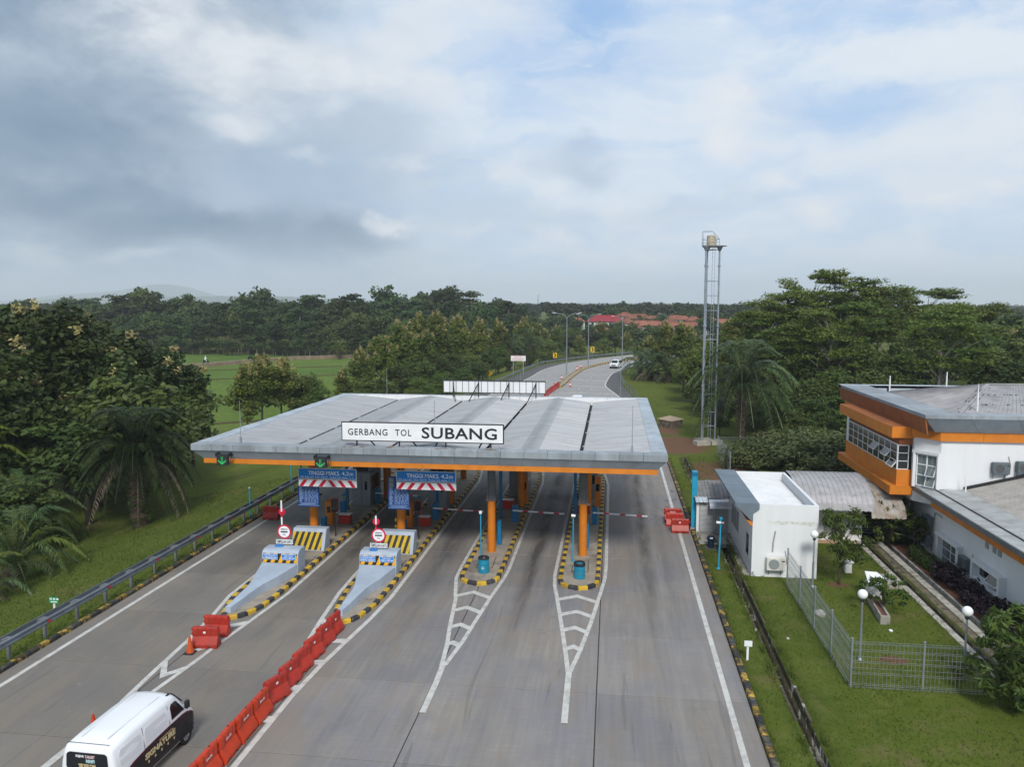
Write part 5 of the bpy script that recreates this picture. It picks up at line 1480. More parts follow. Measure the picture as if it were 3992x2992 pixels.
# welded mesh fence
def mesh_fence(pts, label, h=1.75, z0=.08, group='welded mesh fences', bay=2.46, w=.0085):
    L = (pts[0][0], pts[0][1], z0); t = thing('mesh_fence', label, 'fence', L, group)
    for a, b in zip(pts[:-1], pts[1:]):
        a_, b_ = Vector((*a, 0)), Vector((*b, 0)); ln = (b_ - a_).length; nb = max(1, round(ln / bay)); d = (b_ - a_) / ln
        for k in range(nb + 1):
            p = a_ + d * (ln * k / nb)
            if k == 0 and a != pts[0]: p_first = False
            else: p_first = True
            if p_first:
                m_ = MB(L); m_.rbox((p.x, p.y, z0 - .2), (.06, .06, h + .28), math.atan2(d.y, d.x)); m_.build('post', GALV, t)
                m_ = MB(L); m_.lathe((p.x, p.y, z0 + h + .08), [(.05, 0), (.05, .03), (.001, .05)], 8); m_.build('post_cap', GALV, t)
            if k == nb: break
            q = a_ + d * (ln * (k + 1) / nb)
            m_ = MB(L); n_ = int((q - p).length / .136); off = Vector((d.y, -d.x, 0))
            zz = [0, .10, .16, .52, .58, .95, 1.01, 1.38, 1.44, h - .1, h]
            for i in range(1, n_):
                c = p + (q - p) * (i / n_); m_.box(c.x - w / 2, c.x + w / 2, c.y - w / 2, c.y + w / 2, z0, z0 + h)
            for z in zz: m_.beam((p.x, p.y, z0 + z), (q.x, q.y, z0 + z), w)
            for z in (h - .05, .05, .77, 1.2): m_.beam((p.x + off.x * .05, p.y + off.y * .05, z0 + z), (q.x + off.x * .05, q.y + off.y * .05, z0 + z), w)
            m_.build('mesh_panel', GALV, t, fix=False)
    return t


mesh_fence([(8.76, 39.2), (8.76, 28.64), (13.72, 28.64)], 'grey welded mesh fence turning a corner on the lawn before the guardhouse')
mesh_fence([(9.77, 65.5), (9.77, 73.3), (13.8, 73.6)], 'grey welded mesh fence behind the guardhouse by the shrubs', 1.7, .08)

# ================================================================== barrel-roofed annex
L = (12.6, 47.8, 0)
bb = thing('barrel_roof_annex', 'white annex with grey barrel roof between guardhouse and office', 'annex', L)
m_ = MB(L); m_.box(10.44, 14.65, 47.1, 50.2, -.2, 2.55); m_.build('wall', WHITE_WALL, bb)
def barrel(y0, y1, zb, rise, n_=12): return [(y0 + (y1 - y0) * (.5 - .5 * math.cos(math.pi * k / n_)), zb + rise * math.sin(math.pi * k / n_)) for k in range(n_ + 1)]
BARREL = M('grey_barrel_sheet', (.40, .39, .40), (.34, .33, .335), rough=.55, metal=.15, scale=2, dirt=(.24, .21, .19), dscale=1.6, dlo=.52)
ribbed(L, bb, 'roof_sheet', BARREL, 10.5, 14.62, barrel(44.95, 50.6, 2.45, 1.5), .26, .035)
m_ = MB(L); pts = barrel(45.2, 50.4, 2.45, 1.38)
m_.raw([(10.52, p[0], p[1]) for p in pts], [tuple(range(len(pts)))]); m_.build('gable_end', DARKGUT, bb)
m_ = MB(L); m_.box(12.5, 13.5, 47.06, 47.095, .5, 1.75); lw = m_.build('louvre_window', ALUFRAME, bb)
for k in range(14):
    m_ = MB(L); m_.box(12.55, 13.45, 47.03, 47.058, .56 + .083 * k, .605 + .083 * k); m_.build('louvre_slat', LOUVRE, lw)
m_ = MB(L); m_.box(10.9, 14.6, 46.5, 47.09, -.1, .12); m_.build('plinth', M('ochre_plinth', (.46, .30, .18), (.38, .25, .16), rough=.9), bb)
ribbed(L, bb, 'lower_roof_sheet', M('stained_barrel_sheet', (.42, .39, .36), (.32, .28, .24), rough=.6, scale=1.5, dirt=(.25, .16, .09), dscale=1.3, dlo=.5, dhi=.65), 14.63, 16.5, barrel(45.4, 51.6, 1.95, 1.3), .24, .035)
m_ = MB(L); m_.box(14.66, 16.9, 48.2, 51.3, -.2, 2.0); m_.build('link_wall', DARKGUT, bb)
for k in range(9):
    m_ = MB(L); m_.box(14.75, 16.6, 48.16, 48.195, .3 + .15 * k, .37 + .15 * k); m_.build('louvre_slat', BOOTHGREY, bb)

# ================================================================== office building
L = (24.0, 44.0, 0)
of = thing('office_building', 'white two-storey office with orange bands, grey overhanging roof and orange bay window', 'office building', L)
m_ = MB(L)
m_.box(17.75, 40, 20.0, 44.5, -.3, 3.6); m_.box(17.75, 40, 44.5, 58.4, -.3, 3.0)
m_.build('ground_floor_wall', WHITE_WALL, of)
m_ = MB(L); m_.prism([(17.75, 44.5), (40, 44.5), (40, 58.4), (16.8, 58.4), (16.8, 45.7)], 3.0, 6.66); m_.build('upper_floor_wall', WHITE_WALL, of)
m_ = MB(L); m_.prism([(17.6, 44.36), (40, 44.36), (40, 58.5), (16.62, 58.5), (16.62, 45.6)], 6.64, 7.10); m_.build('orange_band', ORANGE, of)
for k in range(10):
    xa = 17.6 + 2.2 * k
    m_ = MB(L); m_.box(xa + .01, xa + 2.19, 44.33, 44.357, 6.62, 7.11); m_.build('orange_band_panel', ORANGE, of)
    m_ = MB(L); o0 = 16.45 if k == 0 else xa - .35
    m_.raw([(16.45 + 2.3 * k, 43.40, 7.97), (16.45 + 2.3 * (k + 1) - .012, 43.40, 7.97), (17.3 + 2.24 * (k + 1) - .012, 44.27, 7.12), (17.3 + 2.24 * k, 44.27, 7.12), (16.45 + 2.3 * k, 43.46, 8.0), (16.45 + 2.3 * (k + 1) - .012, 43.46, 8.0), (17.3 + 2.24 * (k + 1) - .012, 44.33, 7.14), (17.3 + 2.24 * k, 44.33, 7.14)], [(0, 1, 2, 3), (7, 6, 5, 4), (0, 4, 5, 1), (1, 5, 6, 2), (2, 6, 7, 3), (3, 7, 4, 0)])
    m_.build('fascia_panel', GREY_CLAD, of)
    m_ = MB(L); m_.box(16.42 + 2.3 * k, 16.42 + 2.3 * (k + 1) - .012, 43.36, 44.5, 7.98, 8.17); m_.build('coping_panel', COPING, of)
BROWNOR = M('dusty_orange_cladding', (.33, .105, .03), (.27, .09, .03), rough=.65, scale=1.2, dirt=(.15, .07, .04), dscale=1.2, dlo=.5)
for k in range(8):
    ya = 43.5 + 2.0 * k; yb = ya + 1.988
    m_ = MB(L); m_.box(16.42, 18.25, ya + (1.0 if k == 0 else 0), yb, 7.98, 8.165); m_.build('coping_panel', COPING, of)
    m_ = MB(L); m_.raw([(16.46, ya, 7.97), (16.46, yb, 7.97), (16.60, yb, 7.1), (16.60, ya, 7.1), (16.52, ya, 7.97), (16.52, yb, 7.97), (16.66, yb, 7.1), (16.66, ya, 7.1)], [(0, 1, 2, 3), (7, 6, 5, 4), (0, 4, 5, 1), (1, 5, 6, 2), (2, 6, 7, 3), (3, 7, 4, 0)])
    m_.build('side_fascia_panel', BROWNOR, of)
m_ = MB(L); m_.box(16.7, 40, 58.9, 59.0, 7.55, 8.15); m_.build('rear_upstand', COPING_SIDE, of)
for k in range(10):
    x = 17.6 + 2.0 * k
    m_ = MB(L); m_.box(x, x + .1, 58.75, 58.89, 7.6, 8.1); m_.build('upstand_bracket', DARKSTEEL, of)
m_ = MB(L); m_.box(16.42, 40, 58.9, 59.5, 7.98, 8.18); m_.build('rear_coping', COPING_SIDE, of)
# hipped ribbed roof of the upper block
HR = M('grey_ribbed_roof', (.37, .36, .365), (.31, .30, .305), rough=.6, scale=1.2, dirt=(.22, .20, .18), dscale=1.2, dlo=.5, metal=.1)
def rib_slope(name, quad, n_, lift=.03, mat=HR):
    """quad: eave-left, eave-right, ridge-right, ridge-left; ribs run up the slope"""
    a, b, c, d = [Vector(q) for q in quad]
    nrm = (b - a).cross(d - a).normalized(); nrm = nrm if nrm.z > 0 else -nrm
    us = []; hs = []
    for k in range(n_): us += [k / n_, (k + .66) / n_, (k + .74) / n_, (k + .93) / n_]; hs += [0, 0, lift, lift]
    us.append(1); hs.append(0)
    vs = [a.lerp(b, u) + nrm * h for u, h in zip(us, hs)] + [d.lerp(c, u) + nrm * h for u, h in zip(us, hs)]; q = len(us)
    m_ = MB(L); m_.raw(vs, [(k, k + 1, q + k + 1, q + k) for k in range(q - 1)]); return m_.build(name, mat, of, fix=False)


rib_slope('roof_sheet', [(18.3, 44.5, 7.75), (40, 44.5, 7.75), (34, 51.4, 9.05), (23.0, 51.4, 9.05)], 80)
rib_slope('roof_sheet', [(18.3, 58.6, 7.60), (18.3, 44.5, 7.75), (23.0, 51.4, 9.05), (23.0, 51.4, 9.05)], 44)
rib_slope('roof_sheet', [(40, 58.6, 7.60), (18.3, 58.6, 7.60), (23.0, 51.4, 9.05), (34, 51.4, 9.05)], 70)
for a, b in (((18.3, 44.5, 7.80), (23.0, 51.4, 9.09)), ((18.3, 58.6, 7.65), (23, 51.4, 9.09)), ((23, 51.4, 9.09), (34, 51.4, 9.09))):
    m_ = MB(L)
    P = [Vector(a).lerp(Vector(b), k / 14) for k in range(15)]
    for k in range(14): m_.beam(P[k], P[k].lerp(P[k + 1], .99), .22, .06)
    m_.build('ridge_cap', HR, of)
m_ = MB(L)
rr = random.Random(21)
for k in range(46):
    t_ = rr.random(); p = Vector((18.3, 44.5, 7.80)).lerp(Vector((23.0, 51.4, 9.09)), t_); m_.rbox((p.x + rr.choice((-.2, .2)), p.y + rr.choice((.2, -.2)), p.z - .01), (.12, .07, .02), .9)
for k in range(60):
    x = 19.5 + 9 * rr.random(); s_ = rr.choice((.12, .4, .68)); m_.rbox((x + s_ * 3, 44.5 + 6.9 * s_, 7.76 + 1.30 * s_), (.06, .06, .04))
m_.build('roof_fixing', DARKSTEEL, of)
for (x, y, z, h) in ((19.3, 57.5, 8.1, .9), (23.6, 58.9, 8.1, 1.1), (20.2, 46.2, 8.1, 1.5)):
    m_ = MB(L); m_.tube([(x, y, z - .4), (x, y, z + h * .5), (x, y, z + h)], [.05, .05, .03 if h < 1.4 else .012], 8); m_.build('vent_pipe', WHITE_PAINT, of)
# bay
BAY = ORANGE
m_ = MB(L); m_.box(15.6, 17.2, 45.75, 56.0, 6.52, 7.16); m_.build('bay_head', BAY, of, bevel=.01)
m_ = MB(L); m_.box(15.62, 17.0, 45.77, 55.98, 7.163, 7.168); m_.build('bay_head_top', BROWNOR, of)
m_ = MB(L); m_.box(15.6, 17.7, 45.68, 56.0, 3.3, 3.80); m_.build('bay_foot', BAY, of, bevel=.01)
m_ = MB(L); m_.box(15.98, 17.0, 45.85, 55.6, 3.80, 4.70); m_.build('bay_apron', BAY, of)
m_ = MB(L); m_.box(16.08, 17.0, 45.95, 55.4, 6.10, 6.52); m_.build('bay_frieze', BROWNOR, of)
m_ = MB(L); m_.box(16.12, 17.0, 46.0, 55.3, 4.70, 6.10); m_.build('bay_core', GLASS, of)
wall_window_x(L, of, 16.02, 46.0, 55.1, 4.74, 6.08, 9, 3, GLASS, .07, -1, open_={(0, 0), (1, 1), (3, 1)})
w = MB(L)
for z in (4.72, 5.18, 5.64, 6.08): w.box(16.04, 16.62, 45.93, 45.98, z - .02, z + .02)
w.box(16.58, 16.62, 45.93, 45.98, 4.72, 6.08); w.box(16.0, 16.06, 45.92, 45.98, 4.72, 6.08); bw = w.build('bay_end_window', WINFRAME, of)
for k in range(3):
    m_ = MB(L); m_.box(16.07, 16.57, 45.96, 45.99, 4.75 + .46 * k, 5.15 + .46 * k); m_.build('pane', GLASS, bw)
# chamfer window: sits on the slanting corner wall
ca, cb = Vector((16.8, 45.7, 0)), Vector((17.75, 44.5, 0)); cd_ = (cb - ca).normalized(); cn = Vector((cd_.y, -cd_.x, 0)); cn = cn if cn.x < 0 else -cn
cw = MB(L)
def cp(s_, z, o=0.0): p = ca + cd_ * s_ + cn * o; return (p.x, p.y, z)
for s_ in (.22, .78, 1.34): cw.beam(cp(s_, 3.96, .02), cp(s_, 5.72, .02), .06)
for z in (3.96, 4.55, 5.14, 5.72): cw.beam(cp(.2, z, .02), cp(1.36, z, .02), .06)
for s_ in (.08, 1.46): cw.beam(cp(s_, 3.85, .08), cp(s_, 5.85, .08), .16)
cw.beam(cp(.0, 5.85, .09), cp(1.53, 5.85, .09), .16); cw = cw.build('corner_window', WINFRAME, of)
for i in range(2):
    for j in range(3):
        sa, sb = .25 + .56 * i, .75 + .56 * i; za, zb = 3.99 + .59 * j, 4.52 + .59 * j
        m_ = MB(L)
        o_ = .22 if (i == 1 and j < 2) else .006
        m_.raw([cp(sa, za, o_), cp(sb, za, o_), cp(sb, zb, .006), cp(sa, zb, .006), cp(sa, za, o_ - .02), cp(sb, za, o_ - .02), cp(sb, zb, -.014), cp(sa, zb, -.014)], [(0, 1, 2, 3), (7, 6, 5, 4), (0, 4, 5, 1), (1, 5, 6, 2), (2, 6, 7, 3), (3, 7, 4, 0)])
        m_.build('pane', PALEGLASS, cw)
        if o_ > .1:
            f2 = MB(L)
            for a, b in (((sa, za, o_), (sb, za, o_)), ((sa, za, o_), (sa, zb, .01)), ((sb, za, o_), (sb, zb, .01))): f2.beam(cp(*a), cp(*b), .04)
            f2.build('sash', WINFRAME, cw)
# lower roof: border panels, gutter, ribbed slope
BORDER = M('pale_border_panel', (.40, .42, .42), (.34, .355, .355), rough=.6, scale=1.5, dirt=(.24, .22, .19), dscale=1.5, dlo=.5, rand=.06)
for k in range(20):
    ya = 20.0 + 1.23 * k; yb = ya + 1.19
    if ya > 44: break
    yb = min(yb, 44.4)
    m_ = MB(L); m_.raw([(16.85, ya, 3.86), (16.85, yb, 3.86), (19.0, yb, 3.98), (19.0, ya, 3.98), (16.85, ya, 3.80), (16.85, yb, 3.80), (19.0, yb, 3.92), (19.0, ya, 3.92)], [(0, 1, 2, 3), (7, 6, 5, 4), (0, 4, 5, 1), (1, 5, 6, 2), (2, 6, 7, 3), (3, 7, 4, 0)]); m_.build('border_panel', BORDER, of)
m_ = MB(L); m_.box(17.52, 17.58, 20, 44.4, 3.90, 3.95); m_.build('gutter_rail', DARKSTEEL, of)
m_ = MB(L); m_.box(16.80, 16.88, 20, 46.6, 3.60, 3.84); m_.build('roof_lip', STEELGREY, of)
m_ = MB(L); m_.raw([(16.86, 20, 3.60), (16.86, 46.5, 3.60), (17.2, 46.0, 3.42), (17.2, 20, 3.42)], [(0, 1, 2, 3)]); m_.build('lip_soffit', STEELGREY, of)
for k in range(10):
    ya = 20 + 2.4 * k
    m_ = MB(L); m_.box(17.18, 17.24, ya, min(ya + 2.39, 44.1), 3.10, 3.50); m_.build('orange_band_panel', ORANGE, of)
m_ = MB(L); m_.box(17.24, 17.75, 20, 44.1, 3.10, 3.16); m_.build('eave_soffit', WHITE_WALL, of)
m_ = MB(L); m_.raw([(16.85, 44.4, 3.86), (18.4, 44.48, 3.98), (18.4, 44.4, 3.98), (16.9, 46.4, 3.86), (17.2, 46.2, 3.86)], [(0, 1, 4, 3)]); m_.build('corner_flashing', BORDER, of)
LR = M('weathered_ribbed_roof', (.38, .36, .34), (.32, .30, .28), rough=.65, scale=1.2, dirt=(.22, .18, .14), dscale=1.0, dlo=.5)
rib_slope('roof_sheet', [(19.0, 44.46, 3.96), (19.0, 20, 3.96), (26, 20, 5.75), (26, 44.46, 5.75)], 84, .03, LR)
m_ = MB(L); m_.beam((19.0, 44.42, 4.06), (26, 44.42, 5.85), .12); m_.build('wall_flashing', DARKSTEEL, of)
m_ = MB(L); m_.tube([(18.85, 43.9, 3.95), (18.85, 43.9, 4.3), (18.78, 43.9, 5.0)], [.04, .04, .01], 8); m_.build('vent_pipe', WHITE_PAINT, of)
# ground floor windows and fittings on the west wall
wall_window_x(L, of, 17.75, 41.55, 43.6, .10, 1.5, 2, 3, PALEGLASS, .07)
m_ = MB(L)
for ya, yb in ((43.68, 43.92), (41.25, 41.47)): m_.box(17.5, 17.75, ya, yb, -.1, 1.75)
m_.box(17.42, 17.75, 41.2, 43.95, 1.62, 1.76); m_.build('window_hood', WHITE_WALL, of)
wall_window_x(L, of, 17.72, 37.1, 39.25, .98, 1.45, 2, 1, GLASS, .07, -1, open_={(0, 0)})
m_ = MB(L)
m_.box(17.42, 17.75, 36.75, 39.6, 1.56, 1.70); m_.box(17.42, 17.75, 36.75, 39.6, .72, .86); m_.box(17.42, 17.75, 39.42, 39.6, .86, 1.56); m_.box(17.42, 17.75, 36.75, 36.93, .86, 1.56); m_.build('window_hood', WHITE_WALL, of)
wall_window_x(L, of, 17.74, 47.2, 51.0, 1.0, 1.45, 4, 1, GLASS, .06)
m_ = MB(L); m_.box(17.45, 17.75, 47.0, 51.3, 1.55, 1.68); m_.box(17.45, 17.75, 47.0, 51.3, .72, .85); m_.build('window_hood', WHITE_WALL, of)
wall_window_x(L, of, 17.75, 46.35, 47.0, -.05, 1.45, 1, 3, GLASS, .05, -1, open_={(0, 0), (0, 1), (0, 2)})
for y in (38.75, 38.0, 37.5):
    m_ = MB(L); m_.box(17.72, 17.75, y - .16, y + .16, 2.45, 2.82); v = m_.build('vent', ALUFRAME, of)
    for k in range(4):
        m_ = MB(L); m_.box(17.70, 17.72, y - .13, y + .13, 2.49 + .08 * k, 2.53 + .08 * k); m_.build('vent_slat', LOUVRE, v)
m_ = MB(L); m_.box(17.72, 17.75, 47.9, 48.3, 1.95, 2.35); m_.build('hatch', CONCRETE, of)
m_ = MB(L); m_.tube([(17.7, 45.0, 1.9), (17.7, 44.6, 2.6), (17.7, 43.7, 2.55)], .015, 6); m_.build('cable', BLACK_PAINT, of)

# air conditioners
def aircon(x, y, z, face, label, col, w=.85, h=.62, d=.34, white=False):
    """outdoor unit; face 's' looks to -y, 'w' looks to -x"""
    L = (x, y, z); t = thing('air_conditioner', label, 'air conditioner', L, 'outdoor air conditioning units', 0 if face == 's' else R(-90))
    B = MB(); B.box(-w / 2, w / 2, -d, -.04, 0, h); B.build('casing', col, t, bevel=.02)
    B = MB(); B.lathe((0, 0, 0), [(.001, 0), (h * .40, 0), (h * .40, .012), (.001, .012)], 24)
    fan = B.mesh('fan_grille', BOOTHGREY if white else DARKSTEEL); inst('fan_grille', fan, t, (-w * .12, -d + .001, h / 2), (R(90), 0, 0))
    B = MB()
    for k in range(5):
        r = h * (.08 + .075 * k)
        for i in range(20):
            a0, a1 = 2 * math.pi * i / 20, 2 * math.pi * (i + 1) / 20
            B.face([(r * math.cos(a0) - w * .12, -d - .014, h / 2 + r * math.sin(a0)), ((r + .012) * math.cos(a0) - w * .12, -d - .014, h / 2 + (r + .012) * math.sin(a0)), ((r + .012) * math.cos(a1) - w * .12, -d - .014, h / 2 + (r + .012) * math.sin(a1)), (r * math.cos(a1) - w * .12, -d - .014, h / 2 + r * math.sin(a1))])
    B.build('grille_ring', ALUFRAME, t, fix=False)
    B = MB(); B.box(w * .30, w * .46, -d - .006, -d - .001, h * .72, h * .80); B.build('badge', BLACK_PAINT, t)
    B = MB()
    for s_ in (-.3, .3): B.box(s_ - .02, s_ + .02, -d - .02, 0, -.05, 0); B.box(s_ - .02, s_ + .02, -.03, 0, -.3, -.05)
    B.build('bracket', GALV, t)
    B = MB(); B.tube([(w / 2 - .02, -.12, h * .3), (w / 2 + .12, -.08, h * .5), (w / 2 + .1, -.03, h * .9), (w / 2 + .02, -.01, h + .3)], .02, 6); B.build('pipe', CONCRETE, t)


CREAM = M('cream_casing', (.70, .68, .62), (.64, .62, .57), rough=.5)
GREYCASE = M('grey_casing', (.13, .16, .18), (.11, .135, .15), rough=.5, dirt=(.2, .18, .15), dscale=2, dlo=.58)
aircon(8.36, 40.245, .52, 's', 'cream outdoor air conditioner low on the guardhouse front wall', CREAM, .92, .66, white=True)
aircon(17.745, 45.3, 1.65, 'w', 'upper grey air conditioner on the office side wall over the lower one', GREYCASE)
aircon(17.745, 45.25, .62, 'w', 'lower grey air conditioner on the office side wall under the upper one', GREYCASE)
aircon(17.745, 40.55, .80, 'w', 'grey air conditioner between the two office side windows', GREYCASE)
aircon(20.73, 44.49, 4.92, 's', 'grey air conditioner on office upper front wall, the wholly visible one', GREYCASE)
aircon(21.95, 44.49, 5.0, 's', 'grey air conditioner on office upper front wall at the picture edge', GREYCASE)

# ================================================================== lawn furniture
L = (11.98, 35.9, .05)
t = thing('planter_trough', 'long low concrete planter trough on the lawn inside the fence', 'planter', L)
for (a, b, w) in (((12.2, 37.2), (11.95, 34.7), .09),):
    m_ = MB(L)
    m_.prism([(11.74, 34.7), (12.15, 34.7), (12.42, 37.25), (12.01, 37.25)], .0, .10); m_.prism([(11.74, 34.7), (11.83, 34.78), (12.08, 37.25), (12.0, 37.25)], .1, .46); m_.prism([(12.06, 34.78), (12.15, 34.7), (12.42, 37.25), (12.33, 37.25)], .1, .46); m_.prism([(11.74, 34.7), (12.15, 34.7), (12.06, 34.79), (11.83, 34.79)], .1, .46)
    m_.build('trough', CONCRETE, t, bevel=.015)
    m_ = MB(L); m_.prism([(11.84, 34.8), (12.05, 34.8), (12.32, 37.2), (12.09, 37.2)], .1, .36); m_.build('soil', SOILM, t)
L = (12.45, 37.8, .05)
t = thing('white_plinth', 'white tiled plinth with sloping top behind the planter trough', 'plinth', L)
m_ = MB(L); m_.prism([(12.12, 37.45), (12.68, 37.45), (12.68, 38.1), (12.12, 38.1)], 0, .92); m_.build('plinth_body', WHITE_WALL, t, bevel=.01)
m_ = MB(L); m_.raw([(12.02, 37.35, .98), (12.78, 37.30, .84), (12.86, 37.9, 1.10), (12.66, 38.2, 1.25), (12.10, 38.2, 1.28), (12.02, 37.35, .92), (12.78, 37.30, .78), (12.86, 37.9, 1.04), (12.66, 38.2, 1.19), (12.10, 38.2, 1.22)], [(0, 1, 2, 3, 4), (9, 8, 7, 6, 5), (0, 5, 6, 1), (1, 6, 7, 2), (2, 7, 8, 3), (3, 8, 9, 4), (4, 9, 5, 0)]); m_.build('sloping_top', WHITE_PAINT, t)
L = (13.8, 39.9, .05)
t = thing('concrete_slab_box', 'pale concrete cover box between the plinth and office drain', 'cover box', L)
m_ = MB(L); m_.prism([(13.0, 39.25), (14.25, 39.25), (14.25, 40.6), (13.0, 40.6)], -.1, .38); m_.build('box_body', CONCRETE, t, bevel=.02)
m_ = MB(L); m_.box(13.3, 13.95, 39.6, 40.3, .38, .42); m_.build('box_lid', BOOTHGREY, t, bevel=.01)
L = (12.3, 41.5, .05)
t = thing('white_post_box', 'small white pillar with flat cap behind the young mango tree', 'pillar', L)
m_ = MB(L); m_.box(12.14, 12.46, 41.35, 41.65, 0, .62); m_.build('pillar_body', WHITE_WALL, t, bevel=.01); m_ = MB(L); m_.box(12.08, 12.52, 41.3, 41.7, .62, .68); m_.build('pillar_cap', WHITE_WALL, t)
def rock(x, y, s, label, mat):
    bm = bmesh.new(); bmesh.ops.create_icosphere(bm, subdivisions=2, radius=s); rr = random.Random(int(x * 100))
    for v in bm.verts: v.co *= rr.uniform(.8, 1.15); v.co.z *= .7
    me = bpy.data.meshes.new('stone'); bm.to_mesh(me); bm.free(); me.materials.append(mat)
    o = inst('stone', me, None, (x, y, .08 + s * .4)); tag(o, label, 'stone')


rock(9.37, 35.4, .24, 'pale buff boulder on the lawn just inside the fence line', PALEKERB)
rock(11.92, 33.95, .09, 'tiny white stone on the lawn below the planter trough', WHITE_WALL)
rock(7.4, 32.6, .07, 'tiny pale stone on the lawn outside the fence', PALEKERB)
L = (6.8, 92, 0)
t = thing('concrete_well', 'weathered concrete box on grass right of the canopy', 'concrete box', L)
m_ = MB(L); m_.prism([(5.35, 91.0), (6.75, 89.2), (8.1, 90.9), (6.8, 93.4)], -.2, .72); m_.build('box_wall', M('stained_block_concrete', (.20, .16, .12), (.13, .105, .08), rough=.95, scale=2.5, dirt=(.05, .045, .035), dscale=2, dlo=.45, dhi=.6), t, bevel=.03)
m_ = MB(L); m_.prism([(5.25, 91.0), (6.75, 89.05), (8.22, 90.9), (6.8, 93.55)], .72, .86); m_.build('box_lid', M('buff_concrete_lid', (.42, .32, .22), (.34, .26, .18), rough=.9), t, bevel=.02)

# ================================================================== water tower
L = (9.6, 79.9, 0)
t = thing('water_tower', 'tall slender grey steel tower with beige tank among the trees', 'water tower', L)
LEGS = [(8.95, 79.3), (9.22, 80.7), (10.32, 79.9)]
for x, y in LEGS:
    m_ = MB(L); m_.tube([(x + (9.6 - x) * .0, y, 0), (x, y, 19.6)], .088, 12); lg = m_.build('leg', GALV, t)
    for z in (5.9, 11.85, 17.75):
        m_ = MB(L); m_.tube([(x, y, z - .08), (x, y, z + .06)], .16, 12); m_.build('flange', GALV, lg)
    m_ = MB(L); m_.tube([(x, y, 19.2), (x, y, 19.62)], [.12, .3], 8); m_.build('bracket', GALV, lg)
    m_ = MB(L); m_.rbox((x, y, -.2), (1.5 if x < 10 else 1.2, 1.0, .55), .4); m_.build('footing', CONCRETE, lg)
for z in (1.77, 3.2, 5.0, 7.4, 10.48, 13.36, 14.83, 16.28, 19.33):
    for a, b in ((0, 2), (1, 2), (0, 1)):
        m_ = MB(L); m_.beam((*LEGS[a], z), (*LEGS[b], z), .06); m_.build('brace', GALV, t)
for x in (9.62, 9.86):
    m_ = MB(L); m_.beam((x, 79.75, .3), (x, 79.75, 20.3), .034); m_.build('ladder_rail', GALV, t)
m_ = MB(L)
for k in range(48): m_.beam((9.62, 79.75, .6 + .4 * k), (9.86, 79.75, .6 + .4 * k), .02)
m_.build('ladder_rungs' if False else 'ladder_rung', GALV, t, fix=False)
m_ = MB(L); m_.prism([(8.5, 79.0), (10.3, 79.2), (10.95, 79.6), (10.2, 80.9), (8.8, 80.9)], 19.62, 19.72); m_.build('platform', STEELGREY, t)
CR_ = [(8.52, 79.05), (8.82, 80.85), (10.1, 80.85), (10.2, 79.25)]
for i, (x, y) in enumerate(CR_):
    m_ = MB(L); m_.beam((x, y, 19.7), (x, y, 20.95 if i < 2 else 20.35), .05); m_.build('rail_post', GALV, t)
for a, b, zs in ((0, 1, (20.0, 20.35)), (1, 2, (20.0, 20.35)), (2, 3, (20.35,)), (3, 0, (20.0, 20.35))):
    for z in zs: m_ = MB(L); m_.beam((*CR_[a], z), (*CR_[b], z), .04); m_.build('handrail', GALV, t)
for a, b in (((8.52, 79.05, 20.95), (8.86, 80.8, 21.25)), ((8.52, 79.05, 20.95), (9.55, 79.2, 21.05)), ((8.86, 80.8, 21.25), (9.75, 80.8, 21.2)), ((9.55, 79.2, 21.05), (9.75, 80.8, 21.2)), ((9.75, 80.8, 21.2), (10.15, 80.8, 20.35)), ((9.55, 79.2, 21.05), (10.2, 79.25, 20.3))):
    m_ = MB(L); m_.beam(a, b, .05); m_.build('frame_bar', GALV, t)
m_ = MB(L); m_.lathe((9.5, 79.95, 19.72), [(.42, 0), (.44, .3), (.44, .95), (.40, 1.0), (.001, 1.02)], 20); m_.build('tank', M('beige_tank', (.55, .45, .30), (.48, .40, .28), rough=.6), t)

# ================================================================== vegetation
RNG = np.random.RandomState(12)


def unit(n):
    v = RNG.normal(size=(n, 3)); return v / np.linalg.norm(v, axis=1, keepdims=True)


def leaves(cl, per, size, up=.35, out=.6, asp=.55, shell=.45, clump_tint=.35, droop=0.0, fold=False, minz=None, tbase=.15):
    """cl: (n,6) clumps x,y,z,rx,ry,rz. Returns vertices, quads and a per-leaf tint (0..1, a leaf colour, not a shade)."""
    cl = np.asarray(cl, float)
    n = len(cl); N = n * per
    ci = np.repeat(np.arange(n), per)
    d = unit(N)
    d[:, 2] = np.where(d[:, 2] < -.2, d[:, 2] * .6, d[:, 2])
    r = 1 - shell * RNG.rand(N) ** 1.5
    p = cl[ci, :3] + d * cl[ci, 3:] * r[:, None]
    nr = d * out + RNG.normal(size=(N, 3)) * .45 + np.array([0, 0, up])
    nr /= np.linalg.norm(nr, axis=1, keepdims=True)
    a = np.cross(nr, unit(N)); a /= np.maximum(np.linalg.norm(a, axis=1, keepdims=True), 1e-6)
    if droop:
        a = a * (1 - droop) + np.array([0, 0, -droop]); a -= nr * (a * nr).sum(1, keepdims=True); a /= np.maximum(np.linalg.norm(a, axis=1, keepdims=True), 1e-6)
    b = np.cross(nr, a)
    s = size * (.65 + .7 * RNG.rand(N))[:, None]
    v = np.stack([p - a * s * .5, p + b * s * asp * .5 - a * s * .05, p + a * s * .5, p - b * s * asp * .5 - a * s * .05], 1).reshape(-1, 3)
    f = np.arange(N * 4).reshape(N, 4)
    ct = RNG.rand(n)
    tint = np.clip(tbase + clump_tint * ct[ci] + (.85 - clump_tint) * RNG.rand(N) ** 1.6, 0, 1)
    return v, f, tint


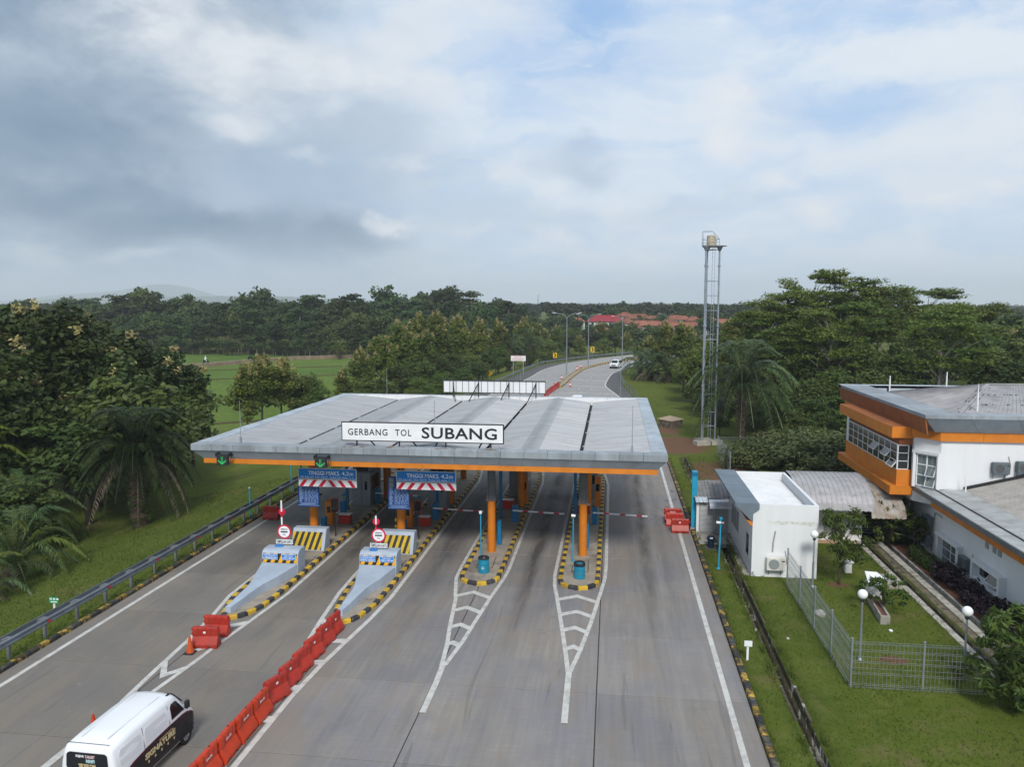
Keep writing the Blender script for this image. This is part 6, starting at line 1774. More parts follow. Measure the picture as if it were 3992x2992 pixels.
def crown_mesh(name, mats, *args, blossoms=None, **kw):
    v, f, t = leaves(*args, **kw)
    return np_mesh(name, v, f, mats, None, t)


def shell_clumps(n, R3, cz, cr, zmin=-.7, pw=.5, jitter=.25, flat=1.0, skew=0.0):
    """clumps through an egg-shaped crown"""
    d = unit(n); d[:, 2] = np.where(d[:, 2] < zmin, -d[:, 2], d[:, 2])
    r = RNG.rand(n) ** pw
    p = d * np.array(R3) * r[:, None]
    p[:, :2] *= (1 - skew * np.clip(p[:, 2:3] / R3[2], 0, 1))
    p[:, 2] += cz
    p += RNG.normal(size=(n, 3)) * jitter
    s = cr * (.7 + .6 * RNG.rand(n))
    return np.column_stack([p, s, s, s * flat])


def trunk_mesh(name, h, r, limbs, mat, lean=(0, 0), sub=3):
    m_ = MB(); rr = random.Random(int(h * 77) + len(limbs))
    k = 6
    pts = [(lean[0] * (i / k) ** 1.5 + rr.uniform(-.05, .05) * h / 10 * (i > 0), lean[1] * (i / k) ** 1.5 + rr.uniform(-.05, .05) * h / 10 * (i > 0), h * i / k - (.4 if i == 0 else 0)) for i in range(k + 1)]
    m_.tube(pts, [r * (1.25 if i == 0 else 1) * (1 - .62 * i / k) for i in range(k + 1)], 8)
    for (x, y, z) in limbs:
        z0 = min(h * .95, max(h * .3, z - math.hypot(x, y) * .75 - .4)); t_ = z0 / h
        s_ = Vector((lean[0] * t_ ** 1.5, lean[1] * t_ ** 1.5, z0)); e = Vector((x, y, z)); mid = s_.lerp(e, .5) + Vector((0, 0, .12 * (e - s_).length))
        r0 = r * (1 - .62 * t_) * .55
        m_.tube([s_, mid, e], [r0, r0 * .62, r0 * .2], 5, cap=False)
    return m_.mesh(name, mat, smooth=True, fix=False)


def limbs_from(cl, n):
    idx_ = RNG.permutation(len(cl))[:n]; return [tuple(cl[i, :3]) for i in idx_]


PROTO = {}


def proto(kind, crown, trunk, blossom=None, h=1.0): PROTO.setdefault(kind, []).append((crown, trunk, blossom, h))


# teak-like trees, big drooping leaves and cream flower heads on the outer shoots
for k in range(4):
    cl = np.vstack([shell_clumps(62, (2.5, 2.5, 4.3), 6.6, .85, skew=.45), shell_clumps(26, (1.1, 1.1, 3.6), 7.6, .7)])
    top = cl[np.argsort(cl[:, 2] + np.hypot(cl[:, 0], cl[:, 1]) * .5)[-34:]]
    for mat_, kd in ((TEAKLEAF, 'teak'), (TEAKDARK, 'teakdark')):
        if kd == 'teakdark' and k > 2: continue
        cr_ = crown_mesh('crown', mat_, cl, 105, .36, up=.25, asp=.62, droop=.25)
        sel = top[RNG.permutation(len(top))[:(30 if kd == 'teak' else 8)]]
        bc = sel.copy(); bc[:, 2] += sel[:, 5] * 1.05; bc[:, :2] *= 1.12; bc[:, 3:5] = .26 + .12 * RNG.rand(len(bc), 1); bc[:, 5] = .46 + .2 * RNG.rand(len(bc))
        bl = np_mesh('blossom', *(lambda q: (q[0], q[1]))(leaves(bc, 60, .22, up=.1, shell=.8)), BLOSSOM, None, RNG.rand(len(bc) * 60))
        proto(kd, cr_, trunk_mesh('trunk', 9.2, .17, limbs_from(cl, 16), BARK), bl, 11.0)
# wide flat-layered trees
for k in range(3):
    cl = []; br = []
    for layer in range(13):
        z = 8.6 + 7.6 * (layer / 12) ** .85 + RNG.uniform(-.5, .5)
        rad = 6.6 * (1 - .42 * (layer / 12) ** 2.6) * RNG.uniform(.8, 1.1)
        for q in range(7 if layer < 10 else 6):
            a = RNG.uniform(0, 2 * math.pi); rr_ = rad * (RNG.rand() ** .6)
            s_ = RNG.uniform(1.1, 2.3)
            cl.append((rr_ * math.cos(a), rr_ * math.sin(a), z + RNG.uniform(-.55, .55) - rr_ * .09, s_, s_, s_ * .30)); br.append(cl[-1][:3])
    cl = np.array(cl)
    cr_ = crown_mesh('crown', ALBLEAF, cl, 150, .44, up=1.2, out=.25, asp=.5, shell=.9, clump_tint=.55)
    proto('flat', cr_, trunk_mesh('trunk', 12.5, .30, [b for b in br if RNG.rand() < .5], PALEBARK, (RNG.uniform(-1, 1), RNG.uniform(-1, 1))), None, 16.6)
# round bushy broadleaf
for mat_, kd, sz, n_ in ((DARKLEAF, 'broad', .42, 3), (LIMELEAF, 'lime', .40, 2)):
    for k in range(n_):
        cl = shell_clumps(70, (3.0, 3.0, 3.4), 5.6, 1.0, jitter=.35, flat=.8)
        proto(kd, crown_mesh('crown', mat_, cl, 75, sz, up=.4, clump_tint=.5), trunk_mesh('trunk', 7.0, .2, limbs_from(cl, 14), DARKBARK), None, 9.4)
# forest trees, seen from 200 m and more
for k in range(3):
    cl = shell_clumps(42, (3.6, 3.6, 3.2), 7.8, 1.35, jitter=.4, flat=.7)
    proto('wood', crown_mesh('crown', FORESTLEAF, cl, 44, .85, up=.5, clump_tint=.6), trunk_mesh('trunk', 8.5, .22, limbs_from(cl, 5), BARK), None, 11.4)
for k in range(3):
    cl = []
    for layer in range(9):
        z = 7.0 + 5.5 * layer / 8; rad = 5.2 * (1 - .5 * (layer / 8) ** 2)
        for q in range(4):
            a = RNG.uniform(0, 2 * math.pi); rr_ = rad * RNG.rand() ** .6; s_ = RNG.uniform(1.1, 2.0); cl.append((rr_ * math.cos(a), rr_ * math.sin(a), z + RNG.uniform(-.4, .4), s_, s_, s_ * .33))
    cl = np.array(cl)
    proto('woodflat', crown_mesh('crown', FORESTLEAF, cl, 52, .80, up=1.0, out=.3, shell=.9, clump_tint=.6), trunk_mesh('trunk', 11, .25, limbs_from(cl, 8), BARK), None, 13.2)
# shrub
for mat_, kd, n_, sz in ((GREYLEAF, 'shrub', 2, .22), (DARKLEAF, 'darkshrub', 2, .28), (LIMELEAF, 'limeshrub', 1, .16)):
    for k in range(n_):
        cl = shell_clumps(44, (1.35, 1.35, 1.0), .95, .45, zmin=-.6, jitter=.15)
        proto(kd, crown_mesh('crown', mat_, cl, 80, sz, up=.4, asp=.4, clump_tint=.4), trunk_mesh('trunk', 1.2, .06, limbs_from(cl, 12), DARKBARK), None, 2.2)


def tree(kind, name, label, x, y, ztop, group=None, wide=1.0, cat='tree', z0=None, k=None, join=False):
    pl_ = PROTO[kind]; k = RNG.randint(len(pl_)) if k is None else k % len(pl_)
    c, tr, bl, h = pl_[k]
    if z0 is None: z0 = gh(x, y)
    sz = max(.25, (ztop - z0) / h); sxy = sz * wide
    rz = RNG.rand() * 6.28
    t = thing(name, label, cat, (x, y, z0 - .1), group, rz); t.scale = (sxy, sxy, sz)
    inst('trunk', tr, t); inst('crown', c, t)
    if bl: inst('blossom', bl, t)
    return t


GT = 'dark flowering trees on the left'
LB = [(-52.6, 64, 13.9, 'tallest dark tree at the left picture edge with buff flower heads at its top', 1.25), (-46.0, 60, 12.9, 'dark large-leaved tree second from the left picture edge, buff flowers on top', 1.2),
      (-49.0, 68, 11.9, 'dark tree filling the gap left of the cream-topped one', 1.2), (-44.6, 68, 11.5, 'dark tree with a row of pale cream flower heads along its crown', 1.25),
      (-43.2, 71, 10.0, 'dark tree with cream flowers beside the rice field edge', 1.2), (-51.0, 56, 12.4, 'dark tree low at the left picture edge before the tallest one', 1.25),
      (-42.0, 61, 10.2, 'dark tree with small yellow flowers in front of the cream-topped one', 1.3), (-45.0, 52, 10.8, 'darkest tree above the palm clump at the left edge', 1.25), (-41.5, 72.5, 7.4, 'short dark tree right of the cream-topped tree near the field', 1.2)]
for x, y, z, lab, w_ in LB: tree('teakdark', 'flowering_tree', lab, x, y, z, GT, w_)
for x, y, z, lab in [(-40.8, 57, 6.0, 'dark shade bush under the left trees behind the tall oil palm'), (-47, 50, 5.5, 'dark shade bush under the left trees by the picture edge'), (-44, 55.5, 6.2, 'dark shade bush under the left trees, middle one'), (-39.5, 63.5, 6.0, 'dark shade bush under the left trees at the grass edge'), (-41, 68, 5.5, 'dark shade bush under the left trees by the field'), (-37.5, 44.0, 3.2, 'dark bush left of the tall oil palm'), (-36.6, 55.5, 8.6, 'dark leafy tree right behind the slope oil palm'), (-38.2, 52.0, 6.4, 'dark shade bush left behind the slope oil palm'), (-48, 60, 6.5, 'dark shade bush deep under the tallest left tree'), (-44.5, 64.5, 6.5, 'dark shade bush deep under the cream-topped tree')]:
    tree('broad', 'shade_bush', lab, x, y, z, 'shade bushes under the left trees', 1.35, 'bush')
# row of flowering trees from behind the canopy to the bend
GM = 'cream-flowering trees in the row beside the far road'
MT = [(-43.3, 88, 6.4, 'cream-flowering tree standing apart on the field edge, left one of its clump'), (-44.2, 94, 7.7, 'cream-flowering tree standing apart on the field edge, tallest of its clump'), (-43.4, 98, 7.0, 'cream-flowering tree standing apart on the field edge, right one of its clump'),
      (-41.6, 102, 5.0, 'young leafy tree at the field edge right of the flowering clump'), (-38.9, 100, 3.0, 'low leafy tree behind the left rear canopy corner'), (-38.4, 108, 4.6, 'small flowering tree at the left end of the long row'), (-38.5, 116, 6.9, 'flowering tree second in the long row left of the far road'),
      (-37.1, 122, 9.1, 'flowering tree third in the long row left of the far road'), (-36.2, 130, 10.4, 'tall flowering tree with dense cream heads, left of the middle of the long row'), (-34.5, 136, 11.4, 'tallest flowering tree with dense cream heads in the long row'), (-32.1, 142, 11.5, 'tall flowering tree with dense cream heads, right of the tallest'),
      (-29.8, 150, 10.6, 'flowering tree above the rear sign board left part'), (-27.4, 160, 10.0, 'flowering tree behind the white billboard, left one'), (-25.0, 170, 10.0, 'flowering tree behind the white billboard, right one'), (-22.2, 196, 10.0, 'flowering tree behind the first chevron sign'), (-19.2, 206, 9.0, 'flowering tree left of the first street lamp top'), (-15.6, 218, 7.4, 'flowering tree between the first two street lamps')]
for i, (x, y, z, lab) in enumerate(MT): tree('teak' if i not in (3, 4) else 'lime', 'flowering_tree' if i not in (3, 4) else 'leafy_tree', lab, x, y, z, GM, 1.05, z0=max(gh(x, y), -1.2) if y > 105 else None)
GMB = 'dark undergrowth bushes below the flowering row'
for x, y, z in [(-34.5, 104, 2.2), (-34, 112, 3.4), (-33, 120, 4.6), (-32, 127, 5.2), (-30.5, 133, 5.6), (-28.5, 139, 5.4), (-26.5, 146, 4.8), (-25, 154, 5.0), (-30, 118, 3.0), (-28, 126, 3.2), (-26, 134, 3.0), (-24.5, 166, 5.2), (-22.5, 178, 5.4), (-20.5, 187, 5.6), (-17, 200, 5.5), (-36.5, 112, 3.0), (-40.5, 97, 1.6), (-37, 94, .9), (-34.5, 99, .8)]:
    tree('broad' if RNG.rand() < .6 else 'lime', 'undergrowth_bush', 'leafy undergrowth bush below the flowering row left of the far road', x, y, z, GMB, 1.3, 'bush')
for k in range(26):
    yy = 100 + 96 * (k + RNG.rand()) / 26; xx = float(np.interp(yy, ly, lx)) - RNG.uniform(3.4, 7.5)
    if 146 < yy < 160: continue
    tree('broad' if RNG.rand() < .75 else 'lime', 'undergrowth_bush', 'leafy undergrowth bush below the flowering row left of the far road', xx, yy, gh(xx, yy) + RNG.uniform(1.6, 4.2), GMB, RNG.uniform(1.1, 1.5), 'bush')
GP_ = 'dark bushes round the foot of the big oil palm'
for k, (xx, yy, hh) in enumerate([(14.8, 83.5, 2.6), (16.6, 79.5, 2.4), (11.6, 86, 2.2), (15.4, 88, 3.4), (18.6, 82, 3.4), (20.4, 79, 3.6), (16.8, 75.6, 2.0), (19.0, 75.5, 2.8), (13.4, 92, 3.6), (12.2, 98, 4.2), (17.5, 93, 4.6), (21, 83, 4.6), (24, 82, 5.0), (11.6, 104, 5), (14.2, 110, 5.6)]):
    tree('broad', 'undergrowth_bush', 'dark bush in the thicket round the foot of the big oil palm', xx, yy, gh(xx, yy) + hh, GP_, RNG.uniform(1.2, 1.5), 'bush')
GB = 'trees outside the far bend'
for i, (x, y, z) in enumerate([(-12.8, 229, 6.0), (-9.5, 226, 4.5), (-6.5, 236, 6.6), (-2.5, 228, 4.6), (.8, 241, 7.3), (4.0, 236, 5.2), (7.5, 246, 6.6), (11, 240, 5.0), (14, 252, 6.8), (18.5, 250, 5.2), (22, 262, 7.0), (-16.5, 226, 5.6), (-10, 240, 7.0), (-4, 248, 7.6), (4.5, 254, 7.2), (-14, 248, 7.0), (12, 264, 7.2)]):
    tree(['broad', 'teak', 'wood', 'lime'][i % 4], 'roadside_tree', 'leafy tree in the belt outside the far bend', x, y, z, GB, 1.25)
# inner side of the bend, right of the road
GI = 'trees inside the far bend'
for kd, x, y, z, lab in [('teak', 10.0, 150, 10.2, 'flowering tree inside the bend left of the water tower'), ('teak', 12.1, 140, 10.1, 'flowering tree touching the left edge of the water tower'), ('teak', 7.5, 168, 7.4, 'flowering tree inside the bend above the small palms'), ('broad', 12.3, 200, 7.9, 'dark tree inside the bend beyond the small palms'),
                          ('teak', 15.2, 160, 9.2, 'flowering tree seen between the water tower legs'), ('broad', 6.4, 178, 6.2, 'dark round tree at the road edge inside the bend'), ('broad', 9.2, 160, 5.2, 'dark round tree behind the small palms'), ('lime', 11.4, 128, 5.8, 'yellow-green tree left of the big oil palm'), ('lime', 12.0, 112, 8.4, 'tall yellow-green tree beside the water tower'), ('lime', 13.6, 120, 9.2, 'yellow-green tree right behind the water tower'), ('broad', 16, 135, 9.4, 'dark tree behind the water tower'), ('teak', 18.5, 128, 10.6, 'flowering tree right of the water tower')]:
    tree(kd, 'inner_bend_tree', lab, x, y, z, GI, 1.1)
# big layered trees on the right
GF = 'layered spreading trees behind the office'
for x, y, z, w_, lab in [(23.0, 112, 16.2, 1.0, 'spreading tree, leftmost high crown of the big right-hand group'), (28.6, 117, 19.0, .85, 'spreading tree with the highest feathery crown of the right-hand group'), (33.4, 115, 17.9, .9, 'spreading tree right of the highest crown'), (18.9, 106, 13.4, .95, 'spreading tree low at the left end of the right-hand group'),
                          (43.0, 127, 17.0, 1.0, 'spreading tree with broad dome left of the far right crowns'), (49.5, 131, 16.6, 1.0, 'spreading tree with broad dome near the right picture edge'), (25.5, 98, 13.6, .95, 'spreading tree in front below the highest crown'), (35.2, 90, 13.6, .95, 'spreading tree with visible pale stem above the office roof'), (41.0, 105, 12.2, 1.0, 'spreading tree over the middle of the office roof'), (37.5, 118, 16.3, 1.0, 'spreading tree filling the dip between the two high crown groups'), (29.5, 106, 14.4, 1.0, 'spreading tree under the highest crown, right side'), (21.0, 100, 11.6, 1.0, 'spreading tree whose low layer reaches toward the water tower'), (46.5, 118, 14.4, 1.0, 'spreading tree in front of the broad domes'), (56, 128, 14.4, 1.0, 'spreading tree sloping down to the right picture edge'), (49.5, 108, 11.4, 1.0, 'spreading tree low at the right picture edge')]:
    tree('flat', 'spreading_tree', lab, x, y, z, GF, w_)
GU = 'dark trees under the layered crowns'
for kd, x, y, z, lab in [('broad', 15.6, 98, 7.0, 'dark tree behind the big oil palm crown'), ('broad', 19.0, 90, 5.6, 'dark tree right behind the big oil palm'), ('broad', 21.6, 87, 6.4, 'dark tree left of the office orange bay'), ('lime', 24.4, 90, 7.4, 'lighter tree behind the office orange bay'), ('broad', 27.4, 86, 7.6, 'dark tree behind the office roof left end'), ('broad', 31.6, 88, 6.4, 'dark tree behind the office roof, left of centre'), ('lime', 34.8, 86, 5.4, 'lighter tree behind the office roof centre'),
                          ('broad', 37.4, 84, 6.0, 'dark tree behind the office roof, right of centre'), ('broad', 41.4, 86, 9.4, 'dark tree behind the office roof at the picture edge'), ('broad', 22.4, 76, 4.6, 'dark bush tree beside the office rear corner'), ('broad', 17.6, 84, 4.6, 'dark bush tree by the oil palm stem'), ('broad', 45, 92, 10.4, 'dark tree beyond the office at the far right'), ('teakdark', 47.5, 98, 11.0, 'dark tree with cream flowers at the right picture edge'), ('broad', 51, 106, 11.6, 'dark tree behind the cream-flowered one at the right edge'),
                          ('broad', 36, 104, 9.4, 'dark tree filling the crowd under the layered crowns, middle'), ('broad', 29, 97, 9.6, 'dark tree filling the crowd under the layered crowns, left'), ('broad', 22.5, 100, 9.6, 'dark tree filling the crowd under the layered crowns, far left'), ('broad', 43.5, 100, 10.8, 'dark tree filling the crowd under the layered crowns, right'), ('wood', 55, 120, 12.6, 'dark tree at the end of the layered crowns by the picture edge'), ('wood', 58, 135, 13.2, 'dark far tree beyond the layered crowns at the right edge'), ('broad', 19.6, 100, 9.0, 'dark tree right of the water tower foot'), ('broad', 48, 110, 11.2, 'dark tree behind the right edge crowns')]:
    tree(kd, 'dark_tree' if kd != 'lime' else 'light_tree', lab, x, y, z, GU, 1.2)
# shrubs and garden plants
GS_ = 'grey-green shrubs behind the guardhouse'
for i, (x, y, z, w_) in enumerate([(11.2, 67.5, 2.2, 1.4), (13.4, 68.5, 2.8, 1.4), (15.6, 67.5, 3.1, 1.4), (17.6, 66.5, 3.4, 1.3), (19.2, 64.5, 3.6, 1.3), (14.5, 72, 2.8, 1.5), (17.8, 71, 3.2, 1.5), (12.2, 71.5, 2.2, 1.4), (20.0, 68.5, 3.8, 1.3), (16.4, 63.2, 2.4, 1.2), (18.2, 61.5, 2.9, 1.2)]):
    tree('shrub', 'garden_shrub', 'grey-green narrow-leaved shrub in the thicket behind the guardhouse', x, y, z, GS_, w_, 'shrub')


def mango_mesh(cl, per, size=.30):
    return crown_mesh('crown', MANGOLEAF, cl, per, size, up=.1, out=.5, asp=.26, shell=.7, droop=.45, clump_tint=.4)


def young_tree(name, label, cat, x, y, h, spread, n, per, size, group=None, mat_bark=DARKBARK, lowest=.35):
    z0 = .06
    t = thing(name, label, cat, (x, y, z0), group)
    cl = []
    for k in range(n):
        z = h * (lowest + (1 - lowest) * RNG.rand() ** .8); rr_ = spread * math.sqrt(max(.05, 1 - ((z / h - .6) / .55) ** 2)) * RNG.rand() ** .5; a = RNG.rand() * 6.28
        s_ = h * .085 * (.8 + .5 * RNG.rand()); cl.append((rr_ * math.cos(a), rr_ * math.sin(a), z, s_, s_, s_ * .8))
    cl = np.array(cl)
    inst('crown', mango_mesh(cl, per, size), t); inst('trunk', trunk_mesh('trunk', h * .8, h * .017, [tuple(c[:3]) for c in cl], mat_bark), t)
    return t


young_tree('mango_tree', 'young mango tree with drooping leaves before the barrel-roofed annex', 'tree', 11.35, 39.6, 3.6, 1.35, 46, 26, .34)
young_tree('leafy_plant', 'small leafy plant growing over the planter trough', 'plant', 12.3, 36.05, 1.65, 1.05, 34, 26, .28, lowest=.3)
young_tree('leafy_tree', 'bushy tree cut by the lower right picture edge', 'tree', 14.5, 27.6, 3.2, 2.0, 120, 48, .34, lowest=.08)
young_tree('lime_shrub', 'small bright yellow-green shrub at the foot of the fence lamp', 'shrub', 12.55, 29.0, 1.1, .62, 20, 24, .2)
young_tree('corner_plant', 'broad-leaved dark plant in corner between annex and office', 'plant', 16.0, 46.4, 2.6, 1.2, 60, 34, .34, lowest=.1)
young_tree('corner_plant', 'smaller plant leaning on office wall beside the stacked air conditioners', 'plant', 17.1, 45.2, 2.0, .7, 26, 26, .28, lowest=.15)
# planted bed along the office wall
t = thing('purple_hedge', 'dark purple-leaved hedge under the office side windows', 'hedge', (16.8, 37, .05))
cl = np.array([(RNG.uniform(-.45, .5), -3.4 + 7.4 * k / 69 + RNG.uniform(-.1, .1), .5 + RNG.uniform(-.25, .3) + (.25 if k % 17 == 3 else 0), .34, .34, .30) for k in range(70)])
inst('foliage', crown_mesh('foliage', PURPLELEAF, cl, 80, .17, up=.4, asp=.6, shell=.7), t)
inst('stem', trunk_mesh('stem', .7, .03, [tuple(c[:3]) for c in cl[::3]], DARKBARK), t)
m_ = MB(); m_.box(16.2, 17.74, 19.2, 46.9, -.1, .11); bs = m_.build('planting_bed', SOILM); bs['kind'] = 'structure'
for i, (y, lab) in enumerate([(41.3, 'low green strappy shrub next to the purple hedge'), (42.4, 'low green strappy shrub, second from the purple hedge'), (43.4, 'low green strappy shrub, third from the purple hedge'), (44.3, 'low green strappy shrub near the stacked air conditioners')]):
    t = thing('strappy_shrub', lab, 'shrub', (16.75, y, .08), 'green shrubs along the office wall')
    cl = np.array([(RNG.uniform(-.3, .3), RNG.uniform(-.45, .45), RNG.uniform(.15, .55), .22, .22, .25) for _ in range(22)])
    inst('foliage', crown_mesh('foliage', MANGOLEAF, cl, 42, .30, up=.3, asp=.16, shell=.8), t)
    inst('stem', trunk_mesh('stem', .4, .03, [tuple(c[:3]) for c in cl[::2]], DARKBARK), t)


# palms
def frond_mesh(name, mat, L_, rise, droop, n=34, leaf=.75, hang=.5):
    V = []; F = []; T = []
    P = []
    for k in range(n + 1):
        t_ = k / n; P.append(np.array([L_ * (t_ - .18 * t_ ** 2.5), 0, rise * math.sin(min(1, t_ * 1.25) * math.pi * .5) - droop * t_ ** 2.6]))
    def quad(a, b, c, d, tn):
        i = len(V); V.extend([a, b, c, d]); F.append((i, i + 1, i + 2, i + 3)); T.append(tn)
    for k in range(n):
        w = .045 * (1 - .75 * k / n)
        y_ = np.array([0, w, 0]); z_ = np.array([0, 0, w])
        quad(P[k] - y_, P[k] + y_, P[k + 1] + y_ * .95, P[k + 1] - y_ * .95, .75); quad(P[k] - z_, P[k] + z_, P[k + 1] + z_ * .95, P[k + 1] - z_ * .95, .75)
    for k in range(3, n + 1):
        t_ = k / n; l = leaf * (math.sin(math.pi * min(1, .12 + t_ * .86)) ** .6) * RNG.uniform(.8, 1.1)
        d = P[min(k, n)] - P[k - 1]; d /= np.linalg.norm(d)
        for s_ in (-1, 1):
            for rep in range(2):
                base = P[k] - d * rep * .5 * L_ / n
                dirn = d * RNG.uniform(.35, .6) + np.array([0, s_ * RNG.uniform(.75, 1.0), RNG.uniform(-.05, .35)]); dirn /= np.linalg.norm(dirn)
                tip = base + dirn * l + np.array([0, 0, -hang * l * RNG.uniform(.5, 1.1)])
                mid = base + dirn * l * .55 + np.array([0, 0, -.12 * hang * l])
                wv = np.cross(dirn, [0, 0, 1]); wv = wv / max(np.linalg.norm(wv), 1e-5) * .033
                tn = RNG.rand()
                quad(base - wv * .4, base + wv * .4, mid + wv, mid - wv, tn); quad(mid - wv, mid + wv, tip + wv * .15, tip - wv * .15, tn)
    return np_mesh(name, np.array(V), np.array(F), mat, None, np.array(T))


FR = {}
for nm, mat_ in (('green', PALMLEAF), ('dark', PALMDARK), ('dry', DRYLEAF), ('lime', BANANALEAF)):
    FR[nm] = [frond_mesh('frond', mat_, 4.6, 3.2, 1.4), frond_mesh('frond', mat_, 5.0, 2.0, 2.6), frond_mesh('frond', mat_, 4.8, .9, 3.6), frond_mesh('frond', mat_, 3.9, .2, 4.2)]


def palm(label, x, y, h, s, nf=34, kinds=('green',), dry=5, group='oil palms', name='oil_palm', thick=.36, z0=None):
    z0 = gh(x, y) if z0 is None else z0
    t = thing(name, label, 'palm', (x, y, z0 - .1), group)
    m_ = MB(); rr = random.Random(int(abs(x) * 31 + y))
    rings = []
    nseg = max(5, int(h / .28))
    for k in range(nseg + 1):
        zz = (h + .1) * k / nseg; r_ = thick * (1.15 if k == 0 else 1.0) * (1.0 + .16 * (k % 2)) * rr.uniform(.93, 1.07)
        rings.append((r_, zz))
    m_.lathe((0, 0, 0), rings, 12); m_.build('stem', PALMBARK, t)
    cb = MB()
    for k in range(42):
        a = k * 2.4; zz = h * (.35 + .63 * k / 42); r0 = thick * .95
        p = Vector((r0 * math.cos(a), r0 * math.sin(a), zz)); q = p + Vector((math.cos(a) * .30, math.sin(a) * .30, .34)); cb.beam(p, q, .12, .07)
    cb.build('leaf_stub', PALMBARK, t, fix=False)
    for k in range(nf):
        a = k * 2.39996 + rr.uniform(-.15, .15); lvl = k / nf
        vi = 0 if lvl < .28 else (1 if lvl < .6 else (2 if lvl < .85 else 3))
        kd = 'dry' if k >= nf - dry else kinds[k % len(kinds)]
        f = inst('frond', FR[kd][vi if kd != 'dry' else 3], t, (0, 0, h), (rr.uniform(-.1, .1), -.35 * (1 - lvl) + rr.uniform(-.08, .1), a), (s * rr.uniform(.88, 1.08),) * 3)
    return t


palm('big oil palm with full dark crown standing right of the water tower', 13.0, 80.7, 5.9, 1.32, 52, dry=4)
palm('oil palm with drooping fronds standing alone on the left grass slope', -33.0, 50.2, 4.9, 1.0, 70, ('dark',), dry=9, thick=.5)
pf = np.array([(math.cos(a_) * .5, math.sin(a_) * .5, zz, .34, .34, .40) for a_, zz in zip(RNG.rand(64) * 6.28, RNG.rand(64) ** .8 * 4.4 + .2)])
PF = inst('stem_fern', crown_mesh('stem_fern', DARKLEAF, pf, 34, .34, up=.2, asp=.22, shell=.9, droop=.35), [o for o in bpy.data.objects if o.get('label', '').startswith('oil palm with drooping fronds')][0])
palm('low oil palm clump by the left guardrail bottom edge', -33.2, 38.8, 1.2, .88, 26, ('green', 'green', 'lime'), dry=3, thick=.3)
palm('low oil palm behind the clump at the left picture edge', -38.8, 46.5, 2.0, .9, 26, ('green',), dry=2, thick=.3)
palm('yellow-green young palm at the left picture edge', -43.5, 48.5, 5.2, .75, 16, ('lime',), dry=0, thick=.25, name='young_palm')
palm('small palm low at the left picture edge beside the guardrail', -31.6, 34.6, .6, .6, 18, ('green', 'lime'), dry=3, thick=.2, name='young_palm')
palm('oil palm beside the inner guardrail, nearer one with greyish hanging fronds', 7.0, 146, 1.5, 1.1, 34, dry=10)
palm('oil palm beside the inner guardrail, farther one', 5.3, 154, 2.2, 1.0, 30, dry=3)
palm('oil palm right of the two by the inner guardrail', 10.2, 143, 1.6, 1.05, 30, dry=5)
palm('oil palm at the left row edge by the white billboard', -22.5, 170, 5.0, .95, 26, dry=4)
palm('oil palm in the left row behind the chevron sign', -19.5, 184, 5.4, 1.0, 26, dry=4)
palm('pale young palm at the wood edge by the dirt track', -80, 222, 3.0, .8, 16, ('lime',), dry=0, name='young_palm')

# wood beyond the rice fields: the nearest trees one by one
GW = 'trees of the wood beyond the rice fields'
rs = np.random.RandomState(3)
rows = [(238, 36, 10.5, 5), (247, 34, 13.0, 5), (260, 32, 15.0, 6), (280, 30, 16.5, 8), (306, 28, 17.0, 9), (334, 26, 17.5, 10)]
for yr, n_, hh, amp in rows:
    for k in range(n_):
        u = (k + rs.rand()) / n_; xx = -.80 * yr * (1 - u) - 60 * u if yr < 250 else -.86 * yr * (1 - u) - 34 * u
        yy = yr + rs.uniform(-amp, amp) - .10 * (xx + 100)
        g0 = gh(xx, yy); h_ = hh * rs.uniform(.72, 1.12) * (1.25 if rs.rand() < .1 else 1)
        tree('woodflat' if rs.rand() < .45 else 'wood', 'forest_tree', 'dark green tree in the wood beyond the rice fields', xx, yy, g0 + h_, GW, rs.uniform(.85, 1.2))
GWB = 'bushes along the edge of the wood beyond the rice fields'
for k in range(46):
    xx = -188 + 132 * (k + rs.rand()) / 46; yy = 233 - .10 * (xx + 100) + rs.uniform(-3, 3)
    tree('wood', 'edge_bush', 'dark bush along the foot of the wood beyond the rice fields', xx, yy, gh(xx, yy) + rs.uniform(3.5, 6.5), GWB, rs.uniform(1.2, 1.7), 'bush')
GW2 = 'trees of the middle distance behind the long row'
for k in range(34):
    xx = rs.uniform(-75, -14); yy = rs.uniform(222, 330)
    if xx > -30 and yy < 250: continue
    tree('wood' if rs.rand() < .6 else 'woodflat', 'forest_tree', 'green tree in the wood behind the long flowering row', xx, yy, gh(xx, yy) + rs.uniform(8, 12.5), GW2, rs.uniform(.9, 1.2))
GW3 = 'trees of the wood beyond the right-hand group'
for k in range(30):
    xx = rs.uniform(28, 110); yy = rs.uniform(150, 300)
    tree('wood' if rs.rand() < .6 else 'woodflat', 'forest_tree', 'green tree in the wood right beyond the layered crowns', xx, yy, gh(xx, yy) + rs.uniform(8.5, 12.5), GW3, rs.uniform(.9, 1.2))

